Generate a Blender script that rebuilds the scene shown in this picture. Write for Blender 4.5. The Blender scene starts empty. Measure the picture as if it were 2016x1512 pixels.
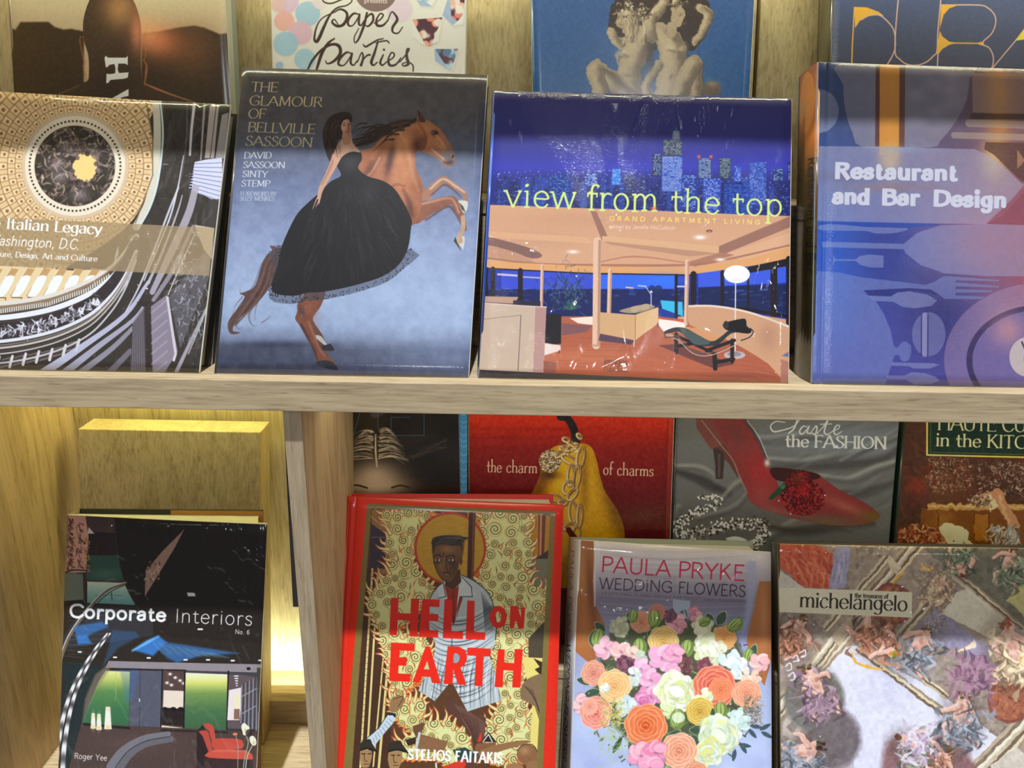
import bpy, bmesh, math, random
import numpy as np
from mathutils import Vector, Matrix

WORLD, SUN = .10, 4.15
LED_UP, LED_LOW, LED_BAY, TROUGH = 1.5, .55, 1.6, .75
SPOTS = [(-1.6, -2.19, 2.2, .4), (.43, -1.62, 2.2, .3), (.9, -4.7, 2.3, 13), (-.6, -4.9, 2.4, 13), (2.81, -3.34, 2.2, 2.5)]
# ================================================================== camera, sky, sun, lamps, exposure
scene = bpy.context.scene
R_ = math.radians
cam_d = bpy.data.cameras.new('camera'); cam = bpy.data.objects.new('camera', cam_d); scene.collection.objects.link(cam)
scene.camera = cam
PITCH, ROLL = R_(18.0), R_(1.0)
fw = Vector((0, math.cos(PITCH), -math.sin(PITCH))); u0 = Vector((0, math.sin(PITCH), math.cos(PITCH))); r0 = Vector((1, 0, 0))
rt = r0 * math.cos(ROLL) + u0 * math.sin(ROLL); up = -r0 * math.sin(ROLL) + u0 * math.cos(ROLL)
cam.matrix_world = Matrix(((rt.x, up.x, -fw.x, 0.0), (rt.y, up.y, -fw.y, -.688), (rt.z, up.z, -fw.z, .2244), (0, 0, 0, 1)))
cam_d.sensor_width = 36.0; cam_d.lens = 1515.0 / 2016 * 36; cam_d.clip_start = .02

w = bpy.data.worlds.new('world'); scene.world = w; w.use_nodes = True
bg = w.node_tree.nodes['Background']; bg.inputs['Color'].default_value = (.80, .86, 1.0, 1); bg.inputs['Strength'].default_value = WORLD

def lamp(name, kind, energy, col, loc, rot=None, look=None, **kw):
    d = bpy.data.lights.new(name, kind); d.energy = energy; d.color = col
    for k, v in kw.items(): setattr(d, k, v)
    o = bpy.data.objects.new(name, d); scene.collection.objects.link(o); o.location = loc
    if look is not None: o.rotation_euler = (Vector(look) - Vector(loc)).to_track_quat('-Z', 'Y').to_euler()
    elif rot: o.rotation_euler = rot
    return o
# high shop lighting, almost overhead and in front: its light is cut by each shelf
SUN_EL = R_(70.0)
lamp('shop_light', 'SUN', SUN, (.90, .95, 1.0), (0, -1, 3), look=Vector((0, -1, 3)) + Vector((0, math.cos(SUN_EL), -math.sin(SUN_EL))), angle=R_(1.6))
for i, (x, y, z, p) in enumerate(SPOTS):  # added disk lamps, placed only so glossy covers and film folds catch glints
    lamp('glint_spot', 'AREA', p, (.95, .97, 1.0), (x, y, z), look=(x * .3, 0, 0), shape='DISK', size=.16)
# warm strips hidden under each shelf and in the trough behind the ledge
for z, y, x0, x1, e, tilt, col in ((.514, .17, -.61, 1.05, LED_UP, 28, (1.0, .99, .68)), (-.034, .12, -.20, 1.05, LED_LOW, 0, (1.0, .90, .58)), (-.034, .285, -.612, -.226, LED_BAY, 0, (1.0, .97, .36))):
    lamp('shelf_led', 'AREA', e * (x1 - x0), col, ((x0 + x1) / 2, y, z), rot=(R_(tilt), 0, 0), shape='RECTANGLE', size=x1 - x0, size_y=.02)
lamp('trough_led', 'AREA', TROUGH, (.88, 1.0, .72), (-.40, .285, -.578), rot=(R_(128), 0, 0), shape='RECTANGLE', size=.34, size_y=.02)

vs = scene.view_settings; vs.view_transform = 'Standard'; vs.look = 'None'; vs.exposure = 0.0; vs.gamma = 1.0; vs.use_curve_mapping = False
scene.display_settings.display_device = 'sRGB'

# ------------------------------------------------------------------ print studio: covers are drawn, not loaded
def C8(c):
    return np.array(c, dtype=np.float32) / 255.0

def vnoise(h, w, cell, seed, octs=4, gain=.5, ax=1., ay=1.):
    r = np.random.RandomState(seed)
    out = np.zeros((h, w), np.float32); amp = 1.; tot = 0.
    for k in range(octs):
        cx, cy = max(1.5, cell * ax / 2**k), max(1.5, cell * ay / 2**k)
        gh, gw = int(h / cy) + 3, int(w / cx) + 3
        g = r.rand(gh, gw).astype(np.float32)
        y = np.arange(h) / cy; x = np.arange(w) / cx
        yi = y.astype(int); xi = x.astype(int)
        fy = (y - yi)[:, None]; fx = (x - xi)[None, :]
        fy = fy * fy * (3 - 2 * fy); fx = fx * fx * (3 - 2 * fx)
        a = g[yi][:, xi]; b = g[yi][:, xi + 1]; c = g[yi + 1][:, xi]; d = g[yi + 1][:, xi + 1]
        out += amp * (a * (1 - fx) * (1 - fy) + b * fx * (1 - fy) + c * (1 - fx) * fy + d * fx * fy)
        tot += amp; amp *= gain
    return out / tot

def smooth(pts, n=6, closed=False):
    p = np.array(pts, float)
    if len(p) < 3: return p
    if closed: q = np.vstack([p[-1], p, p[0], p[1]])
    else: q = np.vstack([2 * p[0] - p[1], p, 2 * p[-1] - p[-2]])
    out = []
    for i in range(1, len(q) - 2):
        a, b, c, d = q[i - 1], q[i], q[i + 1], q[i + 2]
        for t in np.arange(n) / n:
            out.append(.5 * (2 * b + (c - a) * t + (2 * a - 5 * b + 4 * c - d) * t * t + (3 * b - a - 3 * c + d) * t**3))
    if not closed: out.append(q[-2])
    return np.array(out)

class Cv:
    def __init__(s, x0, y0, x1, y1, k=1.5, col=(128, 128, 128)):
        s.x0, s.y0, s.k = x0, y0, k
        s.w, s.h = int((x1 - x0) * k), int((y1 - y0) * k)
        s.a = np.empty((s.h, s.w, 3), np.float32); s.a[:] = C8(col)
        s.clip = None; s.z = (1., 0., 0.)
    def at(s, k=1., ox=0., oy=0.):
        s.z = (1. / k, ox, oy)
    def T(s, p):
        return np.array(p, float) * s.z[0] + np.array(s.z[1:])
    def _box(s, xa, ya, xb, yb):
        i0 = max(0, int((xa - s.x0) * s.k)); i1 = min(s.w, int((xb - s.x0) * s.k) + 2)
        j0 = max(0, int((ya - s.y0) * s.k)); j1 = min(s.h, int((yb - s.y0) * s.k) + 2)
        return i0, i1, j0, j1
    def _xy(s, b):
        X = (np.arange(b[0], b[1]) + .5) / s.k + s.x0; Y = (np.arange(b[2], b[3]) + .5) / s.k + s.y0
        return X[None, :].astype(np.float32), Y[:, None].astype(np.float32)
    def XY(s): return s._xy((0, s.w, 0, s.h))
    def put(s, b, m, col, a=1.):
        if b[0] >= b[1] or b[2] >= b[3]: return
        m = m * a
        if s.clip is not None: m = m * s.clip[b[2]:b[3], b[0]:b[1]]
        v = s.a[b[2]:b[3], b[0]:b[1]]
        c = C8(col) if not isinstance(col, np.ndarray) else col
        v += (c - v) * m[..., None]
    def grad(s, stops, ang=90., x=None, y=None, mask=None):
        # stops: [(pos, col)], pos in photo px along direction ang
        X, Y = s.XY(); t = X * np.cos(np.radians(ang)) + Y * np.sin(np.radians(ang))
        ps = [p for p, _ in stops]; cs = np.array([c for _, c in stops], float) / 255
        g = np.stack([np.interp(t, ps, cs[:, i]) for i in range(3)], -1).astype(np.float32)
        if mask is None: s.a[:] = g
        else: s.a += (g - s.a) * mask[..., None]
    def mpoly(s, p, soft=.6):
        p = np.array(p, float)
        e = soft + 1
        b = s._box(p[:, 0].min() - e, p[:, 1].min() - e, p[:, 0].max() + e, p[:, 1].max() + e)
        if b[0] >= b[1] or b[2] >= b[3]: return b, None
        X, Y = s._xy(b); X = X + 0 * Y; Y = Y + 0 * X
        d = np.full(X.shape, 1e9, np.float32); ins = np.zeros(X.shape, bool)
        q = np.roll(p, -1, 0)
        for (ax, ay), (bx, by) in zip(p, q):
            dx, dy = bx - ax, by - ay; L = dx * dx + dy * dy
            if L < 1e-9: continue
            t = np.clip(((X - ax) * dx + (Y - ay) * dy) / L, 0, 1)
            d = np.minimum(d, (X - ax - t * dx)**2 + (Y - ay - t * dy)**2)
            if dy != 0:
                ins ^= ((ay > Y) != (by > Y)) & (X < ax + dx * (Y - ay) / dy)
        d = np.sqrt(d); d = np.where(ins, -d, d)
        return b, np.clip(.5 - d / max(soft, .6) , 0, 1)
    def poly(s, pts, col, a=1., soft=.6, sm=0):
        pts = s.T(pts); p = smooth(pts, sm, True) if sm else pts
        b, m = s.mpoly(p, soft)
        if m is not None: s.put(b, m, col, a)
    def mell(s, cx, cy, rx, ry=None, rot=0., soft=.6):
        ry = rx if ry is None else ry; R = max(rx, ry) + soft * 2 + 1
        b = s._box(cx - R, cy - R, cx + R, cy + R)
        if b[0] >= b[1] or b[2] >= b[3]: return b, None
        X, Y = s._xy(b); c, n = np.cos(np.radians(rot)), np.sin(np.radians(rot))
        u = ((X - cx) * c + (Y - cy) * n) / rx; v = (-(X - cx) * n + (Y - cy) * c) / ry
        r = np.sqrt(u * u + v * v)
        return b, np.clip(.5 - (r - 1) * min(rx, ry) / max(soft, .6), 0, 1)
    def ell(s, cx, cy, rx, ry=None, col=(0, 0, 0), a=1., rot=0., soft=.6):
        (cx, cy), z = s.T((cx, cy)), s.z[0]
        b, m = s.mell(cx, cy, rx * z, (rx if ry is None else ry) * z, rot, soft)
        if m is not None: s.put(b, m, col, a)
    def glow(s, cx, cy, rx, ry, col, a=1., rot=0.):
        (cx, cy), z = s.T((cx, cy)), s.z[0]; rx, ry = rx * z, ry * z
        b = s._box(cx - 2.6 * max(rx, ry), cy - 2.6 * max(rx, ry), cx + 2.6 * max(rx, ry), cy + 2.6 * max(rx, ry))
        if b[0] >= b[1] or b[2] >= b[3]: return
        X, Y = s._xy(b); c, n = np.cos(np.radians(rot)), np.sin(np.radians(rot))
        u = ((X - cx) * c + (Y - cy) * n) / rx; v = (-(X - cx) * n + (Y - cy) * c) / ry
        s.put(b, np.exp(-(u * u + v * v)), col, a)
    def line(s, pts, w, col, a=1., soft=.6, sm=0, cap=True):
        pts = s.T(pts); w = np.array(w, float) * s.z[0]
        p = smooth(pts, sm) if sm else pts
        n = len(p); ws = np.interp(np.linspace(0, 1, n), np.linspace(0, 1, len(w)), w) if w.ndim else np.full(n, float(w))
        mw = ws.max() / 2 + soft + 1
        B = s._box(p[:, 0].min() - mw, p[:, 1].min() - mw, p[:, 0].max() + mw, p[:, 1].max() + mw)
        if B[0] >= B[1] or B[2] >= B[3]: return
        M = np.zeros((B[3] - B[2], B[1] - B[0]), np.float32)
        for i in range(n - 1):
            (ax, ay), (bx, by) = p[i], p[i + 1]
            m2 = max(ws[i], ws[i + 1]) / 2 + soft + 1
            b = s._box(min(ax, bx) - m2, min(ay, by) - m2, max(ax, bx) + m2, max(ay, by) + m2)
            if b[0] >= b[1] or b[2] >= b[3]: continue
            X, Y = s._xy(b); dx, dy = bx - ax, by - ay; L = dx * dx + dy * dy + 1e-9
            t = ((X - ax) * dx + (Y - ay) * dy) / L; tc = np.clip(t, 0, 1)
            d = np.sqrt((X - ax - tc * dx)**2 + (Y - ay - tc * dy)**2) - (ws[i] + (ws[i + 1] - ws[i]) * tc) / 2
            if not cap:
                l = np.sqrt(L)
                if i == 0: d = np.maximum(d, -t * l)
                if i == n - 2: d = np.maximum(d, (t - 1) * l)
            m = np.clip(.5 - d / max(soft, .6), 0, 1)
            v = M[b[2] - B[2]:b[3] - B[2], b[0] - B[0]:b[1] - B[0]]
            np.maximum(v, m, out=v)
        s.put(B, M, col, a)
    def tex(s, amt, cell, seed, octs=4, ax=1., ay=1., tint=(1, 1, 1), mask=None):
        n = (vnoise(s.h, s.w, cell * s.k, seed, octs, .55, ax, ay) - .5) * 2 * amt
        if mask is not None: n = n * mask
        s.a += n[..., None] * np.array(tint, np.float32)
    def full(s, b, m):
        o = np.zeros((s.h, s.w), np.float32)
        if m is not None: o[b[2]:b[3], b[0]:b[1]] = m
        return o
    def region(s, pts, soft=.6, sm=0):
        pts = s.T(pts); return s.full(*s.mpoly(smooth(pts, sm, True) if sm else pts, soft))

# ------------------------------------------------------------------ lettering: pen skeletons, cap height 1
G = {
'A': (.80, '0,0 .4,1|.4,1 .8,0|.14,.34 .66,.34'), 'B': (.62, '.08,0 .08,1|~.08,1 .34,1 .52,.9 .52,.65 .34,.53 .08,.53|~.08,.53 .38,.53 .6,.4 .58,.12 .36,0 .08,0'),
'C': (.76, '~.72,.82 .58,.98 .38,1 .14,.86 .04,.5 .14,.14 .38,0 .58,.03 .73,.18'), 'D': (.78, '.08,0 .08,1|~.08,1 .38,.99 .64,.84 .74,.5 .64,.16 .38,.01 .08,0'),
'E': (.58, '.08,0 .08,1|.08,1 .54,1|.08,.52 .46,.52|.08,0 .57,0'), 'F': (.54, '.08,0 .08,1|.08,1 .54,1|.08,.52 .44,.52'),
'G': (.82, '~.74,.84 .6,.98 .4,1 .15,.86 .04,.5 .15,.14 .4,0 .6,.02 .74,.12|.74,.46 .74,.1|.48,.46 .74,.46'), 'H': (.78, '.08,0 .08,1|.7,0 .7,1|.08,.52 .7,.52'),
'I': (.24, '.12,0 .12,1'), 'J': (.38, '~.26,1 .26,.2 .18,-.02 -.02,-.06'), 'K': (.68, '.08,0 .08,1|.08,.42 .56,1|.24,.6 .66,0'), 'L': (.54, '.08,0 .08,1|.08,0 .54,0'),
'M': (.94, '.1,0 .14,1|.14,1 .47,.1|.47,.1 .8,1|.8,1 .84,0'), 'N': (.82, '.1,0 .1,1|.1,1 .72,0|.72,0 .72,1'), 'O': (.86, 'o.43,.5,.39,.5'),
'P': (.58, '.08,0 .08,1|~.08,1 .36,1 .56,.9 .57,.64 .38,.48 .08,.46'), 'Q': (.86, 'o.43,.5,.39,.5|.5,.2 .86,-.1'), 'R': (.66, '.08,0 .08,1|~.08,1 .34,1 .54,.9 .54,.64 .36,.5 .08,.48|.3,.5 .66,0'),
'S': (.54, '~.48,.86 .38,.98 .26,1 .1,.9 .08,.74 .2,.58 .38,.46 .5,.3 .46,.1 .28,0 .12,.02 .04,.16'), 'T': (.66, '.33,0 .33,1|.02,1 .64,1'),
'U': (.76, '~.08,1 .08,.35 .14,.1 .38,-.01 .6,.1 .66,.35 .66,1'), 'V': (.76, '0,1 .38,0|.38,0 .76,1'), 'W': (1.1, '0,1 .3,0|.3,0 .55,1|.55,1 .8,0|.8,0 1.1,1'),
'X': (.7, '.02,1 .68,0|.02,0 .66,1'), 'Y': (.68, '0,1 .34,.48|.68,1 .34,.48|.34,.48 .34,0'), 'Z': (.66, '.04,1 .6,1|.6,1 .03,0|.03,0 .64,0'),
'a': (.52, '~.08,.56 .2,.67 .34,.66 .42,.52 .42,.1|.42,.14 .42,0|~.42,.4 .22,.37 .08,.28 .06,.12 .18,0 .32,.03 .42,.14'), 'b': (.58, '.1,0 .1,1|o.31,.33,.21,.34'),
'c': (.48, '~.44,.56 .34,.66 .24,.67 .09,.54 .05,.33 .1,.1 .24,0 .36,.02 .46,.12'), 'd': (.58, '.48,0 .48,1|o.27,.33,.21,.34'),
'e': (.52, '~.07,.37 .47,.37 .45,.54 .36,.65 .25,.67 .1,.55 .05,.33 .1,.11 .25,0 .38,.02 .47,.13'), 'f': (.34, '~.38,.96 .3,1.01 .2,.97 .15,.8 .15,.5|.15,.7 .15,0|.02,.65 .33,.65'),
'g': (.56, 'o.27,.35,.21,.31|~.46,.65 .46,.1 .45,-.12 .35,-.27 .2,-.28 .08,-.2'), 'h': (.58, '.1,0 .1,1|~.1,.48 .2,.63 .34,.67 .46,.58 .48,.4 .48,.1|.48,.2 .48,0'),
'i': (.22, '.11,0 .11,.66|o.11,.9,.01,.01'), 'j': (.24, '~.13,.66 .13,-.1 .08,-.24 -.03,-.28|o.13,.9,.01,.01'), 'k': (.54, '.1,0 .1,1|.1,.28 .42,.66|.22,.42 .52,0'), 'l': (.22, '.11,0 .11,1'),
'm': (.88, '.1,0 .1,.66|~.1,.48 .2,.63 .31,.67 .41,.58 .44,.4 .44,.1|.44,.2 .44,0|~.44,.48 .54,.63 .65,.67 .75,.58 .78,.4 .78,.1|.78,.2 .78,0'),
'n': (.58, '.1,0 .1,.66|~.1,.48 .2,.63 .34,.67 .46,.58 .48,.4 .48,.1|.48,.2 .48,0'), 'o': (.56, 'o.28,.33,.23,.34'), 'p': (.58, '.1,-.28 .1,.66|o.31,.33,.21,.34'), 'q': (.58, '.48,-.28 .48,.66|o.27,.33,.21,.34'),
'r': (.38, '.1,0 .1,.66|~.1,.44 .17,.6 .27,.67 .37,.64'), 's': (.44, '~.38,.57 .3,.66 .2,.67 .09,.6 .08,.47 .2,.37 .33,.29 .38,.17 .32,.03 .2,0 .1,.02 .04,.11'),
't': (.36, '~.15,.86 .15,.3 .17,.08 .25,0 .36,.04|.02,.65 .34,.65'), 'u': (.58, '~.1,.66 .1,.25 .13,.08 .26,0 .38,.05 .48,.2|.48,0 .48,.66'),
'v': (.52, '.02,.66 .26,0|.26,0 .5,.66'), 'w': (.78, '.02,.66 .2,0|.2,0 .39,.64|.39,.64 .58,0|.58,0 .76,.66'), 'x': (.5, '.04,.66 .47,0|.03,0 .45,.66'), 'y': (.52, '.02,.66 .27,.02|~.5,.66 .27,.02 .18,-.2 .04,-.28'),
'z': (.46, '.05,.65 .4,.65|.4,.65 .04,.01|.04,.01 .43,.01'), '.': (.22, 'o.1,.03,.012,.012'), ',': (.22, '~.11,.05 .11,-.03 .06,-.12'), '6': (.56, 'o.28,.3,.22,.3|~.48,.92 .34,1 .16,.86 .06,.5 .06,.3'), ' ': (.32, ''), "'": (.2, '.1,1 .1,.82'), '-': (.4, '.05,.36 .35,.36')}

_gc = {}
def glyph(ch):
    if ch in _gc: return _gc[ch]
    w, sp = G[ch]; st = []
    for q in [q for q in sp.split('|') if q]:
        if q[0] == 'o':
            cx, cy, rx, ry = map(float, q[1:].split(','))
            t = np.linspace(0, 2 * np.pi, 29 if rx > .05 else 6); st.append(('o', np.stack([cx + rx * np.cos(t), cy + ry * np.sin(t)], 1)))
        elif q[0] == '~': st.append(('c', smooth([tuple(map(float, v.split(','))) for v in q[1:].split()], 5)))
        else: st.append(('l', np.array([tuple(map(float, v.split(','))) for v in q.split()])))
    _gc[ch] = (w, st); return _gc[ch]

def text(cv, s, x0, y0, x1, y1, h, col, tk=.1, tn=None, serif=0., nib=12., up=None, a=1., gap=.06, soft=.6, xh=None, slab=False, dots=1.):
    """lettering from baseline start (x0,y0) to baseline end (x1,y1), cap height h"""
    tn = tk if tn is None else tn
    (x0, y0), (x1, y1) = cv.T((x0, y0)), cv.T((x1, y1)); h = h * cv.z[0]
    adv = [glyph(c)[0] + gap for c in s]; tot = sum(adv) - gap
    ex = np.array([x1 - x0, y1 - y0], float) / tot
    eu = np.array([ex[1], -ex[0]]) / np.hypot(*ex) * h if up is None else np.array(up, float) / np.hypot(*up) * h
    xk = np.hypot(*ex); pen = 0.
    p0 = np.array([x0, y0], float); nb = np.radians(nib)
    def warp(y):
        return y if xh is None else np.where(y <= .67, y * xh / .67, xh + (y - .67) * (1 - xh) / .33)
    def wid(d):
        dx, dy = d[..., 0] * xk / h, d[..., 1]; th = np.arctan2(dy, dx)
        return np.sqrt((tk * np.abs(np.sin(th - nb)))**2 + (tn * np.abs(np.cos(th - nb)))**2)
    M = None; A = []
    for c in s:
        w, st = glyph(c)
        allp = [q for _, q in st]
        for ki, (kd, q) in enumerate(st):
            q = q.copy(); q[:, 1] = warp(q[:, 1])
            if tn > .05 and not (kd == 'l' and abs(q[0, 1] - q[-1, 1]) > .3) and len(q) != 6:
                X_ = xh or .67
                if c.islower(): q[:, 1] = np.interp(q[:, 1], [-.3, 0, X_, 1], [-.3 + tn / 2, tn / 2, X_ - tn / 2, 1 - tn / 2])
                else: q[:, 1] = np.interp(q[:, 1], [-.2, 0, 1], [-.2, tn / 2, 1 - tn / 2])
            dq = np.gradient(q, axis=0) if len(q) > 2 else np.repeat([q[1] - q[0]], 2, 0)
            ww = wid(dq) * h
            if len(q) == 6 and kd == 'o' : ww = np.full(6, max(tk, tn) * h * 1.05 * dots)
            A.append((p0 + (q[:, :1] + pen) * ex + q[:, 1:] * eu, ww, kd))
            if serif > 0 and kd in 'lc':
                for e, o in ((0, 1), (-1, -2)):
                    pt = q[e]; d = q[e] - q[o]
                    if ki or True:
                        free = True
                        for kj, r in enumerate(allp):
                            if kj == ki: continue
                            rr = r.copy(); rr[:, 1] = warp(rr[:, 1])
                            for m in range(len(rr) - 1):
                                v = rr[m + 1] - rr[m]; t = np.clip(((pt - rr[m]) @ v) / (v @ v + 1e-9), 0, 1)
                                if np.hypot(*(pt - rr[m] - t * v)) < .05: free = False; break
                    if not free: 
                        if not (kd == 'l' and abs(d[1]) > 2 * abs(d[0]) and pt[1] < .02 and abs(q[0, 0] - q[1, 0]) < .05) and not (kd == 'l' and abs(d[1]) > 2 * abs(d[0]) and pt[1] > .6 and abs(q[0, 0] - q[1, 0]) < .05): continue
                    t2 = tn * (1. if slab else .9) * h
                    if kd == 'l' and abs(d[1]) * h > abs(d[0]) * xk * .8:
                        up_ = pt[1] > .3
                        l = serif; r = serif
                        if up_ and ch_lc(c) : r = tk * .3
                        sg = np.array([[pt[0] - l * h / xk * .5 - tk * .4 * h / xk, pt[1]], [pt[0] + r * h / xk * .5 + tk * .4 * h / xk, pt[1]]])
                        sg[:, 1] += (-tn / 2 if up_ else tn / 2)
                        A.append((p0 + (sg[:, :1] + pen) * ex + sg[:, 1:] * eu, np.full(2, t2), 'l'))
                    elif kd == 'l':
                        v = -1 if pt[1] > .3 else 1
                        sg = np.array([[pt[0], pt[1] - v * tn / 2], [pt[0] + .02 * v * 0, pt[1] + v * serif * .9]])
                        A.append((p0 + (sg[:, :1] + pen) * ex + sg[:, 1:] * eu, np.array([max(tn, .06) * h, tn * .7 * h]), 'l'))
        pen += w + gap
    z_ = cv.z; cv.z = (1., 0., 0.)
    for P, ww, kd in A:
        cv.line(P, ww, col, a, soft, cap=(kd != 'l'))
    cv.z = z_

def ch_lc(c): return c in 'bdfhijklmnpqrtuvwxy' 

def lift(c, g):
    """even gain in linear light, for prints measured in dim light"""
    L = np.clip(c.a, 0, 1)**2.2 * np.array(g, np.float32)
    L = np.where(L > .6, .6 + .35 * np.tanh((L - .6) / .35), L)
    c.a = L**(1 / 2.2); return c
def scumble(cv, n, box, cols, seed, w=(3, 9), ln=20, a=.5, rot=None):
    r = np.random.RandomState(seed); x0, y0, x1, y1 = box
    for _ in range(n):
        x, y = x0 + r.rand() * (x1 - x0), y0 + r.rand() * (y1 - y0); t = (r.rand() * 6.28 if rot is None else np.radians(rot + r.randn() * 20)); l = ln * (.4 + r.rand())
        b = t + r.randn() * .7
        cv.line([(x, y), (x + l * .5 * np.cos(t), y + l * .5 * np.sin(t)), (x + l * .5 * np.cos(t) + l * .5 * np.cos(b), y + l * .5 * np.sin(t) + l * .5 * np.sin(b))], [w[0], w[0] + r.rand() * (w[1] - w[0]), w[0] * .5], cols[r.randint(len(cols))], a, sm=3, soft=1.2)

def warp(c, amp, cell, seed):
    """brushy wobble of everything drawn so far"""
    k = c.k; dx = (vnoise(c.h, c.w, cell * k, seed, 3) - .5) * 2 * amp * k * 2; dy = (vnoise(c.h, c.w, cell * k, seed + 50, 3) - .5) * 2 * amp * k * 2
    X, Y = np.meshgrid(np.arange(c.w), np.arange(c.h)); fx = np.clip(X + dx, 0, c.w - 1.001); fy = np.clip(Y + dy, 0, c.h - 1.001)
    i, j = fx.astype(int), fy.astype(int); a, b = (fx - i)[..., None].astype(np.float32), (fy - j)[..., None].astype(np.float32); g = c.a
    c.a = g[j, i] * (1 - a) * (1 - b) + g[j, i + 1] * a * (1 - b) + g[j + 1, i] * (1 - a) * b + g[j + 1, i + 1] * a * b


def art_glamour():
    c = Cv(410, 120, 970, 760, 1.5)
    c.grad([(120, (84, 78, 82)), (240, (88, 84, 92)), (300, (100, 106, 132)), (380, (122, 134, 172)), (480, (150, 165, 204)), (580, (170, 188, 224)), (640, (160, 178, 214)), (668, (132, 144, 176)), (690, (84, 90, 114)), (720, (76, 82, 108)), (750, (98, 104, 140))])
    c.glow(880, 620, 150, 75, (178, 198, 236), .7); c.glow(900, 700, 110, 30, (118, 130, 168), .6); c.glow(480, 705, 110, 30, (60, 64, 84), .6)
    c.glow(770, 520, 120, 90, (176, 194, 232), .5)
    X, Y = c.XY(); m = np.clip((675 - Y + (X - 430) * .03) / 24, 0, 1) * np.clip((520 - X) / 160, 0, 1) * np.clip((Y - 600) / 60, 0, 1)
    c.a += (C8((140, 156, 190)) - c.a) * (m * .5)[..., None]
    GO = (232, 212, 160); k = dict(tk=.125, tn=.05, serif=.14, up=(2.8, -23))
    c.at(3.436, 420, 0)
    D = (36, 28, 26)
    c.at(3.436, 420, 400)
    # floor shadow
    c.glow(430, 965, 300, 26, (52, 54, 74), .75); c.glow(640, 1105, 230, 26, (56, 58, 78), .75); c.glow(200, 1110, 200, 20, (60, 64, 84), .5)
    # tail
    T = (98, 70, 66)
    c.poly([(385, 300), (440, 310), (500, 330), (540, 420), (440, 520), (400, 560), (330, 650), (250, 730), (180, 780), (140, 830), (135, 870), (185, 880), (120, 890), (98, 840), (110, 790), (180, 700), (215, 640), (180, 620), (240, 600), (290, 560), (330, 430), (360, 370), (400, 330)], T, sm=4, soft=.9)
    r = np.random.RandomState(3)
    for i in range(70):
        t = r.rand(); o = r.randn() * 16
        c.line([(430 + o, 330 + r.rand() * 30), (370 + o, 430), (330 + o * 1.2, 560), (240 + o * 1.4, 700), (140 + o * .6, 800 + r.rand() * 40)][int(r.randint(0, 2)):], [3, 5, 2], [(70, 48, 44), (138, 96, 82), (52, 36, 36), (120, 84, 76)][r.randint(4)], .5, sm=3)
    for q in ([(190, 760), (155, 820), (170, 855), (200, 845)], [(250, 720), (240, 780), (265, 830), (300, 835)], [(290, 660), (255, 740), (250, 800), (285, 850)], [(330, 620), (290, 720), (285, 800)], [(110, 800), (100, 850), (130, 890), (185, 882)], [(330, 815), (370, 790), (395, 770)], [(240, 600), (190, 620), (180, 590)], [(200, 640), (150, 700), (130, 760)], [(560, 300), (430, 300), (385, 300)]):
        c.line(q, [6, 4, 1.5], (104, 80, 80), .8, sm=4)
    # hind legs
    L = (124, 72, 54)
    c.poly([(660, 560), (760, 600), (735, 700), (700, 750), (680, 800), (740, 890), (770, 960), (820, 985), (820, 1003), (740, 1000), (700, 930), (660, 830)], (104, 70, 58), sm=3)
    c.poly([(690, 905), (735, 905), (775, 960), (815, 975), (760, 965)], (206, 206, 204), .9, sm=3); c.poly([(740, 970), (800, 955), (824, 990), (815, 1003), (745, 1000)], (40, 40, 50))
    c.poly([(630, 560), (760, 590), (735, 690), (690, 760), (672, 800), (690, 880), (730, 980), (790, 1035), (825, 1080), (845, 1120), (830, 1130), (730, 1105), (700, 1060), (685, 1000), (600, 850), (560, 790), (575, 740), (572, 700), (600, 660), (630, 620)], L, sm=4)
    c.glow(650, 700, 50, 120, (160, 96, 72), .55, -20); c.line([(600, 830), (690, 1000), (715, 1080)], [20, 10], (70, 40, 36), .7, sm=4, soft=3); c.line([(650, 810), (720, 980), (760, 1040)], [18, 10], (168, 110, 90), .6, sm=4, soft=3); c.glow(600, 740, 22, 40, (60, 36, 34), .6)
    c.poly([(700, 1080), (760, 1065), (815, 1080), (848, 1118), (835, 1132), (740, 1110)], (44, 42, 50), sm=3)
    for _ in range(60): c.ell(600 + r.randn() * 20, 745 + r.randn() * 25, 2, col=(190, 190, 205), a=.45)
    # horse body, neck and head
    c.at(3.436, 420, 0)
    H = (176, 108, 74)
    c.line([(1440, 1330), (1500, 1270), (1560, 1225), (1620, 1260), (1700, 1320), (1700, 1380)], [70, 52, 50, 38, 32, 26], (176, 122, 96), sm=5)
    c.line([(1470, 1290), (1555, 1222), (1640, 1270), (1700, 1310)], [14, 16, 12], (226, 200, 180), .8, sm=5, soft=3); c.line([(1480, 1330), (1560, 1262), (1620, 1290), (1680, 1345)], [10, 12, 8], (106, 62, 48), .8, sm=5, soft=3)
    c.poly([(1655, 1370), (1715, 1370), (1722, 1400), (1705, 1450), (1680, 1430)], (226, 220, 210), sm=3); c.poly([(1660, 1378), (1680, 1425), (1708, 1450), (1690, 1405)], (70, 74, 66))
    c.line([(1370, 1450), (1470, 1410), (1580, 1370), (1625, 1370), (1650, 1420), (1690, 1500), (1700, 1560)], [150, 90, 62, 52, 44, 34, 28], (150, 92, 70), sm=5)
    c.line([(1420, 1390), (1590, 1350), (1640, 1390), (1660, 1450)], [20, 16, 14], (206, 150, 120), .8, sm=5, soft=3); c.line([(1440, 1500), (1580, 1410), (1630, 1440), (1680, 1530)], [12, 18, 10], (96, 56, 44), .7, sm=5, soft=3)
    c.poly([(1640, 1620), (1700, 1610), (1690, 1700), (1680, 1680), (1640, 1640)], (226, 222, 214), sm=3)
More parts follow.
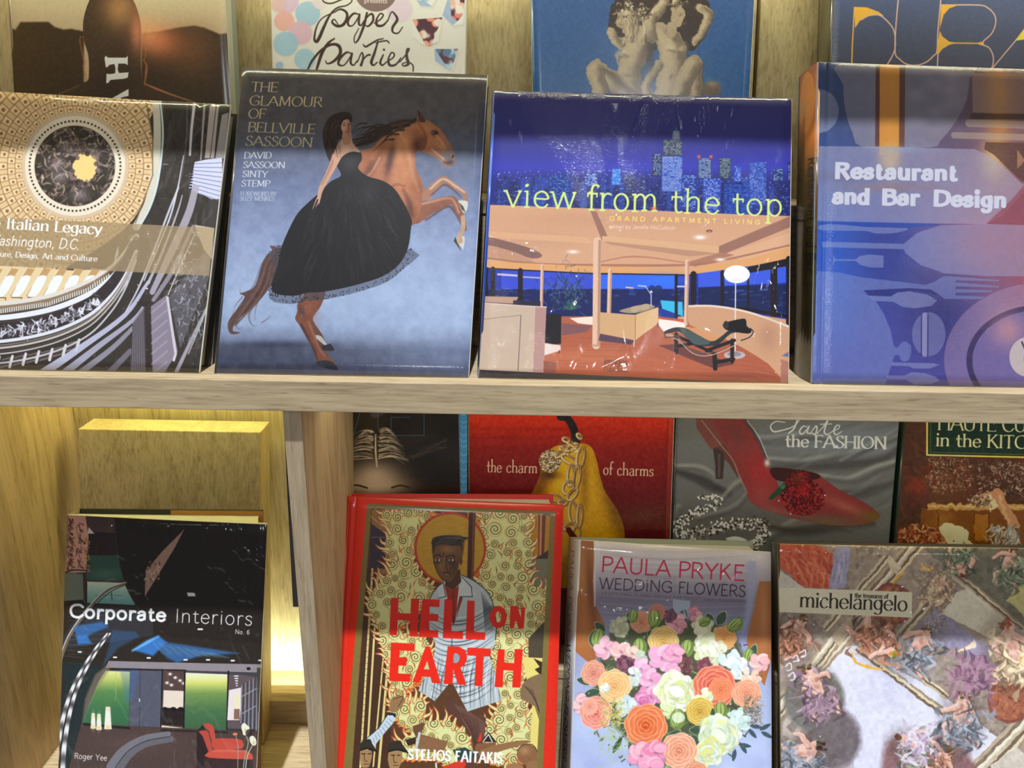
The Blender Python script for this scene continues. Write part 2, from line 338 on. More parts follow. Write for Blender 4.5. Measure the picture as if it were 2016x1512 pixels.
    c.poly([(1640, 1610), (1628, 1640), (1680, 1712), (1650, 1645)], (60, 56, 46))
    c.line([(1690, 1480), (1690, 1560), (1668, 1600), (1668, 1640)], [30, 28, 34, 40], (204, 168, 140), sm=4)
    body = [(1392, 755), (1415, 800), (1480, 838), (1540, 885), (1590, 960), (1620, 1010), (1637, 1075), (1632, 1115), (1605, 1138), (1570, 1142), (1548, 1112), (1500, 1070), (1440, 1045), (1385, 1032), (1368, 1080), (1378, 1160), (1415, 1235), (1420, 1300), (1412, 1380), (1390, 1480), (1355, 1535), (1335, 1520), (1300, 1500), (1000, 1300), (880, 1180), (950, 1080), (1010, 1030), (1090, 1000), (1140, 930), (1190, 880), (1270, 830), (1340, 812), (1385, 800), (1383, 770)]
    c.poly(body, H, sm=4)
    c.clip = c.region(body, sm=4)
    c.glow(1300, 1180, 120, 240, (222, 148, 104), .75, 10); c.glow(1270, 980, 60, 120, (216, 146, 96), .8, 25); c.glow(1440, 910, 90, 60, (196, 124, 78), .9, 30); c.glow(1130, 1200, 110, 120, (196, 130, 104), .6)
    c.glow(1200, 1090, 26, 110, (74, 46, 44), .85, 12); c.glow(1060, 1160, 30, 110, (100, 58, 46), .7, 35); c.glow(1385, 1000, 34, 80, (84, 44, 32), .8, 0); c.glow(1380, 1240, 30, 120, (130, 70, 46), .6, -15); c.glow(1330, 1440, 40, 90, (120, 70, 54), .7)
    c.glow(1500, 910, 22, 18, (40, 26, 24), .95); c.glow(1590, 1060, 45, 45, (120, 116, 126), .95); c.glow(1600, 1110, 30, 20, (60, 56, 66), .9); c.glow(1545, 1000, 40, 20, (214, 150, 110), .7, 50); c.glow(1420, 960, 22, 60, (120, 66, 42), .6, 20); c.ell(1622, 1068, 6, 12, col=(30, 26, 30), rot=30)
    c.glow(1330, 830, 90, 16, (70, 44, 34), .8, -8); c.line([(1480, 1020), (1530, 1060), (1560, 1085)], [10, 8], (214, 206, 206), .7, sm=3, soft=3)
    c.line([(1180, 1300), (1240, 1260), (1300, 1270)], [14, 8], (120, 72, 56), .6, sm=4, soft=4); c.line([(1130, 1080), (1080, 1170), (1040, 1210)], [12, 8], (232, 176, 146), .7, sm=4, soft=4)
    c.line([(1395, 840), (1440, 930), (1430, 1000), (1400, 1030)], [6, 16, 6], (110, 58, 38), .7, sm=5, soft=5); c.line([(1490, 900), (1540, 960), (1575, 1010)], [8, 14, 8], (222, 160, 116), .8, sm=4, soft=4); c.line([(1478, 900), (1500, 892), (1522, 905)], 6, (60, 34, 26), sm=4); c.ell(1505, 908, 13, 9, col=(22, 14, 14)); c.ell(1501, 905, 3, 3, col=(210, 200, 190))
    c.line([(1180, 900), (1120, 990), (1080, 1080)], [20, 34, 20], (206, 136, 96), .6, sm=4, soft=10); c.line([(1330, 1060), (1350, 1180), (1390, 1300)], [10, 26, 12], (236, 176, 130), .6, sm=4, soft=9); c.line([(1240, 880), (1300, 960), (1320, 1080)], [12, 24, 10], (232, 166, 116), .6, sm=4, soft=9)
    c.line([(1560, 1108), (1590, 1112), (1618, 1100)], 5, (40, 34, 38), sm=3); c.line([(1290, 1300), (1330, 1380), (1345, 1470)], [10, 26, 10], (96, 54, 42), .7, sm=4, soft=8)
    c.tex(.05, 14, 4, 3)
    c.clip = None
    c.poly([(1383, 765), (1393, 752), (1420, 790), (1440, 830), (1400, 830)], (84, 50, 36), sm=3)
    for i in range(46):
        a0 = (1380 - i * 7 + r.randn() * 12, 815 + i * 3.2 + r.randn() * 8); L_ = 120 + r.rand() * 120
        c.line([a0, (a0[0] - L_ * .5, a0[1] + 20 + r.randn() * 12), (a0[0] - L_, a0[1] + 60 + r.randn() * 22)], [16, 12, 2], [(64, 44, 38), (92, 62, 48), (44, 32, 30)][r.randint(3)], .8, sm=4)
    for i in range(26):
        a0 = (1160 + r.randn() * 60, 890 + r.randn() * 30); c.line([a0, (a0[0] - 60, a0[1] + 10), (a0[0] - 120 - r.rand() * 40, a0[1] + 60 + r.rand() * 40)], [14, 8, 1], (52, 38, 34), .8, sm=4)
    # dress
    sk = [(855, 1090), (900, 1050), (950, 1034), (1000, 1040), (1010, 1090), (985, 1150), (1050, 1205), (1150, 1235), (1230, 1290), (1300, 1400), (1345, 1500), (1340, 1560), (1320, 1690), (1260, 1800), (1150, 1880), (1000, 1930), (880, 1960), (740, 1985), (640, 1990), (540, 2010), (400, 1975), (440, 1800), (470, 1670), (560, 1480), (640, 1390), (720, 1320), (800, 1240), (870, 1200), (840, 1130)]
    lace = [(x + (x - 900) * .05 + 6, y + (14 if y > 1700 else 0) + max(0, y - 1600) * .1) for x, y in sk if y > 1600]
    c.poly(lace, (70, 74, 92), .55, sm=3)
    for i in range(150):
        t = r.rand(); j = int(t * (len(lace) - 1)); f = t * (len(lace) - 1) - j; p = np.array(lace[j]) * (1 - f) + np.array(lace[j + 1]) * f
        c.ell(p[0] + r.randn() * 12, p[1] - r.rand() * 30, 3.5, col=(22, 20, 26), a=.9)
    c.poly(sk, (30, 26, 28), sm=4)
    c.clip = c.region(sk, sm=4)
    for i in range(150):
        x = 650 + r.rand() * 560; y = 1240 + r.rand() * 620; q = (x - 900) * .28
        c.line([(x, y), (x + q * .5 + r.randn() * 8, y + 60), (x + q, y + 130)], [2, 10, 2], [(56, 52, 56), (18, 16, 18), (44, 38, 38), (70, 68, 76)][r.randint(4)], .4, sm=3, soft=4)
    c.glow(930, 1120, 60, 60, (70, 68, 78), .6); c.glow(1060, 1330, 60, 90, (62, 62, 72), .5)
    for _ in range(90): c.ell(850 + r.rand() * 400, 1300 + r.rand() * 400, 1.8, col=(170, 175, 190), a=.5)
    c.clip = None
    for i in range(14): c.line([(410 + i * 17, 1935 + i * 3), (405 + i * 17, 1990 + (i % 3) * 14)], [16, 6], (30, 28, 34), .8)
    # woman
    S = (214, 164, 140)
    c.poly([(790, 800), (850, 770), (915, 765), (945, 800), (930, 860), (900, 930), (850, 960), (830, 1040), (800, 1110), (770, 1050), (750, 980), (745, 900), (765, 840)], (48, 34, 32), sm=4)
    c.line([(840, 1070), (810, 1140), (770, 1220), (735, 1290), (718, 1350)], [64, 50, 40, 34, 22], S, sm=4); c.line([(822, 1080), (790, 1160), (740, 1260)], [16, 14, 8], (160, 104, 84), .6, sm=4, soft=4)
    for q in ([(722, 1330), (700, 1370), (678, 1425)], [(728, 1340), (715, 1380), (700, 1410)], [(732, 1335), (722, 1380), (718, 1395)]): c.line(q, [10, 7, 4], S, sm=3)
    c.poly([(870, 960), (935, 930), (950, 980), (1000, 1040), (950, 1036), (900, 1054), (860, 1092), (835, 1130), (815, 1080), (830, 1020)], S, sm=4)
    c.glow(905, 1010, 30, 20, (238, 196, 172), .7)
    c.ell(902, 862, 34, 60, col=(212, 160, 134), rot=-8); c.poly([(880, 900), (935, 890), (935, 975), (885, 985)], (190, 138, 112), sm=3); c.glow(922, 870, 14, 50, (120, 80, 66), .8)
    c.ell(890, 856, 8, 4, col=(50, 30, 28)); c.ell(922, 850, 6, 4, col=(50, 30, 28)); c.line([(882, 842), (900, 840)], 4, (60, 40, 34)); c.line([(902, 904), (924, 900)], 6, (176, 66, 60)); c.line([(908, 860), (912, 884)], 4, (170, 118, 96), .8)
    c.poly([(860, 800), (900, 795), (935, 800), (945, 830), (925, 815), (885, 825), (868, 870), (865, 930), (840, 960), (820, 880)], (44, 30, 28), sm=4)
    for i in range(30):
        x = 780 + r.rand() * 90; c.line([(x, 800 + r.rand() * 60), (x - 25 + r.randn() * 10, 900), (x - 10 + r.randn() * 14, 1000 + r.rand() * 80)], [8, 6, 2], [(34, 24, 24), (88, 60, 48)][r.randint(2)], .6, sm=4)
    # title
    for s, x0, x1, y, y1 in (('THE', 255, 437, 623, 626), ('GLAMOUR', 243, 737, 716, 729), ('OF', 235, 352, 806, 809), ('BELLVILLE', 233, 690, 898, 914), ('SASSOON', 217, 672, 992, 1006)):
        text(c, s, x0, y, x1, y1, 66, GO, **k)
    k['up'] = (2.2, -23)
    for s, x0, x1, y, y1 in (('DAVID', 208, 395, 1080, 1080), ('SASSOON', 202, 486, 1143, 1148), ('SINTY', 197, 368, 1205, 1210), ('STEMP', 190, 383, 1270, 1274)):
        text(c, s, x0, y, x1, y1, 42, (246, 246, 250), **k)
    text(c, 'FOREWORD BY', 184, 1333, 430, 1336, 27, (214, 218, 232), **k); text(c, 'SUZY MENKES', 180, 1367, 414, 1369, 27, (214, 218, 232), **k)
    c.at(); c.tex(.012, 3, 8, 2)
    return c

def art_view():
    c = Cv(930, 170, 1575, 765, 1.5)
    c.grad([(170, (52, 48, 112)), (290, (54, 54, 140)), (330, (58, 60, 176)), (350, (46, 50, 130)), (410, (40, 46, 120)), (440, (40, 44, 110))])
    r = np.random.RandomState(5)
    c.at(3.024, 940, 0)
    # skyline
    for i in range(420):
        x = 90 + r.rand() * 1780; y = 1010 + abs(r.randn()) * 40 + (r.rand() < .6) * r.rand() * 220
        c.ell(x, y, 1.8 + r.rand() * 2.4, col=[(120, 150, 240), (170, 190, 255), (90, 120, 220), (210, 220, 255)][r.randint(4)], a=.6)
    for i in range(120):
        x = 80 + r.rand() * 1780; w = 16 + r.rand() * 44; y = 1040 + r.rand() * 110
        c.poly([(x, y), (x + w, y), (x + w - 3, 1300), (x - 3, 1300)], [(34, 40, 104), (40, 56, 140), (30, 34, 88), (48, 70, 160)][r.randint(4)], .75)
        for j in range(int(w * .35)):
            c.poly([(x + r.rand() * w, y + r.rand() * 160)] * 1 + [], (0, 0, 0)) if 0 else None
            px, py = x + r.rand() * (w - 4), y + 4 + r.rand() * 190; c.line([(px, py), (px + 3 + r.rand() * 9, py)], 3, [(120, 170, 250), (190, 210, 255), (90, 130, 230), (80, 200, 230)][r.randint(4)], .7)
    def tower(x0, y0, x1, y1, base, win, st=9, p=.75):
        c.poly([(x0, y0), (x1, y0), (x1 - 4, y1), (x0 - 4, y1)], base)
        y = y0 + 6
        while y < y1 - 4:
            x = x0 + 5
            while x < x1 - 8:
                if r.rand() < p: c.line([(x, y), (x + st * .62, y)], 4.4, win[r.randint(len(win))], .75)
                x += st
            y += 9
    W1 = [(150, 200, 240), (190, 220, 250), (120, 160, 230), (230, 240, 250)]; W2 = [(170, 190, 180), (200, 205, 180), (120, 140, 160)]
    tower(1108, 830, 1222, 930, (60, 66, 92), W2); tower(1100, 930, 1222, 1140, (58, 76, 170), W1, 9, .9)
    c.poly([(1162, 830), (1168, 780), (1205, 780), (1208, 830)], (110, 120, 140)); c.line([(1186, 780), (1186, 760)], 6, (90, 110, 150)); c.glow(1186, 800, 20, 20, (170, 190, 200), .6)
    tower(1045, 915, 1100, 1050, (46, 50, 90), W1, 9, .7); tower(1315, 940, 1398, 1060, (50, 60, 110), W1, 8, .85); tower(1440, 940, 1512, 1060, (46, 60, 90), W2, 8, .8)
    c.glow(1320, 932, 9, 9, (255, 110, 80), 1); c.glow(1392, 932, 9, 9, (255, 110, 80), 1)
    tower(1530, 985, 1575, 1080, (50, 74, 180), W1, 8, .6); tower(1620, 960, 1722, 1220, (50, 70, 160), [(110, 160, 240), (80, 110, 200), (170, 210, 250)], 8, .7); tower(1760, 1000, 1822, 1080, (38, 50, 110), W1, 9, .7); tower(1848, 960, 1870, 1090, (38, 50, 110), W1, 9, .8)
    tower(1345, 1060, 1452, 1260, (46, 66, 170), W1, 12, .6); tower(1470, 1095, 1600, 1270, (34, 56, 140), [(70, 110, 220), (60, 140, 230)], 14, .6); tower(430, 1040, 560, 1180, (36, 50, 130), [(60, 130, 220), (110, 190, 240)], 10, .6); tower(805, 1005, 856, 1100, (60, 120, 210), W1, 9, .6); tower(640, 1030, 720, 1110, (40, 60, 150), W1, 9, .6)
    tower(1218, 1040, 1310, 1250, (40, 60, 150), W1, 10, .5)
    # lower photograph: a living room
    room = [(60, 1232), (1870, 1282), (1870, 2300), (20, 2280)]
    c.poly(room, (214, 158, 122))
    c.at(2.965, 920, 420)
    c.clip = c.region([(118, -55), (1895, 15), (1886, 1010), (60, 1010)]) ; 
    c.poly([(100, -60), (1890, 0), (1890, 330), (100, 330)], (216, 164, 128)); c.glow(900, 30, 700, 60, (196, 142, 112), .5); c.glow(400, 150, 300, 60, (200, 150, 122), .6)
    B = (158, 112, 96)
    c.poly([(720, -20), (760, -10), (820, 130), (790, 160)], B); c.poly([(790, 130), (1470, 190), (1480, 235), (790, 165)], (222, 172, 132)); c.poly([(800, 160), (1470, 232), (1300, 250), (830, 180)], (180, 132, 108), .7)
    c.poly([(1470, 190), (1890, 10), (1890, 75), (1500, 235), (1470, 230)], B); c.poly([(1500, 240), (1880, 110), (1880, 200), (1600, 280), (1560, 245)], (224, 172, 136))
    c.poly([(1280, 285), (1480, 225), (1560, 240), (1330, 310)], (176, 122, 100)); c.poly([(100, 100), (700, 135), (740, 175), (500, 160), (100, 135)], (222, 168, 130)); c.poly([(100, 130), (340, 190), (440, 240), (380, 260), (240, 215), (100, 180)], (126, 92, 86), .9, sm=3)
    c.poly([(100, 180), (300, 230), (420, 300), (280, 270), (100, 250)], (196, 146, 118), sm=3); c.line([(100, 255), (400, 290), (750, 300), (1280, 300), (1500, 270), (1890, 180)], [10, 14, 10], (170, 112, 92), .9, sm=4); c.line([(740, 290), (980, 250), (1300, 290)], [6, 10, 6], (184, 116, 92), .8, sm=4)
    c.poly([(95, 275), (1300, 320), (1890, 190), (1890, 255), (1650, 310), (1300, 355), (700, 345), (95, 318)], (226, 164, 108), sm=2)
    c.glow(1360, 138, 30, 12, (255, 250, 245), 1); c.glow(1478, 268, 26, 9, (255, 245, 235), 1); c.glow(620, 222, 30, 10, (255, 245, 235), .9); c.ell(1414, 102, 18, 8, col=(110, 70, 60)); c.ell(1414, 104, 10, 4, col=(190, 150, 130))
    # windows and dusk
    c.poly([(95, 320), (700, 345), (1300, 355), (1650, 310), (1890, 255), (1890, 620), (1500, 560), (1120, 620), (740, 590), (95, 560)], (36, 52, 160))
    c.poly([(200, 330), (740, 345), (740, 440), (200, 440)], (60, 78, 206)); c.poly([(770, 355), (1230, 360), (1230, 450), (770, 450)], (54, 104, 232)); c.glow(1150, 390, 140, 40, (60, 120, 250), .7); c.poly([(1350, 350), (1880, 270), (1880, 400), (1350, 430)], (62, 92, 220))
    c.poly([(100, 440), (1300, 440), (1300, 600), (100, 600)], (28, 36, 92)); c.poly([(1350, 430), (1880, 410), (1880, 580), (1350, 560)], (28, 38, 84))
    for i in range(150):
        x = 130 + r.rand() * 1740; y = 436 + r.rand() * 110; c.line([(x, y), (x + 8 + r.rand() * 40, y + r.randn() * 2)], 3 + r.rand() * 6, [(50, 66, 150), (20, 26, 60), (80, 100, 190), (40, 60, 110), (30, 50, 60)][r.randint(5)], .6)
    for x in (1080, 1118): c.ell(x, 440, 22, 22, col=(30, 40, 90), a=.8)
    c.poly([(1130, 505), (1258, 515), (1262, 600), (1140, 555)], (60, 186, 226)); c.poly([(1120, 550), (1230, 590), (1230, 620), (1120, 600)], (40, 60, 150))
    for q, w in (([(150, 320), (150, 505)], 26), ([(312, 330), (312, 530)], 28), ([(1222, 360), (1222, 605)], 18), ([(1322, 352), (1322, 560)], 34), ([(1490, 340), (1490, 560)], 22), ([(1790, 300), (1790, 590)], 40), ([(1640, 320), (1640, 570)], 12), ([(1876, 260), (1876, 640)], 30), ([(115, 318), (115, 510)], 16)): c.line(q, w, (34, 28, 34))
    c.line([(95, 316), (700, 348), (1300, 358)], 7, (30, 26, 36)); c.poly([(1640, 310), (1890, 255), (1890, 300), (1650, 345)], (34, 30, 34)); c.line([(1320, 545), (1600, 555), (1880, 600)], 20, (28, 24, 30)); c.line([(180, 352), (290, 360)], 12, (240, 220, 200), .8); c.line([(330, 368), (430, 374)], 9, (230, 210, 190), .7); c.line([(930, 430), (970, 434)], 8, (250, 190, 120)); c.line([(1000, 420), (1045, 424)], 5, (230, 230, 230)); c.line([(1230, 425), (1290, 425)], 9, (250, 240, 230), .8)
    # planting behind the glass
    for i in range(260):
        x = 590 + r.randn() * 70; y = 430 + r.randn() * 60; c.line([(x, y), (x + r.randn() * 14, y + 8 + r.rand() * 20)], 4, [(40, 66, 60), (70, 100, 90), (30, 40, 70), (90, 120, 150)][r.randint(4)], .7)
    for i in range(40):
        a = r.rand() * 3.14; c.line([(612, 560), (612 + 50 * np.cos(a), 560 - 60 * np.sin(a))], [6, 2], [(70, 120, 100), (40, 80, 80)][r.randint(2)], .8)
    # floor
    c.poly([(440, 600), (740, 600), (1120, 600), (1290, 620), (1420, 690), (1700, 800), (1890, 960), (1890, 1010), (60, 1010), (60, 930), (440, 930)], (180, 96, 68))
    c.glow(700, 840, 320, 60, (206, 120, 84), .7); c.glow(1300, 900, 300, 60, (190, 104, 74), .6); c.glow(1600, 950, 200, 40, (150, 84, 70), .7)
    for i in range(90):
        y = 720 + r.rand() * 280; x = 450 + r.rand() * 1300; c.line([(x, y), (x + 90 + r.rand() * 200, y + 10 + (x - 900) * .04)], 2.4, [(140, 70, 52), (208, 128, 96), (166, 84, 60)][r.randint(3)], .5)
    c.poly([(1120, 610), (1290, 640), (1270, 665), (1150, 690), (1120, 650)], (250, 230, 220)); c.line([(1120, 612), (1290, 632)], 6, (220, 90, 60)); c.poly([(600, 610), (735, 600), (735, 650), (650, 640)], (250, 222, 206)); c.poly([(556, 640), (735, 655), (700, 690), (556, 712)], (120, 84, 96), .8)
    c.poly([(1280, 660), (1420, 680), (1500, 720), (1400, 760), (1200, 680)], (240, 190, 130), .6)
    # curved low wall
    c.poly([(1294, 540), (1400, 536), (1550, 552), (1700, 590), (1890, 660), (1890, 1000), (1830, 960), (1760, 880), (1620, 790), (1480, 720), (1300, 650)], (210, 158, 122), sm=2); c.line([(1294, 540), (1420, 538), (1560, 556), (1700, 592), (1890, 664)], 12, (236, 214, 198), sm=4); c.glow(1760, 720, 60, 90, (176, 126, 104), .6); c.poly([(1830, 850), (1890, 870), (1890, 1010), (1830, 1010)], (180, 120, 104)); c.poly([(1835, 830), (1886, 800), (1886, 840)], (110, 112, 150))
    # columns
    for x, w, y0, y1 in ((762, 46, 160, 770), (836, 24, 330, 580), (1285, 24, 280, 640), (440, 18, 300, 560)):
        c.line([(x, y0), (x - 6, y1)], w, (232, 190, 160)); c.line([(x + w * .3, y0), (x + w * .3 - 6, y1)], w * .34, (176, 126, 106), .8, soft=2)
    c.ell(440 + 312, 770, 22, 6, col=(200, 150, 130))
    # sofa
    c.poly([(778, 575), (980, 590), (1118, 545), (1118, 640), (985, 740), (778, 700)], (214, 168, 122)); c.poly([(980, 592), (1118, 548), (1116, 640), (985, 735)], (224, 180, 130)); c.line([(985, 590), (983, 738)], 4, (160, 116, 84)); c.poly([(890, 570), (940, 550), (1040, 528), (1088, 535), (1088, 552), (980, 582)], (170, 146, 118), sm=3)
    for x in (985, 1040): c.ell(x, 556 if x < 1000 else 545, 30, 18, col=(186, 164, 136), rot=-15)
    c.poly([(778, 702), (985, 742), (960, 765), (770, 742)], (92, 66, 84)); c.line([(978, 735), (976, 775)], 6, (230, 200, 170)); c.line([(1115, 640), (1113, 665)], 5, (60, 44, 50)); c.line([(1076, 470), (1076, 535)], 5, (210, 220, 240)); c.line([(1040, 420), (1076, 475)], 4, (200, 210, 240)); c.poly([(1066, 462), (1076, 445), (1086, 462)], (240, 230, 240))
    # left counter, black chair, table
    c.poly([(456, 585), (552, 590), (550, 760), (452, 770)], (34, 30, 36)); c.poly([(452, 755), (548, 770), (548, 800), (448, 830)], (236, 214, 206)); c.line([(540, 800), (538, 815)], 5, (60, 40, 40))
    c.poly([(90, 520), (465, 545), (448, 930), (60, 912)], (204, 178, 156)); c.poly([(400, 545), (465, 540), (448, 930), (386, 925)], (186, 142, 134)); c.line([(316, 592), (298, 918)], 4, (100, 84, 80)); c.line([(90, 616), (316, 592)], 4, (150, 132, 122)); c.line([(90, 520), (465, 545)], 6, (230, 206, 186)); c.poly([(95, 480), (300, 485), (280, 525), (90, 515)], (190, 150, 128)); c.poly([(270, 505), (430, 510), (430, 540), (270, 530)], (46, 40, 60))
    c.poly([(60, 912), (1560, 985), (1560, 1010), (60, 1010)], (62, 58, 64)); c.poly([(448, 860), (520, 870), (520, 940), (448, 936)], (130, 78, 66), .6)
    # lamp
    c.line([(1567, 400), (1565, 830)], 7, (226, 220, 224)); c.ell(1574, 353, 76, 52, col=(252, 250, 250)); c.glow(1574, 385, 50, 12, (226, 220, 226), .6); c.ell(1562, 826, 62, 24, col=(190, 176, 180)); c.ell(1560, 820, 40, 14, col=(150, 134, 138))
    # long black lounge chair on a trestle
    c.poly([(1120, 770), (1240, 760), (1560, 880), (1440, 905), (1280, 840)], (84, 54, 60), .7)
    for q, w in (([(1222, 705), (1222, 810)], 22), ([(1548, 740), (1548, 865)], 22), ([(1445, 820), (1450, 905)], 26), ([(1222, 775), (1310, 760)], 18), ([(1450, 870), (1555, 850)], 22), ([(1400, 800), (1560, 740)], 20), ([(1240, 720), (1450, 820)], 18), ([(1222, 800), (1450, 800)], 0)):
        if w: c.line(q, w, (44, 34, 36))
    for o in (0, 16): c.line([(1165, 705 + o), (1230, 720 + o), (1320, 800 + o), (1420, 812 + o), (1560, 770), (1660, 700), (1650, 680)], 5, (206, 176, 158) if o else (120, 96, 90), sm=5)
    c.poly([(1150, 690), (1200, 668), (1250, 664), (1300, 680), (1420, 745), (1480, 720), (1530, 680), (1580, 670), (1600, 690), (1540, 700), (1480, 755), (1440, 772), (1340, 772), (1310, 750), (1240, 690), (1170, 700)], (52, 54, 56), sm=3); c.poly([(1240, 668), (1300, 684), (1420, 748), (1390, 766), (1330, 764), (1290, 730)], (84, 96, 96), .9, sm=2)
    c.poly([(1500, 640), (1610, 612), (1630, 630), (1632, 655), (1660, 680), (1640, 700), (1540, 685), (1505, 672)], (32, 28, 30), sm=3); c.ell(1512, 650, 16, 24, col=(54, 50, 52)); c.line([(1600, 740), (1650, 720), (1670, 690), (1655, 670)], 6, (50, 40, 40), sm=3); c.ell(1180, 712, 26, 12, col=(214, 180, 150), a=.6); c.line([(1155, 700), (1160, 722), (1210, 722)], 5, (60, 44, 44))
    text(c, 'images', 802, 882, 938, 888, 42, (84, 58, 56), .1, .035, .08); text(c, 'Publishing', 800, 920, 936, 926, 24, (84, 58, 56), .1, .05, .08)
    c.clip = None
    c.at(3.024, 940, 0)
    L = (214, 232, 130); t = dict(tk=.09, tn=.07, serif=.15, slab=True, gap=.09, xh=.7)
    for s, x0, x1, y0, y1, h in (('view', 165, 585, 1230, 1244, 150), ('from', 655, 1072, 1252, 1265, 158), ('the', 1155, 1440, 1268, 1277, 150), ('top', 1520, 1815, 1280, 1287, 150)):
        text(c, s, x0, y0, x1, y1, h, L, **t)
    c.ell(294, 1102, 7, col=L); c.poly([(286, 1095), (302, 1095), (302, 1110), (286, 1110)], L)
    c.glow(1050, 1238, 20, 9, (255, 110, 70), .9)
    text(c, 'G R A N D   A P A R T M E N T   L I V I N G', 790, 1312, 1682, 1334, 28, (250, 224, 110), .15, gap=.1)
    text(c, 'edited by Janelle McCulloch', 786, 1358, 1180, 1366, 24, (232, 200, 180), .14)
    c.at(); c.tex(.01, 3, 9, 2)
    return c


def art_italian():
    c = Cv(-200, 175, 465, 750, 1.5, (58, 52, 46)); r = np.random.RandomState(2)
    X, Y = c.XY(); cx, cy = 154., 328.
    # outer dark vault with long light ribs
    scumble(c, 160, (300, 190, 460, 740), [(88, 80, 74), (40, 36, 32), (72, 66, 62)], 3, (3, 10), 50, .5, 100)
    # dome: rings of coffers around an eye
    R = np.sqrt(((X - cx) / 1.0)**2 + ((Y - cy) * 1.0)**2); th = np.arctan2(Y - cy, X - cx)
    rim = c.region([(-210, 170), (286, 170), (300, 235), (308, 300), (304, 350), (290, 395), (262, 440), (215, 480), (150, 520), (60, 560), (-210, 560)], sm=4)
    stone = np.array(C8((226, 194, 146)))[None, None] * (1 + 0 * R[..., None])
    c.a += (stone - c.a) * rim[..., None]
    c.clip = rim
    rad = 112.
    for k, n in enumerate((38, 38, 38, 38, 38, 38, 38, 38, 38)):
        d = rad * 2 * np.pi / n * .5 * .82
        for i in range(n):
            a = (i + .5 * (k % 2)) * 2 * np.pi / n; x, y = cx + rad * np.cos(a), cy + rad * np.sin(a)
            u, v = np.cos(a), np.sin(a)
            P = [(x + (p * u - q * v) * d, y + (p * v + q * u) * d) for p, q in ((-1.0, -.75), (1, -.85), (1, .85), (-1, .75))]
            P2 = [(x + (p * u - q * v) * d * .74, y + (p * v + q * u) * d * .74) for p, q in ((-1, -.75), (1, -.85), (1, .85), (-1, .75))]
            c.poly(P, (166, 126, 84), .8, .9); c.poly(P2, (240, 212, 166), 1, .9); c.ell(x + .5, y + .5, d * .32, col=(150, 106, 72), soft=.9)
        rad *= 1.128
    c.a += (C8((214, 190, 160)) - c.a) * (np.clip((106 - R) / 1.2, 0, 1))[..., None]
    c.a += (C8((236, 222, 198)) - c.a) * (np.clip((99 - R) / 1.2, 0, 1))[..., None]
    for i in range(74):
        a = i * 2 * np.pi / 74; c.ell(cx + 89.5 * np.cos(a), cy + 88.5 * np.sin(a), 2.1, col=(70, 56, 48))
    e = np.clip((80 - R) / 1.2, 0, 1); c.a += (C8((62, 54, 46)) - c.a) * e[..., None]
    sv = c.clip; c.clip = e
    scumble(c, 420, (75, 245, 240, 410), [(120, 104, 88), (44, 36, 32), (176, 156, 140), (84, 74, 70), (206, 184, 168), (150, 116, 100)], 7, (2, 6), 16, .7)
    for q in ((140, 290), (125, 350), (165, 385), (190, 300), (120, 325)): c.glow(q[0], q[1], 16, 12, (190, 170, 176), .5)
    c.poly([(152, 318), (165, 303), (178, 300), (192, 306), (198, 320), (196, 340), (186, 356), (168, 362), (156, 350), (150, 332)], (240, 208, 134), sm=4, soft=2)
    for i in range(70):
        a = r.rand() * 6.28; c.ell(174 + 28 * np.cos(a) + r.randn() * 3, 332 + 33 * np.sin(a) + r.randn() * 3, 3 + r.rand() * 2, col=[(96, 80, 76), (140, 120, 116), (60, 50, 46)][i % 3], a=.8)
    c.clip = None
    c.at(3.978, 0, 0)
    # cornice at the right of the dome
    c.line([(1190, 700), (1235, 800), (1250, 1000), (1245, 1200), (1225, 1400), (1180, 1600), (1090, 1780)], [50, 60, 60], (214, 208, 190), sm=5)
    for i in range(70):
        t = i / 70.; x = np.interp(t, [0, .3, .6, 1], [1165, 1215, 1215, 1080]); y = 800 + t * 960
        c.ell(x, y, 6, col=(120, 96, 66))
    c.line([(1270, 760), (1292, 1000), (1285, 1200), (1250, 1450), (1190, 1640), (1100, 1800)], 14, (206, 222, 226), sm=5); c.line([(1290, 790), (1296, 900)], 10, (90, 84, 70))
    c.line([(1478, 810), (1470, 1100), (1430, 1400), (1340, 1750)], 5, (120, 116, 116), sm=4); c.line([(1535, 800), (1512, 1000), (1498, 1215)], [24, 16], (214, 206, 214), sm=4); c.line([(1450, 1220), (1400, 1500), (1330, 1750), (1150, 2200)], [6, 12, 8], (210, 210, 226), sm=4)
    c.line([(1610, 810), (1580, 1250)], [18, 10], (172, 160, 156)); c.poly([(1650, 810), (1720, 812), (1680, 1240), (1610, 1240)], (176, 164, 160)); c.poly([(1740, 900), (1790, 880), (1760, 1240), (1690, 1240)], (160, 150, 150)); c.line([(1700, 812), (1650, 1240)], 6, (80, 70, 60))
    c.poly([(1535, 1270), (1620, 1250), (1740, 1235), (1745, 1560), (1660, 1560), (1490, 1480)], (206, 208, 232))
    for i in range(9): c.line([(1530 - i * 4, 1285 + i * 26), (1740, 1275 + i * 38)], 5, (110, 110, 150))
    for i in range(9): c.poly([(1510 - i * 2, 1300 + i * 22), (1528 - i * 2, 1302 + i * 22), (1526 - i * 2, 1314 + i * 22), (1508 - i * 2, 1312 + i * 22)], (40, 36, 44))
    # lower colonnade, cornices and frieze sweeping to the right
    c.at(3.978, 0, 370)
    def arc(dy, w, col, a=1., wob=0): c.line([(-800, 800 + dy * 1.0), (-400, 890 + dy), (0, 905 + dy), (400, 850 + dy * .96), (700, 745 + dy * .9), (880, 640 + dy * .75), (1000, 520 + dy * .6), (1090, 380 + dy * .4)], w, col, a, sm=8)
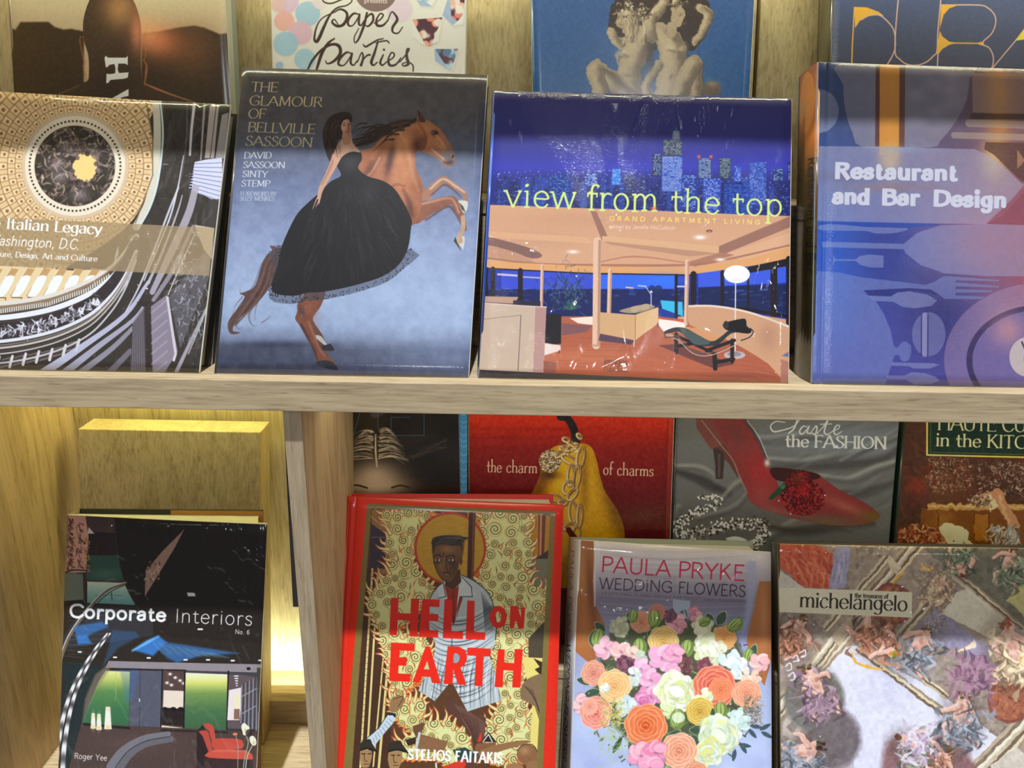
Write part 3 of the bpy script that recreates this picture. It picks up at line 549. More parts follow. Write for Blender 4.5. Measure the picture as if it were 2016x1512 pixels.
    c.poly([(-800, 560), (0, 610), (600, 650), (860, 640), (700, 760), (400, 860), (0, 920), (-800, 900)], (232, 206, 160), sm=0)
    for i in range(14):
        x = -760 + i * 128; s = .96; c.poly([(x + 100, 630), (x + 165, 640), (x + 20, 860), (x - 40, 850)], (196, 156, 104)); c.poly([(x + 10, 790), (x + 40, 720), (x + 80, 690), (x + 130, 700), (x + 90, 790), (x + 40, 850), (x - 20, 850)], (238, 240, 252), sm=3); c.line([(x + 100, 635), (x - 40, 850)], 8, (236, 214, 176)); c.line([(x - 20, 860), (x + 60, 862), (x + 60, 880)], 7, (110, 80, 60))
    arc(10, 46, (224, 216, 206)); arc(36, 30, (146, 122, 100)); arc(66, 40, (84, 70, 58)); 
    for i in range(90):
        t = i / 90.; x = -700 + 1590 * t; y = np.interp(x, [-800, -400, 0, 400, 700, 880], [866, 956, 971, 913, 804, 690]); c.poly([(x, y - 16), (x + 11, y - 20), (x + 13, y + 14), (x + 2, y + 20)], (222, 214, 202))
    arc(115, 42, (232, 232, 240)); arc(150, 16, (70, 62, 60)); arc(220, 120, (58, 50, 50))
    for i in range(330):
        t = r.rand(); x = -750 + 1560 * t; y = np.interp(x, [-800, -400, 0, 400, 650, 830], [1020, 1110, 1125, 1060, 960, 830]) + r.randn() * 26
        c.line([(x, y), (x + r.randn() * 14, y + 18 + r.randn() * 12), (x + r.randn() * 22, y + 34)], [5, 12, 6], [(214, 212, 224), (240, 240, 250), (150, 146, 158), (100, 96, 104)][r.randint(4)], .85, sm=3)
    arc(300, 26, (222, 222, 232)); arc(330, 14, (120, 108, 100)); arc(352, 16, (196, 186, 180)); arc(378, 10, (80, 70, 64)); arc(398, 12, (186, 178, 176))
    for i in range(13):
        x = -700 + i * 105; y = np.interp(x, [-800, -400, 0, 400, 700], [1290, 1340, 1350, 1280, 1160]); c.poly([(x, y), (x + 80, y - 20), (x + 62, y + 50), (x - 16, y + 70)], (120, 108, 100)); c.poly([(x - 6, y + 10), (x + 66, y - 8), (x + 54, y + 40), (x - 14, y + 56)], (70, 62, 58)); c.line([(x + 88, y - 24), (x + 66, y + 60)], 22, (214, 208, 212))
    arc(470, 14, (206, 204, 212), .9)
    for q, w, col in (([(350, 1460), (650, 1260), (1000, 1000), (1180, 740)], [70, 40, 24], (196, 196, 222)), ([(520, 1460), (800, 1240), (1060, 1040), (1170, 890)], [60, 36, 16], (176, 174, 196)), ([(640, 1460), (900, 1260), (1080, 1080)], [50, 30], (150, 146, 160)), ([(860, 1470), (1040, 1280)], [50, 40], (120, 112, 124)), ([(1010, 970), (1100, 800), (1200, 560), (1340, 180), (1410, 0)], [10, 18, 14], (210, 206, 220)), ([(1180, 750), (1290, 500), (1400, 200), (1440, 60)], [22, 16, 8], (190, 184, 196)), ([(1210, 820), (1330, 560), (1480, 220), (1540, 0)], [40, 60, 50], (176, 168, 182)), ([(1220, 880), (1370, 640), (1520, 300)], [30, 34, 20], (150, 142, 156)), ([(1330, 840), (1420, 620), (1530, 370)], [8, 10], (214, 206, 200)), ([(1390, 1440), (1500, 1200), (1640, 900)], [30, 20], (170, 164, 176)), ([(1480, 1300), (1600, 1000), (1650, 800)], [8, 8], (190, 186, 196))):
        c.line(q, w, col, .9, sm=5)
    c.poly([(1090, 900), (1160, 870), (1200, 900), (1205, 1450), (1150, 1450), (1150, 940)], (56, 46, 44)); c.poly([(1060, 1060), (1150, 930), (1155, 1450), (1040, 1450)], (120, 114, 122))
    for i in range(8): c.line([(1062 + i * 12, 1070 - i * 16), (1046 + i * 14, 1450)], 4, (46, 40, 42))
    c.poly([(1200, 930), (1320, 840), (1400, 1280), (1300, 1450), (1210, 1450)], (138, 128, 142))
    for i in range(7): c.line([(1205, 980 + i * 80), (1320, 880 + i * 80)], 14, (166, 158, 174), .6)
    c.line([(1325, 860), (1385, 1300), (1370, 1350)], 20, (206, 198, 206)); c.poly([(1340, 860), (1520, 600), (1650, 460), (1640, 700), (1520, 1000), (1420, 1260)], (92, 88, 92))
    scumble(c, 160, (1380, 560, 1620, 1180), [(180, 178, 190), (60, 56, 56), (130, 126, 136), (210, 210, 224)], 9, (4, 12), 50, .55, 100)
    c.poly([(1530, 290), (1680, 315), (1660, 560), (1600, 480)], (226, 212, 176), .8)
    band = c.region([(-900, 170), (0, 235), (1682, 315), (1640, 690), (0, 612), (-900, 560)])
    c.a += (C8((172, 148, 112)) - c.a) * (band * .74)[..., None]; c.clip = band; c.poly([(0, 235), (1100, 285), (1090, 380), (900, 620), (0, 612)], (160, 134, 94), .35); c.clip = None
    W = (250, 248, 244); up = (6, -60)
    def slope(x): return 310 + (x + 10) * .0605
    for s_, x0, x1 in (('The', -190, 18), ('Italian', 72, 408), ('Legacy', 456, 822)): text(c, s_, x0, slope(x0) + 8, x1, slope(x1) + 8, 84, W, .19, .05, .12, up=up, gap=.05)
    for s_, x0, x1 in (('in', -190, -120), ('Washington,', -84, 452), ('D.C.', 490, 645)): text(c, s_, x0, 452 + x0 * .055, x1, 452 + x1 * .055, 84, W, .09, up=(14, -60), gap=.07)
    for s_, x0, x1 in (('Architecture,', -230, 122), ('Design,', 146, 330), ('Art', 360, 440), ('and', 462, 562), ('Culture', 584, 788)): text(c, s_, x0, 540 + x0 * .052, x1, 540 + x1 * .052, 44, W, .17, .06, .12, up=up)
    c.at(); c.tex(.012, 3, 8, 2); return c

def _rest_base(c):
    X, Y = c.XY()
    u = np.clip((X - 1600) / 460, 0, 1); v = np.clip((Y - 120) / 640, 0, 1)
    def mix(a, b, t): return C8(a) + (C8(b) - C8(a)) * t[..., None]
    top = mix((60, 84, 140), (150, 100, 96), u + 0 * v); mid = mix((44, 92, 200), (190, 96, 100), np.clip(u * 1.05, 0, 1)**1.3 + 0 * v); bot = mix((64, 76, 176), (116, 96, 160), u + 0 * v)
    t = np.clip((v - .2) / .3, 0, 1)[..., None]; s = np.clip((v - .62) / .3, 0, 1)[..., None]
    c.a[:] = (top * (1 - t) + mid * t) * (1 - s) + bot * s

def art_restaurant():
    c = Cv(1585, 105, 2130, 775, 1.5); _rest_base(c)
    c.glow(1745, 500, 60, 120, (46, 60, 150), .7); c.glow(1850, 620, 70, 90, (50, 50, 120), .8); c.glow(1960, 470, 80, 60, (190, 90, 100), .7); c.glow(1640, 560, 40, 120, (60, 110, 226), .5); c.glow(1990, 640, 40, 40, (214, 150, 150), .5)
    S = (168, 170, 196)
    c.at(3.6, 1540, 0)
    c.glow(760, 760, 70, 420, (240, 150, 60), .75); c.glow(770, 1100, 60, 120, (255, 196, 90), .7); c.glow(1540, 800, 90, 360, (226, 140, 60), .7); c.glow(1500, 1150, 90, 160, (250, 190, 110), .5)
    c.poly([(430, 440), (1330, 440), (1330, 560), (1305, 720), (1220, 880), (1120, 1000), (1050, 1046), (580, 1046), (500, 940), (450, 790), (432, 600)], (170, 160, 170), .62, sm=3)
    for i in range(14): c.glow(1080 + 150 * np.sin(i * 2.1), 700 + 160 * np.cos(i * 1.3), 60, 46, [(120, 120, 136), (196, 192, 206)][i % 2], .3)
    c.poly([(665, 470), (694, 470), (690, 1040), (660, 1040)], (104, 52, 40), .85); c.poly([(834, 470), (874, 470), (868, 1045), (828, 1045)], (110, 66, 44), .85); c.poly([(694, 440), (834, 440), (828, 1100), (690, 1100)], (255, 160, 50), .8); c.glow(1530, 620, 70, 200, (250, 160, 60), .6); c.glow(760, 1130, 70, 90, (255, 206, 110), .7); c.glow(1500, 1120, 80, 110, (255, 206, 130), .6)
    c.poly([(180, 632), (270, 634), (330, 652), (380, 705), (402, 785), (385, 860), (340, 915), (290, 936), (180, 938)], S, .62, sm=3); c.poly([(1350, 520), (2100, 530), (2100, 810), (1350, 800)], (214, 170, 140), .5); c.line([(1325, 875), (2100, 900)], 54, (214, 186, 156), .5); c.line([(1220, 962), (2100, 985)], 46, (214, 186, 156), .5)
    c.poly([(1340, 805), (2100, 815), (2100, 850), (1330, 848)], (80, 52, 40), .6); c.poly([(1440, 1010), (2100, 1020), (2100, 1290), (1700, 1290), (1590, 1190), (1500, 1100), (1430, 1060)], (96, 60, 50), .75, sm=0); c.poly([(1665, 1060), (1720, 1140), (1665, 1200)], (220, 160, 110), .6)
    c.poly([(200, 1034), (580, 1040), (1050, 1052), (1360, 1060), (1480, 1110), (1600, 1210), (1680, 1290), (1714, 1310), (1640, 1400), (1560, 1480), (1440, 1592), (200, 1570)], (190, 180, 204), .58)
    c.glow(820, 1060, 200, 30, (170, 190, 220), .4); c.glow(500, 1250, 260, 40, (120, 96, 110), .35); c.glow(760, 1330, 300, 26, (176, 130, 110), .45)
    c.at(3.6, 1540, 400)
    S = (174, 176, 214); A = .5
    c.poly([(1640, 0), (1560, 90), (1450, 150), (2100, 170), (2100, -60), (1700, -60)], (150, 70, 90), .5, sm=0)
    c.poly([(225, 122), (1110, 150), (1110, 158), (880, 176), (225, 150)], (40, 80, 190), .6)
    c.poly([(270, 155), (400, 150), (600, 170), (882, 178), (860, 200), (780, 215), (660, 216), (600, 198), (420, 196), (270, 190)], S, A, sm=2)
    c.poly([(280, 272), (860, 290), (960, 210), (1120, 160), (1450, 150), (2100, 170), (2100, 520), (1450, 518), (1150, 500), (980, 440), (880, 360), (860, 328), (290, 312)], S, A, sm=0)
    c.line([(375, 403), (520, 404)], 12, S, A); c.poly([(362, 366), (376, 395), (376, 410), (362, 436)], S, A); c.poly([(518, 404), (550, 375), (620, 364), (720, 372), (718, 458), (620, 456), (550, 436)], S, A, sm=0)
    c.poly([(250, 480), (400, 492), (580, 528), (850, 560), (1020, 580), (1080, 558), (1130, 525), (1160, 518), (1535, 545), (1535, 555), (1230, 548), (1226, 562), (1535, 588), (1535, 600), (1230, 590), (1226, 610), (1500, 620), (1480, 632), (1230, 636), (1228, 655), (1440, 664), (1400, 682), (1150, 680), (1100, 640), (1050, 612), (900, 604), (580, 618), (660, 690), (720, 780), (770, 900), (790, 1000), (800, 1020), (820, 1025), (850, 985), (880, 980), (915, 1010), (918, 1060), (900, 1110), (870, 1125), (840, 1110), (830, 1075), (800, 1080), (785, 1120), (760, 1200), (730, 1300), (200, 1290), (215, 700)], (150, 160, 214), .5)
    c.poly([(578, 618), (900, 604), (1050, 612), (1100, 650), (1060, 640), (900, 622), (800, 640), (770, 662), (610, 655)], (42, 46, 124), .7)
    c.poly([(612, 656), (770, 662), (820, 632), (900, 626), (1030, 650), (1098, 692), (1060, 730), (940, 746), (850, 735), (790, 700), (660, 694)], S, A, sm=0)
    c.ell(1040, 930, 118, 156, col=S, a=.42); 
    for x in (988, 1034): c.line([(x, 790), (x, 1080)], 7, (50, 46, 110), .9)
    c.line([(1011, 790), (1011, 1075)], 34, (176, 170, 210), .6)
    c.poly([(780, 1128), (1080, 1135), (1118, 1148), (1050, 1172), (930, 1172), (900, 1156), (775, 1152)], S, A, sm=0); c.poly([(745, 1220), (870, 1222), (920, 1198), (1010, 1204), (1090, 1230), (1118, 1258), (1060, 1282), (940, 1286), (880, 1250), (745, 1250)], S, A, sm=0)
    m = c.full(*c.mell(1540 + 1840 / 3.6, 400 + 1110 / 3.6, 690 / 3.6, 545 / 3.6)); c.a += (C8((196, 160, 190)) - c.a) * (m * .45)[..., None]
    m = c.full(*c.mell(1540 + 1820 / 3.6, 400 + 1115 / 3.6, 512 / 3.6, 392 / 3.6)); c.a += (C8((60, 48, 92)) - c.a) * (m * .85)[..., None]
    m = c.full(*c.mell(1540 + 1820 / 3.6, 400 + 1115 / 3.6, 470 / 3.6, 355 / 3.6)); c.a += (C8((130, 112, 170)) - c.a) * (m)[..., None]; c.glow(1600, 900, 120, 120, (230, 160, 160), .7)
    c.ell(1740, 1090, 128, 140, col=(222, 200, 196)); c.line([(1700, 985), (1730, 1060), (1720, 1100), (1735, 1190)], 12, (90, 60, 90), sm=4)
    c.at(3.6, 1540, 0)
    W = (236, 232, 246); t = dict(tk=.3, tn=.2, gap=.13, soft=.5, xh=.74, serif=0.)
    for s, x0, x1, y0, y1 in (('Restaurant', 382, 1232, 1270, 1292), ('and', 362, 615, 1450, 1456), ('Bar', 715, 965, 1459, 1465), ('Design', 1078, 1580, 1468, 1482)):
        text(c, s, x0, y0 + 3, x1, y1 + 3, 124, (110, 100, 140), a=.6, **t); text(c, s, x0, y0, x1, y1, 122, W, **t)
    c.at(); c.tex(.02, 10, 3, 4); c.tex(.012, 2.4, 5, 2); return c

def art_rest_spine():
    # unrolled: x 0..40 across the spine, y 0..600 down
    c = Cv(0, 0, 40, 640, 2.); c.grad([(0, (150, 84, 70)), (60, (200, 110, 56)), (150, (190, 112, 50)), (230, (90, 62, 30)), (420, (84, 74, 40)), (640, (76, 70, 60))])
    c.ell(20, 70, 16, 64, col=(214, 140, 80), a=.8); c.ell(16, 78, 5, 20, col=(170, 160, 150), a=.5)
    text(c, 'Restaurant und Bar', 26, 190, 26, 420, 15, (52, 44, 34), .24, .2, gap=.1, up=(1, 0)); c.ell(20, 620, 5, 9, col=(40, 60, 110)); c.tex(.03, 12, 2, 3); return c

def art_runner():
    c = Cv(0, -160, 480, 240, 1.4); c.grad([(-160, (176, 166, 140)), (0, (158, 146, 118)), (60, (150, 132, 106))]); r = np.random.RandomState(6)
    c.at(3.978, 0, 0); K = (52, 40, 24)
    c.poly([(60, 200), (120, 220), (160, 160), (380, 160), (430, 200), (500, 220), (560, 215), (660, 235), (660, 800), (1110, 800), (1110, 250), (1250, 235), (1400, 205), (1520, 190), (1600, 205), (1720, 255), (1850, 240), (1900, 1000), (0, 1000), (0, 205)], K, soft=4)
    c.glow(1280, 330, 160, 120, (176, 96, 66), .7); c.glow(1500, 380, 200, 200, (112, 72, 40), .5); c.glow(1150, 260, 140, 120, (206, 136, 90), .7)
    hd = [(700, 0), (760, -80), (880, -130), (1000, -60), (1060, 20), (1100, 150), (1108, 300), (1105, 430), (1110, 560), (1130, 640), (1240, 680), (1540, 790), (1800, 900), (1800, 1000), (200, 1000), (300, 860), (620, 655), (690, 620), (700, 560), (700, 480), (690, 400), (660, 300), (655, 150)]
    c.poly(hd, (58, 44, 30), sm=3, soft=1); c.clip = c.region(hd, sm=3); c.glow(940, 60, 130, 160, (150, 110, 70), .8); c.glow(1080, 240, 60, 160, (176, 110, 80), .8); c.glow(880, 700, 200, 200, (44, 34, 26), .6); c.clip = None
    for q in ([(655, 280), (628, 290), (650, 420), (665, 470), (660, 520), (680, 620)], [(1142, 240), (1142, 420), (1130, 460), (1150, 500), (1145, 580), (1135, 650)]): c.line(q, [4, 6, 10, 16, 8], (150, 92, 58), .8, sm=5, soft=3)
    c.line([(620, 660), (520, 700), (440, 740)], [4, 8], (120, 92, 60), .8, soft=3); c.line([(1140, 645), (1190, 668), (1320, 720), (1420, 755), (1540, 795)], [6, 14, 10, 6], (160, 110, 72), .85, sm=3, soft=3)
    W = (206, 200, 198)
    text(c, 'HAN', 1000, 430, 1000, 1020, 165, W, .24, .1, .12, up=(-1, 0), gap=.14) if 0 else None
    def hh(x, y):
        c.poly([(830, y), (850, y + 15), (990, y + 15), (1004, y), (1004, y + 75), (985, y + 62), (930, y + 62), (925, y + 110), (935, y + 135), (990, y + 132), (1010, y + 130), (1005, y + 170), (980, y + 180), (870, y + 190), (850, y + 215), (835, y + 215), (838, y + 140), (860, y + 145), (905, y + 138), (908, y + 100), (900, y + 65), (860, y + 72), (845, y + 90), (832, y + 90), (822, y + 20)], W)
    hh(0, 425)
    c.poly([(1010, 685), (1010, 740), (950, 755), (950, 830), (1010, 850), (1010, 960), (860, 770), (870, 765)], W); c.poly([(955, 770), (955, 820), (905, 790)], (58, 44, 30))
    c.at(); c.tex(.02, 5, 2, 3); return lift(c, (2., 2., 2.))

def art_paper():
    c = Cv(520, -220, 930, 260, 1.5, (214, 206, 200)); r = np.random.RandomState(4)
    c.grad([(-220, (196, 190, 184)), (20, (200, 194, 186)), (160, (190, 182, 178))])
    c.at(3.436, 420, 0)
    for x, y, R_, col in ((500, 20, 78, (176, 150, 176)), (640, 100, 84, (128, 160, 190)), (480, 150, 68, (214, 140, 132)), (590, 230, 80, (184, 146, 164)), (490, 305, 84, (126, 160, 190)), (620, 410, 72, (128, 162, 196)), (1260, 70, 86, (190, 166, 192)), (450, 450, 26, (120, 150, 180)), (440, 40, 50, (186, 150, 150)), (720, 20, 50, (190, 178, 186)), (520, -200, 90, (128, 160, 190)), (1300, -260, 100, (214, 150, 150)), (800, -330, 100, (190, 166, 192))):
        c.ell(x + 3, y + 6, R_, col=(130, 124, 120), a=.3, soft=6); c.ell(x, y, R_, col=col, a=.85)
    # folded candy boxes
    for P, side, cols in (([(1345, 140), (1550, 125), (1470, 320), (1440, 320)], [(1345, 140), (1440, 320), (1520, 290), (1550, 125), (1450, 320), (1400, 300), (1345, 250)], ((222, 140, 124), (236, 186, 176), (214, 120, 106))), ([(1500, 340), (1655, 338), (1610, 478), (1590, 478)], [(1495, 340), (1500, 420), (1590, 480), (1620, 478), (1655, 338)], ((112, 136, 160), (150, 170, 190), (80, 104, 136))), ([(1600, -20), (1700, -10), (1695, 100), (1650, 150), (1610, 120)], [(1590, -20), (1550, 110), (1620, 180), (1690, 170), (1705, -10)], ((214, 150, 140), (236, 190, 180), (190, 110, 110))), ([(1370, -40), (1520, -40), (1440, 20), (1380, 10)], [(1360, -20), (1400, 45), (1480, 50), (1520, -30)], ((120, 150, 170), (160, 180, 190), (90, 120, 150)))):
        c.poly([(x + 8, y + 14) for x, y in side], (150, 144, 138), .5, soft=7); c.poly(side, (206, 206, 196)); c.poly([side[0], side[1], side[2], (P[2][0], P[2][1])], (122, 142, 182), .9)
        c.poly(P, (70, 44, 52)); cl = c.clip; c.clip = c.region(P)
        xs = [p[0] for p in P]; ys = [p[1] for p in P]
        for _ in range(14): c.ell(min(xs) + r.rand() * (max(xs) - min(xs)), min(ys) + r.rand() * (max(ys) - min(ys)), 27, col=cols[r.randint(3)], soft=3)
        for _ in range(5): c.glow(min(xs) + r.rand() * (max(xs) - min(xs)), min(ys) + r.rand() * (max(ys) - min(ys)), 14, 14, (250, 214, 206) if cols[0][0] > 150 else (180, 196, 214), .7)
        c.clip = cl
    c.ell(1100, -60, 146, 146, col=(110, 90, 88)); text(c, 'presents', 1022, 24, 1176, 30, 34, (222, 214, 208), .12, .08, .12)
    K = (58, 44, 38)
    def ink(q, w, sm=6): c.line(q, w, K, sm=sm)
    # "Paper"
    ink([(735, -10), (750, 20), (800, 30), (880, 0), (920, -10), (938, 15), (900, 45), (840, 60), (790, 110), (750, 190), (720, 260), (700, 290), (685, 270), (700, 190), (740, 130), (820, 90), (860, 70), (900, 90), (905, 130), (880, 175), (840, 185), (805, 160), (820, 140), (850, 180)], [8, 10, 10, 8, 8, 10, 14, 22, 22, 14, 8, 8, 14, 18, 20, 18, 10, 6])
    ink([(985, 105), (950, 100), (915, 140), (915, 178), (945, 180), (980, 130), (990, 105), (985, 165), (1000, 180), (1020, 150)], [8, 14, 16, 14, 8, 10, 12, 16, 10, 8]); ink([(1040, 95), (1020, 180), (985, 270), (960, 298), (955, 260), (985, 200)], [14, 18, 14, 8, 8, 6]); ink([(1020, 150), (1060, 105), (1080, 110), (1080, 150), (1050, 185), (1030, 180)], [8, 14, 16, 14, 8])
    ink([(1090, 165), (1130, 140), (1150, 110), (1130, 100), (1105, 140), (1110, 180), (1150, 178), (1185, 140)], [8, 10, 10, 10, 18, 16, 8]); ink([(1180, 150), (1205, 90), (1225, 100), (1245, 140), (1215, 190), (1215, 225), (1250, 232), (1282, 190)], [8, 8, 12, 18, 18, 12, 10, 6])
    # "Parties"
    ink([(820, 270), (780, 300), (740, 360), (715, 430), (700, 480)], [10, 18, 22, 20, 16]); ink([(640, 480), (670, 420), (730, 350), (800, 310), (850, 320), (860, 370), (820, 420), (775, 440), (760, 420)], [12, 16, 16, 18, 22, 22, 18, 10, 6])
    ink([(935, 370), (900, 365), (855, 410), (850, 445), (885, 450), (925, 400), (940, 370), (930, 430), (950, 450), (975, 420)], [8, 14, 18, 16, 8, 10, 12, 16, 10, 8]); ink([(975, 430), (1005, 365), (1015, 400), (1000, 450), (1010, 420), (1040, 385), (1060, 380)], [8, 8, 14, 18, 8, 12, 14])
    ink([(1015, 310), (1030, 325), (1060, 310), (1110, 280), (1150, 270)], [8, 14, 12, 8]); ink([(1100, 300), (1130, 290), (1175, 285), (1190, 300)], [8, 10, 10, 8]); ink([(1115, 290), (1090, 370), (1070, 430), (1085, 450), (1110, 430)], [10, 18, 20, 12, 8]); ink([(1150, 380), (1130, 430), (1145, 450), (1170, 430)], [10, 16, 12, 8]); c.ell(1155, 345, 8, col=K)
    ink([(1170, 430), (1215, 400), (1225, 375), (1205, 365), (1185, 410), (1195, 450), (1235, 445), (1270, 400)], [8, 10, 10, 10, 18, 14, 8]); ink([(1260, 430), (1310, 370), (1325, 340), (1310, 345), (1310, 400), (1320, 440), (1290, 455), (1280, 440), (1320, 430), (1350, 450), (1352, 490)], [8, 10, 10, 12, 20, 20, 10, 8, 8, 10, 10])
    c.at(); c.tex(.012, 5, 2, 3); return lift(c, (1.9, 1.9, 1.9))

def art_statue():
    c = Cv(1035, -230, 1500, 290, 1.5); c.grad([(-230, (46, 72, 128)), (0, (50, 78, 128)), (200, (44, 88, 146))]); r = np.random.RandomState(9)
    c.at(3.024, 940, 0)
    text(c, 'ART, HISTORY AND CULTURE', 580, 8, 1440, 2, 40, (176, 184, 196), .09, .04, .1)
    c.poly([(790, 60), (830, 10), (900, -10), (1250, -10), (1360, 20), (1385, 110), (1370, 200), (1320, 290), (1260, 320), (1100, 300), (1000, 330), (850, 300), (790, 240), (780, 180)], (52, 42, 36), sm=3)
    S = (150, 134, 112); D = (96, 82, 68); Lh = (186, 172, 146)
    def body(P, w, sh=True):
        c.line(P, w, S, sm=5, soft=1.5)
        q = [(x - np.max(w) * .16, y - 4) for x, y in P]; c.line(q, np.array(w) * .45, Lh, .5, sm=5, soft=10)
        q = [(x + np.max(w) * .3, y + 6) for x, y in P]; c.line(q, np.array(w) * .34, D, .85, sm=5, soft=10); q = [(x + np.max(w) * .46, y + 6) for x, y in P]; c.line(q, 7, (58, 48, 40), .6, sm=5, soft=5)
    body([(1320, 60), (1370, 100), (1340, 200), (1290, 270)], [40, 56, 50, 40]); body([(1100, -60), (1110, 20), (1060, 100), (1020, 160)], [56, 60, 56, 50])
    body([(800, 210), (820, 260), (870, 280), (930, 260)], [50, 60, 70, 70])
    body([(960, 230), (940, 330), (900, 430), (890, 560), (900, 700)], [110, 150, 130, 150, 190]); body([(1080, 200), (1150, 290), (1160, 420), (1140, 560), (1140, 700)], [110, 170, 140, 170, 200])
    body([(970, 260), (1010, 180), (1015, 130)], [60, 50, 44]); body([(1040, 250), (1030, 180), (1040, 110)], [60, 60, 44])
    body([(880, 560), (800, 500), (710, 420), (700, 460), (730, 560), (760, 700)], [110, 110, 96, 90, 80, 70]); body([(1180, 620), (1240, 480), (1290, 390), (1290, 460), (1290, 560), (1270, 700)], [110, 110, 92, 96, 100, 90])
    body([(1080, 400), (1040, 470), (1000, 540), (1040, 600)], [50, 50, 60, 60]); c.poly([(1340, 540), (1390, 500), (1430, 520), (1440, 580), (1350, 580)], D, sm=3); c.glow(1390, 520, 40, 20, S, .7)
    for x, y in ((870, 330), (845, 345), (1150, 300), (1210, 310)): c.glow(x, y, 26, 24, Lh, .6); c.glow(x + 8, y + 22, 24, 8, D, .7)
    c.poly([(815, 350), (840, 330), (840, 400)], S)
    c.ell(870, 130, 44, 66, col=S, rot=12); c.ell(1190, 110, 46, 68, col=S, rot=10); c.line([(1160, 170), (1150, 230)], 56, S); c.line([(890, 190), (920, 250)], 60, S)
    for cx, cy, d in ((845, 120, 1), (1215, 110, 1)):
        c.glow(cx - 6, cy, 12, 10, D, .8); c.glow(cx + 14, cy + 46, 12, 5, D, .7); c.line([(cx + 2, cy - 6), (cx - 8 * d, cy + 24)], 6, Lh, .7)
    for k in range(130):
        cx, cy = (920 + r.randn() * 50, 80 + r.randn() * 26) if k % 3 else (1180 + r.randn() * 30, 40 + r.randn() * 10)
        a = r.rand() * 6; c.line([(cx, cy), (cx + 16 * np.cos(a), cy + 12 * np.sin(a)), (cx + 26 * np.cos(a + 1), cy + 20 * np.sin(a + 1))], [5, 9, 3], [D, S, Lh, (60, 50, 44)][r.randint(4)], .8, sm=3)
    for k in range(30): x = 900 + r.rand() * 90; c.line([(x, 120), (x - 10 + r.randn() * 10, 200), (x - 20 + r.randn() * 20, 280)], [6, 8, 3], [D, S, Lh][r.randint(3)], .6, sm=3)
    c.glow(1030, 330, 26, 110, (60, 50, 42), .8); c.glow(830, 560, 40, 60, D, .5); c.glow(1240, 560, 30, 60, D, .6); c.glow(900, 470, 30, 12, D, .5); c.glow(1150, 480, 10, 16, D, .6)
    c.at(); warp(c, 2.2, 10, 3); c.tex(.03, 5, 2, 3); return lift(c, (1.6, 1.6, 1.6))

def art_dunes():
    c = Cv(1625, -220, 2150, 260, 1.5); c.grad([(-220, (70, 82, 120)), (0, (62, 72, 102)), (140, (52, 52, 66))]); O = (206, 140, 50); P = (176, 140, 124)
    c.at(3.6, 1540, 0)
    w = 9
    c.line([(512, 35), (497, 300), (488, 620)], w, O); c.poly([(512, 32), (600, 36), (680, 66), (720, 96), (680, 90), (600, 98), (550, 130), (516, 180)], O, sm=0); c.line([(560, 122), (620, 92), (690, 92), (750, 140), (790, 200), (800, 290), (790, 350), (760, 410), (720, 470), (660, 540)], w, P, sm=5)
    c.poly([(488, 455), (505, 440), (520, 490), (600, 540), (600, 560), (488, 560)], O)
    c.line([(825, -60), (805, 150), (798, 350), (830, 400), (880, 435), (950, 443), (1020, 420), (1070, 375), (1092, 345), (1100, 200), (1125, -60)], w, P, sm=5)
    c.line([(1125, 22), (1380, 22), (1450, 40), (1500, 90), (1508, 150), (1480, 220), (1420, 275)], w, P, sm=4); c.poly([(1122, 20), (1240, 24), (1180, 46), (1140, 90), (1118, 170), (1112, 200)], O); c.poly([(1112, 200), (1130, 240), (1180, 278), (1240, 286), (1180, 300), (1130, 330), (1100, 370), (1088, 350)], O); c.line([(1200, 288), (1400, 290)], w, O); c.poly([(1380, 285), (1424, 275), (1424, 300), (1390, 300)], O)
    c.line([(1400, 296), (1460, 320), (1490, 380), (1488, 440), (1470, 480)], w, P, sm=4); c.line([(1100, 350), (1090, 560)], w, P); c.line([(1480, 470), (1650, 270), (1760, 130)], w, P); c.poly([(1650, 270), (1714, 190), (1800, 80), (1800, 270), (1714, 262)], (232, 176, 30)); c.line([(1800, 270), (1800, 600)], w, P)
    c.line([(1145, 390), (1140, 500)], 12, (70, 52, 46)); c.at(); c.tex(.015, 4, 2, 3); return lift(c, (1.9, 1.9, 1.9))
def art_dunes_spine():
    c = Cv(0, 0, 60, 480, 1.6, (72, 66, 44)); c.grad([(0, (84, 72, 40)), (30, (52, 46, 34)), (60, (60, 54, 40))], 0)
    text(c, 'BY AMERICAN ARCHITECTS', 10, 215, 10, 560, 18, (170, 140, 60), .1, .05, .1, up=(1, 0)); return lift(c, (1.6, 1.6, 1.6))


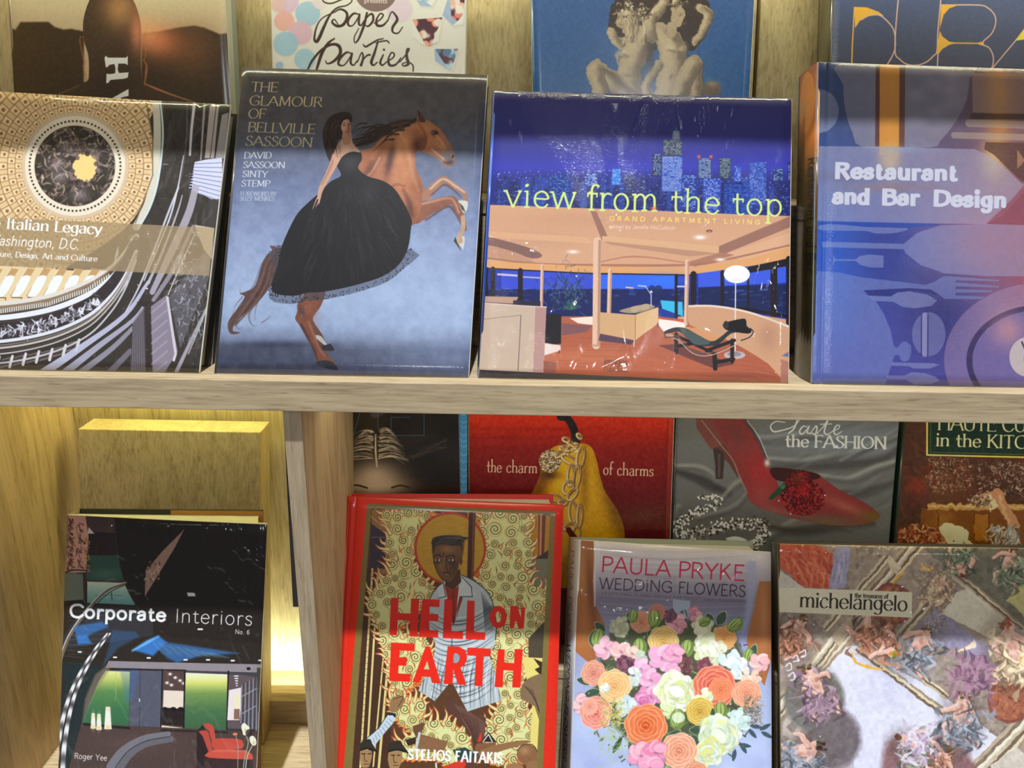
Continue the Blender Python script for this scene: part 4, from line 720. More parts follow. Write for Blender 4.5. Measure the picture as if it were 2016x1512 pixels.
def art_forehead():
    c = Cv(655, 700, 930, 1180, 1.4, (26, 22, 18)); r = np.random.RandomState(3); c.at(2.88, 640, 800)
    for _ in range(10): c.glow(r.rand() * 700 + 80, r.rand() * 450 - 100, 80, 60, (44, 38, 30), .4)
    c.glow(280, 430, 150, 90, (176, 156, 132), .95); c.glow(280, 480, 170, 50, (184, 164, 138), .9); c.glow(300, 900, 170, 300, (150, 130, 108), .8)
    for s in (-1, 1):
        for i in range(70):
            y = 150 + i * 2.5; x = 290 + s * (10 + r.rand() * 20); l = 60 + i * 1.2 + r.rand() * 40
            c.line([(x, y), (x + s * l * .5, y - 4 + r.randn() * 6), (x + s * l, y + 26 + r.randn() * 8)], [5, 4, 1], [(206, 190, 160), (60, 50, 40), (130, 112, 90), (30, 26, 22)][r.randint(4)], .75, sm=4)
    c.line([(288, 180), (288, 280), (296, 370)], [6, 10, 6], (206, 186, 160), sm=3, soft=3); c.line([(280, 60), (340, 40), (380, 20)], [40, 12], (70, 84, 100), .6, soft=5)
    c.line([(130, 490), (180, 478), (240, 494)], 10, (50, 38, 28), sm=3); c.line([(380, 492), (430, 478), (480, 492)], 10, (50, 38, 28), sm=3)
    c.poly([(755, 0), (806, 0), (806, 1200), (780, 1200)], (60, 120, 170)); 
    for i in range(30): y = -280 + i * 40 + r.rand() * 20; c.line([(768, y), (785, y + 16), (803, y + 4)], 3, (130, 180, 214), .8, sm=3)
    c.line([(757, -200), (770, 520)], 3, (90, 84, 74))
    B = (64, 100, 130)
    for q in ([(95, -60), (163, 188), (225, -60)], [(375, 75), (485, 75), (375, 75), (375, 185), (562, 185)], [(300, -100), (300, 140)], [(562, 20), (562, 185)]): c.line(q, 4, B, .8)
    for i in range(14): c.line([(450 + r.rand() * 60, 300 + r.rand() * 40), (560, 250 + r.rand() * 60), (690, 200 + r.rand() * 60)], 3, (62, 54, 44), .6, sm=3)
    c.at(); c.tex(.012, 4, 3, 2); return lift(c, (1.7, 1.7, 1.7))

def art_charms():
    c = Cv(905, 690, 1345, 1200, 1.5); r = np.random.RandomState(8)
    c.grad([(690, (206, 60, 24)), (818, (190, 44, 14)), (850, (160, 34, 12)), (880, (120, 22, 10)), (960, (96, 14, 8)), (1050, (70, 10, 6)), (1200, (90, 14, 8))])
    c.at(2.88, 640, 800)
    c.glow(1000, 180, 300, 10, (90, 18, 10), .4); c.glow(1200, 130, 360, 10, (130, 26, 12), .4); c.glow(1800, 620, 160, 60, (96, 60, 36), .6); c.glow(1000, 480, 200, 12, (70, 6, 4), .7); c.glow(1780, 690, 200, 14, (84, 6, 4), .8)
    c.line([(1335, 60), (1375, 70), (1410, 130), (1425, 220)], [40, 44, 46], (34, 28, 24), sm=4)
    P = [(1400, 215), (1470, 212), (1515, 240), (1540, 310), (1560, 400), (1590, 490), (1650, 580), (1690, 680), (1700, 800), (1690, 1000), (1000, 1000), (1080, 700), (1170, 500), (1215, 400), (1225, 330), (1250, 270), (1310, 225)]
    c.poly(P, (176, 130, 10), sm=4, soft=2); c.clip = c.region(P, sm=4); c.glow(1380, 420, 120, 200, (214, 168, 24), .7); c.glow(1480, 600, 110, 160, (196, 146, 20), .6); c.glow(1650, 600, 50, 300, (100, 66, 8), .8, -18); c.glow(1200, 500, 50, 200, (90, 50, 6), .8, 20); c.glow(1270, 390, 60, 26, (60, 30, 4), .8); c.glow(1470, 400, 26, 200, (110, 76, 10), .7); c.tex(.05, 5, 2, 3); c.clip = None
    c.ell(1275, 312, 62, 66, col=(110, 88, 64))
    for _ in range(420):
        a, q = r.rand() * 6.28, r.rand()**.5 * 60; c.ell(1275 + q * np.cos(a), 312 + q * np.sin(a) * 1.05, 4, col=[(190, 168, 128), (60, 42, 30), (230, 214, 180), (136, 110, 76)][r.randint(4)], a=.8)
    G = [(168, 140, 96), (224, 204, 160), (96, 66, 36)]
    def link(x, y, rx, ry, rot):
        t = np.linspace(0, 2 * np.pi, 26); cr, sr = np.cos(np.radians(rot)), np.sin(np.radians(rot)); q = np.stack([x + rx * np.cos(t) * cr - ry * np.sin(t) * sr, y + rx * np.cos(t) * sr + ry * np.sin(t) * cr], 1)
        c.line(q + [4, 4], 15, (60, 30, 10), .7, soft=3); c.line(q, 13, G[0]); c.line(q[4:16], [2, 6, 2], G[1]); c.line(q[17:25], [2, 6, 2], G[2])
    for x, y, rx, ry, ro in ((1440, 170, 18, 10, 50), (1365, 190, 20, 12, 20), (1400, 230, 34, 14, -30), (1350, 240, 22, 16, 0), (1330, 270, 30, 12, -40), (1380, 300, 46, 20, 30), (1445, 290, 20, 60, 10), (1425, 400, 16, 70, 8), (1390, 390, 18, 60, 4), (1375, 460, 28, 40, 20), (1400, 500, 40, 18, -50), (1310, 520, 40, 16, 30), (1345, 545, 24, 14, 0), (1400, 600, 20, 60, 0), (1440, 620, 14, 66, 4), (1385, 680, 36, 16, -20), (1420, 720, 20, 40, 10), (1400, 820, 18, 60, 0), (1440, 900, 18, 60, 10)): link(x, y, rx, ry, ro)
    for _ in range(60): c.ell(1330 + r.rand() * 100, 200 + r.rand() * 80, 5, col=G[r.randint(3)], a=.8)
    c.line([(1380, 700), (1420, 760)], [30, 40], (70, 16, 14))
    W = (206, 176, 150); t = dict(tk=.09, tn=.05, serif=.08, xh=.52, gap=.08)
    text(c, 'the', 918, 374, 1000, 376, 74, W, **t); text(c, 'charm', 1028, 376, 1202, 380, 74, W, **t); text(c, 'of', 1576, 388, 1628, 390, 74, W, **t); text(c, 'charms', 1655, 392, 1862, 398, 74, W, **t)
    c.line([(1945, 60), (1925, 760)], 5, (60, 20, 10), .5); c.poly([(1950, 0), (2000, 0), (1990, 1200), (1925, 1200), (1930, 700)], (150, 70, 44), .35)
    c.at(); c.tex(.01, 4, 3, 2); return lift(c, (1.7, 1.7, 1.7))

def art_shoe():
    c = Cv(1310, 690, 1790, 1200, 1.5, (92, 88, 84)); r = np.random.RandomState(5); c.at(2.816, 1300, 800)
    c.glow(1050, 180, 500, 90, (108, 110, 120), .8); c.glow(300, 650, 500, 120, (78, 72, 66), .8); c.glow(900, 500, 200, 60, (110, 106, 100), .5)
    for q, col, w in (([(590, 290), (800, 300), (1100, 240), (1340, 150)], (128, 126, 124), [20, 30, 16]), ([(600, 340), (900, 330), (1200, 300), (1340, 220)], (68, 64, 62), [14, 40, 20]), ([(860, 380), (1050, 400), (1200, 340), (1330, 300)], (136, 132, 124), [10, 40, 20]), ([(900, 480), (1100, 480), (1300, 420)], (70, 66, 62), [20, 50, 20]), ([(380, 130), (560, 180), (800, 160), (1000, 180)], (128, 126, 128), [20, 40, 10]), ([(80, 330), (220, 340), (300, 400), (300, 450)], (136, 130, 120), [10, 30, 8]), ([(80, 360), (200, 400), (300, 450), (380, 480)], (52, 46, 42), [20, 50, 20]), ([(330, 520), (420, 430), (500, 400)], (130, 124, 112), [10, 30, 10]), ([(200, 620), (400, 560), (480, 480)], (116, 110, 102), [10, 30, 10]), ([(600, 720), (760, 640), (900, 640), (1050, 680)], (120, 114, 106), [30, 60, 20]), ([(560, 660), (760, 690), (1000, 660), (1180, 650)], (56, 48, 42), [20, 46, 20]), ([(100, 560), (80, 620), (120, 680)], (120, 116, 108), [30, 40, 20]), ([(1000, 300), (1150, 220), (1340, 110)], (118, 116, 118), [8, 20, 8])):
        c.line(q, w, col, .95, sm=6, soft=8); c.line([(x + 6, y + 16) for x, y in q], w, (60, 56, 54), .5, sm=6, soft=8)
    for _ in range(30):
        x = 600 + r.rand() * 600; y = 130 + r.rand() * 500; c.line([(x, y), (x + 120, y - 30), (x + 260, y - 100 - r.rand() * 40)], [3, 14, 3], [(120, 118, 116), (76, 72, 70)][r.randint(2)], .35, sm=4, soft=8)
    # heel and sole
    c.poly([(195, 70), (290, 60), (380, 240), (440, 340), (430, 400), (380, 320), (300, 240), (225, 150)], (86, 46, 40), sm=0); c.poly([(290, 230), (345, 250), (355, 290), (345, 405), (305, 405), (303, 320)], (54, 42, 38), sm=0); c.line([(325, 270), (325, 390)], 8, (96, 80, 76), .8, soft=4); c.poly([(190, -200), (460, -200), (480, 90), (330, 220), (280, 240), (200, 120)], (104, 56, 50))
    S = [(300, 60), (470, 70), (560, 230), (600, 340), (640, 400), (660, 450), (720, 380), (850, 370), (900, 400), (1000, 470), (1120, 530), (1218, 605), (1180, 640), (1080, 664), (940, 660), (760, 630), (620, 590), (540, 560), (490, 520), (460, 430), (400, 300), (330, 160)]
    c.poly(S, (118, 42, 38), sm=3); c.clip = c.region(S, sm=3); c.glow(560, 370, 100, 70, (140, 38, 38), .9, 50); c.glow(420, 160, 60, 120, (96, 50, 46), .8, -25); c.glow(1030, 560, 130, 30, (150, 80, 66), .8, 22); c.glow(1180, 615, 70, 34, (96, 80, 24), .9); c.glow(920, 640, 240, 40, (96, 76, 60), .9, 4); c.glow(560, 500, 60, 60, (140, 62, 56), .7, 30); c.glow(640, 580, 100, 26, (132, 84, 76), .6, 12); c.clip = None
    c.poly([(608, 345), (720, 348), (860, 372), (880, 400), (760, 420), (640, 410)], (52, 20, 18), sm=3); c.line([(230, 80), (330, 210), (400, 300), (440, 400), (480, 480)], 7, (120, 104, 88), .9, sm=4); c.line([(320, 75), (370, 210), (450, 350), (490, 420)], 6, (90, 50, 44), .8, sm=4)
    c.line([(465, 80), (530, 170), (580, 280), (590, 330)], [14, 12, 16], (62, 58, 60), sm=4); c.line([(480, 80), (545, 170), (590, 280)], 4, (190, 186, 184), .8, sm=4); c.glow(590, 315, 14, 20, (226, 190, 180), .9)
    c.line([(610, 510), (660, 470), (690, 445)], [20, 34, 40], (30, 60, 36), sm=3); c.glow(680, 450, 16, 12, (70, 120, 80), .8)
    for _ in range(900):
        a, q = r.rand() * 6.28, r.rand()**.5; x, y = (770 + q * 74 * np.cos(a), 440 + q * 84 * np.sin(a)) if _ % 2 else (790 + q * 125 * np.cos(a), 510 + q * 105 * np.sin(a) * .9)
        c.ell(x, y, 6, col=[(110, 12, 14), (60, 6, 8), (160, 30, 26), (88, 10, 12), (40, 6, 6)][r.randint(5)], a=.8)
    c.glow(760, 400, 40, 30, (96, 50, 20), .6); c.glow(780, 470, 30, 30, (170, 30, 24), .6); c.ell(655, 525, 4, col=(240, 220, 214)); c.ell(910, 495, 5, col=(240, 200, 190)); c.ell(720, 598, 4, col=(230, 190, 180))
    # bead rope
    path = smooth([(215, 510), (320, 510), (300, 550), (200, 590), (120, 640), (100, 690), (160, 710), (260, 700), (330, 670), (430, 655), (540, 650), (580, 690), (540, 740), (520, 790)], 14)
    for i, (x, y) in enumerate(path):
        wd = 10 + 22 * min(1, i / 60.)
        for _ in range(4): c.ell(x + r.randn() * wd * .5, y + r.randn() * wd * .5, 6, col=[(196, 186, 168), (40, 34, 30), (120, 108, 96), (230, 222, 206)][r.randint(4)], a=.85)
    c.poly([(360, 735), (420, 722), (480, 745), (400, 750)], (196, 186, 170), sm=3)
    W = (240, 234, 224)
    def ink(q, w): c.line(q, w, W, sm=6)
    ink([(690, 90), (640, 85), (610, 110), (625, 140), (670, 135), (740, 110), (780, 60)], [4, 5, 8, 8, 6, 5]); ink([(700, 60), (755, 60), (750, 100), (735, 130), (710, 150)], [4, 6, 10, 8])
    ink([(815, 115), (790, 112), (770, 140), (785, 155), (810, 130), (825, 110), (812, 145), (830, 152)], [4, 8, 9, 6, 5, 8, 7]); ink([(830, 150), (862, 110), (866, 130), (858, 155), (838, 150)], [4, 8, 9, 6]); ink([(868, 152), (905, 110), (932, 66), (915, 110), (908, 145), (925, 157), (950, 142)], [4, 6, 7, 9, 9, 7, 4]); ink([(886, 100), (948, 98)], [5, 5]); ink([(950, 140), (985, 125), (992, 108), (975, 108), (960, 140), (975, 158), (1005, 140)], [4, 5, 5, 9, 8, 4])
    text(c, 'the FASHION', 692, 226, 1252, 240, 70, W, .17, .055, .14, xh=.66)
    c.line([(95, 60), (75, 900)], 5, (50, 46, 42), .6); c.poly([(1325, 60), (1400, 60), (1380, 1200), (1262, 1200), (1270, 740)], (20, 34, 26))
    c.at(); c.tex(.015, 4, 3, 2); return lift(c, (1.75, 1.75, 1.75))

def art_kitchen():
    c = Cv(1755, 690, 2220, 1200, 1.5, (70, 42, 26)); r = np.random.RandomState(12); c.at(2.816, 1300, 800)
    scumble(c, 300, (1300, 60, 2500, 800), [(92, 56, 34), (52, 32, 22), (110, 40, 26), (80, 60, 34)], 2, (8, 26), 90, .5)
    c.glow(1430, 420, 70, 60, (130, 44, 26), .7); c.glow(1600, 420, 120, 80, (110, 66, 36), .6)
    scumble(c, 420, (1480, 260, 1720, 440), [(150, 110, 80), (96, 66, 50), (190, 160, 130), (60, 36, 26)], 4, (3, 8), 18, .7); scumble(c, 700, (1760, 280, 2400, 460), [(150, 130, 116), (80, 60, 50), (196, 180, 160), (54, 34, 26)], 5, (3, 8), 20, .7)
    c.poly([(1480, 510), (2300, 510), (2300, 545), (1480, 540)], (176, 134, 74)); c.poly([(1450, 540), (2300, 545), (2300, 740), (1420, 740)], (112, 66, 14)); c.glow(1560, 600, 60, 80, (150, 100, 30), .7); c.line([(1480, 520), (2300, 530)], 5, (226, 196, 140), .8); c.line([(1540, 550), (1530, 720)], 5, (60, 30, 8), .8); c.poly([(1740, 560), (1820, 560), (1815, 720), (1735, 720)], (150, 96, 24)); c.line([(1740, 560), (1820, 560), (1815, 720), (1735, 720), (1740, 560)], 5, (70, 38, 10), .8)
    c.line([(1740, 490), (1800, 470), (1860, 455)], [30, 40, 44], (176, 130, 96), sm=3); c.poly([(1820, 460), (1880, 440), (1900, 470), (1880, 520), (1825, 560)], (214, 184, 140), sm=0); c.line([(1870, 460), (1910, 540), (1960, 620)], [60, 60, 56], (176, 126, 88), sm=3); c.line([(1880, 470), (1900, 540), (1935, 610)], 14, (216, 170, 130), .8, sm=3, soft=6)
    scumble(c, 120, (1830, 620, 1990, 760), [(160, 160, 156), (96, 96, 92), (210, 206, 196)], 6, (6, 14), 60, .7, 110); scumble(c, 90, (1720, 470, 1830, 520), [(206, 190, 160), (130, 110, 86), (80, 50, 34)], 8, (4, 10), 24, .8)
    scumble(c, 520, (1320, 640, 1620, 750), [(176, 110, 66), (96, 40, 22), (210, 150, 100), (60, 26, 16), (140, 70, 40)], 7, (5, 14), 30, .8)
    c.poly([(1540, 640), (1570, 612), (1650, 625), (1710, 660), (1700, 700), (1740, 745), (1660, 752), (1590, 730)], (222, 198, 150)); c.ell(1628, 716, 6, col=(60, 40, 20)); c.glow(1600, 690, 30, 30, (190, 160, 110), .5)
    scumble(c, 400, (1300, 760, 2400, 1150), [(120, 70, 40), (60, 30, 18), (170, 120, 80), (90, 60, 40)], 17, (6, 16), 40, .7)
    c.at(); warp(c, 2.5, 9, 4); c.at(2.816, 1300, 800)
    c.poly([(1475, -500), (2500, -500), (2500, 275), (1475, 252)], (214, 180, 90)); c.poly([(1485, -500), (2500, -500), (2500, 266), (1485, 244)], (24, 44, 34)); c.line([(1500, 0), (1498, 234), (2500, 256)], 3, (150, 130, 70), .7)
    W = (222, 206, 150); text(c, 'HAUTE CUISINE', 1540, 118, 2250, 132, 84, W, .12, .04, .1, gap=.05); text(c, 'in the KITCHEN', 1528, 202, 2230, 222, 70, W, .16, .055, .14, xh=.66)
    c.line([(1355, 60), (1300, 900)], 5, (36, 60, 46), .8)
    c.at(); c.tex(.03, 6, 3, 3); return lift(c, (1.7, 1.7, 1.7))

def art_offices():
    c = Cv(95, 1000, 535, 1680, 1.5, (38, 32, 26)); r = np.random.RandomState(4); c.at(2.965, 0, 780)
    # upper frame
    c.poly([(380, 690), (670, 700), (700, 960), (720, 1090), (380, 1090)], (64, 50, 48)); c.poly([(520, 790), (690, 800), (700, 960), (520, 950)], (40, 30, 30)); c.poly([(510, 930), (705, 930), (725, 1080), (510, 1075)], (46, 70, 58)); c.glow(620, 1040, 90, 30, (70, 100, 84), .7)
    c.poly([(385, 690), (500, 690), (520, 820), (505, 1030), (370, 1035)], (176, 130, 112)); scumble(c, 90, (388, 700, 425, 1020), [(70, 44, 34), (110, 76, 62)], 3, (5, 12), 22, .9, 60); scumble(c, 60, (445, 740, 480, 1000), [(70, 44, 34), (120, 84, 70)], 4, (5, 10), 20, .9, 60); scumble(c, 40, (495, 820, 525, 1010), [(50, 36, 30), (150, 106, 60)], 5, (5, 10), 18, .9, 60); c.poly([(520, 765), (555, 803), (515, 803)], (190, 170, 160))
    c.poly([(370, 1040), (430, 1035), (500, 1045), (495, 1190), (360, 1200)], (96, 104, 88)); c.line([(370, 1035), (430, 1018), (510, 1020)], 8, (50, 44, 38), sm=3); c.line([(495, 1040), (500, 1190)], 18, (60, 40, 36)); 
    m = c.region([(512, 1085), (735, 1092), (795, 1222), (650, 1215), (512, 1210)]); c.at(); c.grad([(1146, (176, 184, 158)), (1166, (130, 160, 144)), (1192, (84, 128, 124))], mask=m); c.at(2.965, 0, 780); c.line([(560, 1170), (655, 1160), (720, 1170)], 3, (60, 90, 90), .8); c.line([(655, 1150), (660, 1195)], 5, (40, 60, 60))
    c.poly([(670, 700), (1560, 740), (1560, 1450), (900, 1400), (830, 1260), (740, 1110), (700, 960)], (34, 28, 24), sm=0); c.line([(672, 705), (690, 900), (740, 1110), (830, 1270), (900, 1400)], 4, (56, 48, 40), .9, sm=4)
    c.poly([(1085, 770), (1030, 880), (940, 1030), (852, 1172), (858, 1020), (960, 900), (1060, 800)], (140, 110, 96)); scumble(c, 40, (860, 960, 940, 1090), [(70, 50, 40), (176, 150, 130)], 6, (5, 10), 22, .8, 120); c.poly([(1098, 1148), (1142, 1150), (1148, 1170), (1104, 1170)], (236, 230, 216)); c.poly([(1160, 1358), (1190, 1358), (1190, 1368), (1160, 1368)], (226, 222, 212))
    c.line([(1110, 750), (1040, 870)], 3, (20, 16, 14)); c.poly([(500, 1230), (900, 1260), (900, 1400), (380, 1480), (360, 1420)], (44, 42, 44))
    for i in range(10): c.line([(400, 1260 + i * 28), (680 - i * 10, 1250 + i * 28)], 3, (84, 84, 86), .4)
    c.line([(740, 1092), (640, 1130), (560, 1200), (470, 1310), (400, 1420), (350, 1560)], 16, (96, 84, 74), sm=5); c.line([(735, 1088), (630, 1128), (545, 1205), (460, 1310), (390, 1420), (340, 1560)], 5, (190, 180, 166), sm=5); c.line([(745, 1100), (650, 1145), (570, 1215), (480, 1330)], 4, (30, 26, 22), sm=5)
    # blue lights
    c.at(2.965, 0, 1100)
    for q, a in (([(430, 400), (600, 370), (640, 400), (540, 440), (460, 500)], .7), ([(450, 455), (510, 450), (540, 500), (460, 505)], .9), ([(780, 535), (860, 480), (930, 450), (980, 490), (900, 570)], .95), ([(890, 480), (980, 490), (1180, 520), (1400, 555), (1180, 570), (1040, 610), (980, 580)], .7), ([(660, 420), (800, 430), (820, 460), (700, 520), (600, 640), (640, 520)], .35)):
        c.poly(q, (50, 100, 160), a, soft=5)
    for i in range(22): c.line([(900 + i * 16, 490 + i * 3), (960 + i * 18, 560 + i * 1)], 4, [(90, 150, 200), (70, 84, 90), (110, 120, 110)][i % 3], .4, soft=3)
    c.line([(780, 540), (870, 490), (935, 455)], [10, 16, 4], (110, 170, 220), .7, soft=4)
    for i in range(16): c.line([(370, 470 + i * 34), (520 - i * 9, 480 + i * 34)], 4, (74, 84, 84), .45)
    # band and hall
    c.poly([(340, 600), (620, 630), (560, 760), (480, 980), (400, 1221), (340, 1221)], (30, 38, 38)); c.poly([(640, 600), (1530, 620), (1520, 670), (1340, 665), (620, 640)], (120, 112, 116)); c.poly([(610, 640), (1520, 668), (1500, 1000), (480, 1000)], (56, 52, 58))
    for x, y in ((677, 579), (875, 582), (1090, 593), (1220, 593), (1362, 598), (468, 548), (1520, 597)): c.line([(x - 8, y), (x + 8, y)], 9, (250, 244, 230))
    m = c.region([(622, 658), (765, 662), (757, 985), (484, 965), (520, 860), (580, 720)]); c.at(); c.grad([(1320, (196, 196, 130)), (1340, (150, 160, 84)), (1362, (76, 112, 64)), (1400, (50, 92, 60)), (1432, (46, 84, 56))], mask=m); c.at(2.965, 0, 1100)
    m = c.region([(1090, 668), (1335, 678), (1328, 1005), (1080, 1000)]); c.at(); c.grad([(1325, (222, 222, 176)), (1345, (176, 180, 96)), (1366, (96, 122, 66)), (1400, (60, 92, 58)), (1436, (50, 80, 54))], mask=m); c.at(2.965, 0, 1100)
    c.line([(684, 665), (682, 800), (676, 835)], 3, (150, 160, 90), .6); c.poly([(768, 650), (960, 650), (948, 1000), (760, 990)], (70, 72, 84)); c.line([(826, 650), (820, 990)], 4, (50, 50, 60)); c.line([(820, 820), (822, 836)], 6, (190, 190, 190)); c.poly([(700, 640), (826, 640), (780, 830), (735, 840), (720, 720)], (60, 90, 140), .35, soft=6); c.line([(955, 650), (945, 1000)], 8, (28, 24, 26)); c.line([(605, 645), (1090, 655)], 10, (34, 28, 28))
    c.poly([(962, 655), (1088, 660), (1080, 1000), (950, 995)], (70, 54, 50)); c.poly([(962, 770), (1084, 775), (1080, 880), (958, 875)], (206, 176, 160)); c.poly([(958, 870), (1080, 880), (1078, 980), (952, 970)], (34, 26, 26)); c.poly([(950, 975), (1076, 990), (1075, 1003), (948, 998)], (206, 186, 150))
    for x, y in ((1000, 676), (1030, 697), (1058, 714), (982, 727), (1008, 740), (1078, 730)): c.glow(x, y, 9, 7, (255, 246, 230), 1)
    for x in (968, 1018, 1062): c.ell(x, 880, 18, 12, col=(20, 16, 18))
    c.line([(1086, 665), (1078, 1003)], 9, (24, 20, 22)); c.line([(1337, 660), (1328, 1005)], 9, (24, 20, 22)); c.poly([(1340, 680), (1410, 680), (1520, 700), (1520, 1000), (1330, 990)], (80, 68, 70)); c.poly([(1340, 770), (1410, 755), (1408, 880), (1400, 945), (1330, 945)], (206, 182, 182)); c.poly([(1370, 800), (1405, 790), (1400, 870), (1370, 880)], (226, 190, 150)); c.poly([(1370, 880), (1402, 880), (1400, 940), (1368, 940)], (110, 84, 70))
    for i in range(5): c.line([(1372 + i * 3, 688 + i * 14), (1392 - i, 688 + i * 14)], 6, (240, 236, 230))
    for i in range(9): c.line([(1414 + i * 11, 740 - i * 6), (1408 + i * 11, 960 + i * 6)], [4, 5], [(120, 128, 140), (44, 44, 50)][i % 2])
    for y in (790, 890): c.line([(1410, y + 20), (1500, y - 30)], 5, (120, 128, 140))
    c.ell(1453, 645, 12, 9, col=(20, 20, 22)); c.poly([(1500, 640), (1530, 640), (1525, 900), (1502, 900)], (60, 56, 44)); 
    c.poly([(480, 965), (1500, 1010), (1500, 1800), (300, 1800), (380, 1300)], (64, 50, 46)); c.glow(800, 1080, 260, 60, (76, 60, 56), .7); c.line([(484, 968), (760, 992)], 14, (30, 28, 26)); c.line([(950, 1003), (1330, 1015)], 14, (40, 34, 32))
    for x, y0, y1, w in ((548, 905, 995, 28), (582, 910, 1002, 30), (635, 868, 998, 40)):
        c.poly([(x - w * .32, y0), (x + w * .32, y0), (x + w * .55, y1), (x - w * .55, y1)], (232, 206, 176)); c.glow(x, (y0 + y1) / 2, w * .3, 40, (250, 232, 190), .8); c.glow(x, y1 - 12, w * .4, 12, (206, 140, 90), .7); c.glow(x, y0 + 14, w * .3, 12, (214, 150, 110), .6)
    c.line([(990, 1025), (850, 1050), (740, 1110), (680, 1180), (650, 1260), (640, 1500)], [30, 40, 60, 80], (96, 94, 100), sm=5); c.line([(1005, 1055), (870, 1080), (780, 1130), (720, 1200), (690, 1260)], [34, 40, 50], (84, 82, 88), sm=5); c.line([(995, 1040), (860, 1066), (760, 1120), (700, 1190), (670, 1260), (660, 1500)], 4, (40, 36, 38), sm=5)
    # red chairs
    c.poly([(1155, 1010), (1190, 970), (1240, 1080), (1220, 1221), (1200, 1600), (1150, 1600)], (38, 26, 26)); c.poly([(1165, 1010), (1215, 1005), (1230, 1050), (1250, 1140), (1230, 1150), (1190, 1040)], (150, 60, 50), sm=2); c.poly([(1190, 970), (1235, 965), (1255, 1000), (1262, 1060), (1240, 1060), (1225, 1010)], (156, 62, 50), sm=2)
    c.poly([(1240, 1062), (1290, 1050), (1400, 1055), (1420, 1075), (1415, 1110), (1290, 1118), (1250, 1110)], (158, 62, 50), sm=2); c.poly([(1210, 1140), (1260, 1118), (1440, 1122), (1478, 1165), (1440, 1175), (1220, 1162)], (164, 68, 54), sm=2); c.poly([(1200, 1165), (1480, 1175), (1470, 1600), (1200, 1600)], (50, 34, 34)); c.line([(1250, 1122), (1430, 1126)], 8, (196, 96, 78), .7, soft=4)
    c.line([(1390, 1221), (1392, 1100), (1378, 1030)], 4, (140, 130, 110), sm=3); c.line([(1420, 1400), (1425, 1200), (1450, 1080), (1440, 1040)], 6, (120, 130, 110), sm=4); c.line([(1430, 1400), (1440, 1180), (1475, 1090)], 5, (150, 160, 140), sm=4)
    for x, y, a in ((1438, 1005, 20), (1478, 1065, -20), (1430, 992, -10)): c.ell(x, y, 18, 30, col=(226, 214, 176), rot=a); c.glow(x + 4, y + 12, 8, 12, (150, 130, 80), .7)
    c.ell(1375, 1026, 14, 8, col=(180, 110, 70)); c.ell(1455, 1020, 20, 22, col=(34, 26, 30), a=.8)
    # chrome banister
    rail = smooth([(640, 440), (570, 530), (500, 640), (440, 760), (400, 880), (370, 1020), (350, 1180), (345, 1400), (340, 1700)], 26); n = len(rail)
    for o, ph in ((-16, 0), (14, 2)):
        for i in range(n - 1):
            w = 10 + 26 * i / n; k_ = .5 + .5 * np.sin(i * .34 + ph) ; g = 70 + 150 * k_
            off = o * (.5 + 1.1 * i / n); c.line([(rail[i, 0] + off, rail[i, 1]), (rail[i + 1, 0] + off, rail[i + 1, 1])], w, (g, g * .97, g * .96))
    c.line([(640, 440), (570, 530), (500, 640), (440, 760), (400, 880), (370, 1020), (350, 1180), (345, 1400), (340, 1700)], [3, 6, 8], (24, 20, 22), sm=10)
    c.poly([(660, 600), (640, 660), (560, 780), (510, 900), (480, 980), (500, 820), (560, 680)], (120, 104, 88), .6, soft=5)
    c.at(2.965, 0, 780)
    W = (244, 242, 240); text(c, 'Corporate', 408, 1300, 972, 1322, 88, W, .17, gap=.1, xh=.72); text(c, 'Interiors', 1028, 1324, 1474, 1344, 82, W, .06, gap=.1, xh=.72); text(c, 'No. 6', 1376, 1391, 1458, 1395, 27, (220, 216, 212), .1, gap=.12)
    c.at(2.965, 0, 1100); text(c, 'Roger Yee', 437, 1170, 628, 1182, 34, (220, 214, 210), .09, gap=.1, xh=.72)
    c.at(); c.tex(.012, 4, 3, 2); return lift(c, (1.3, 1.3, 1.3))


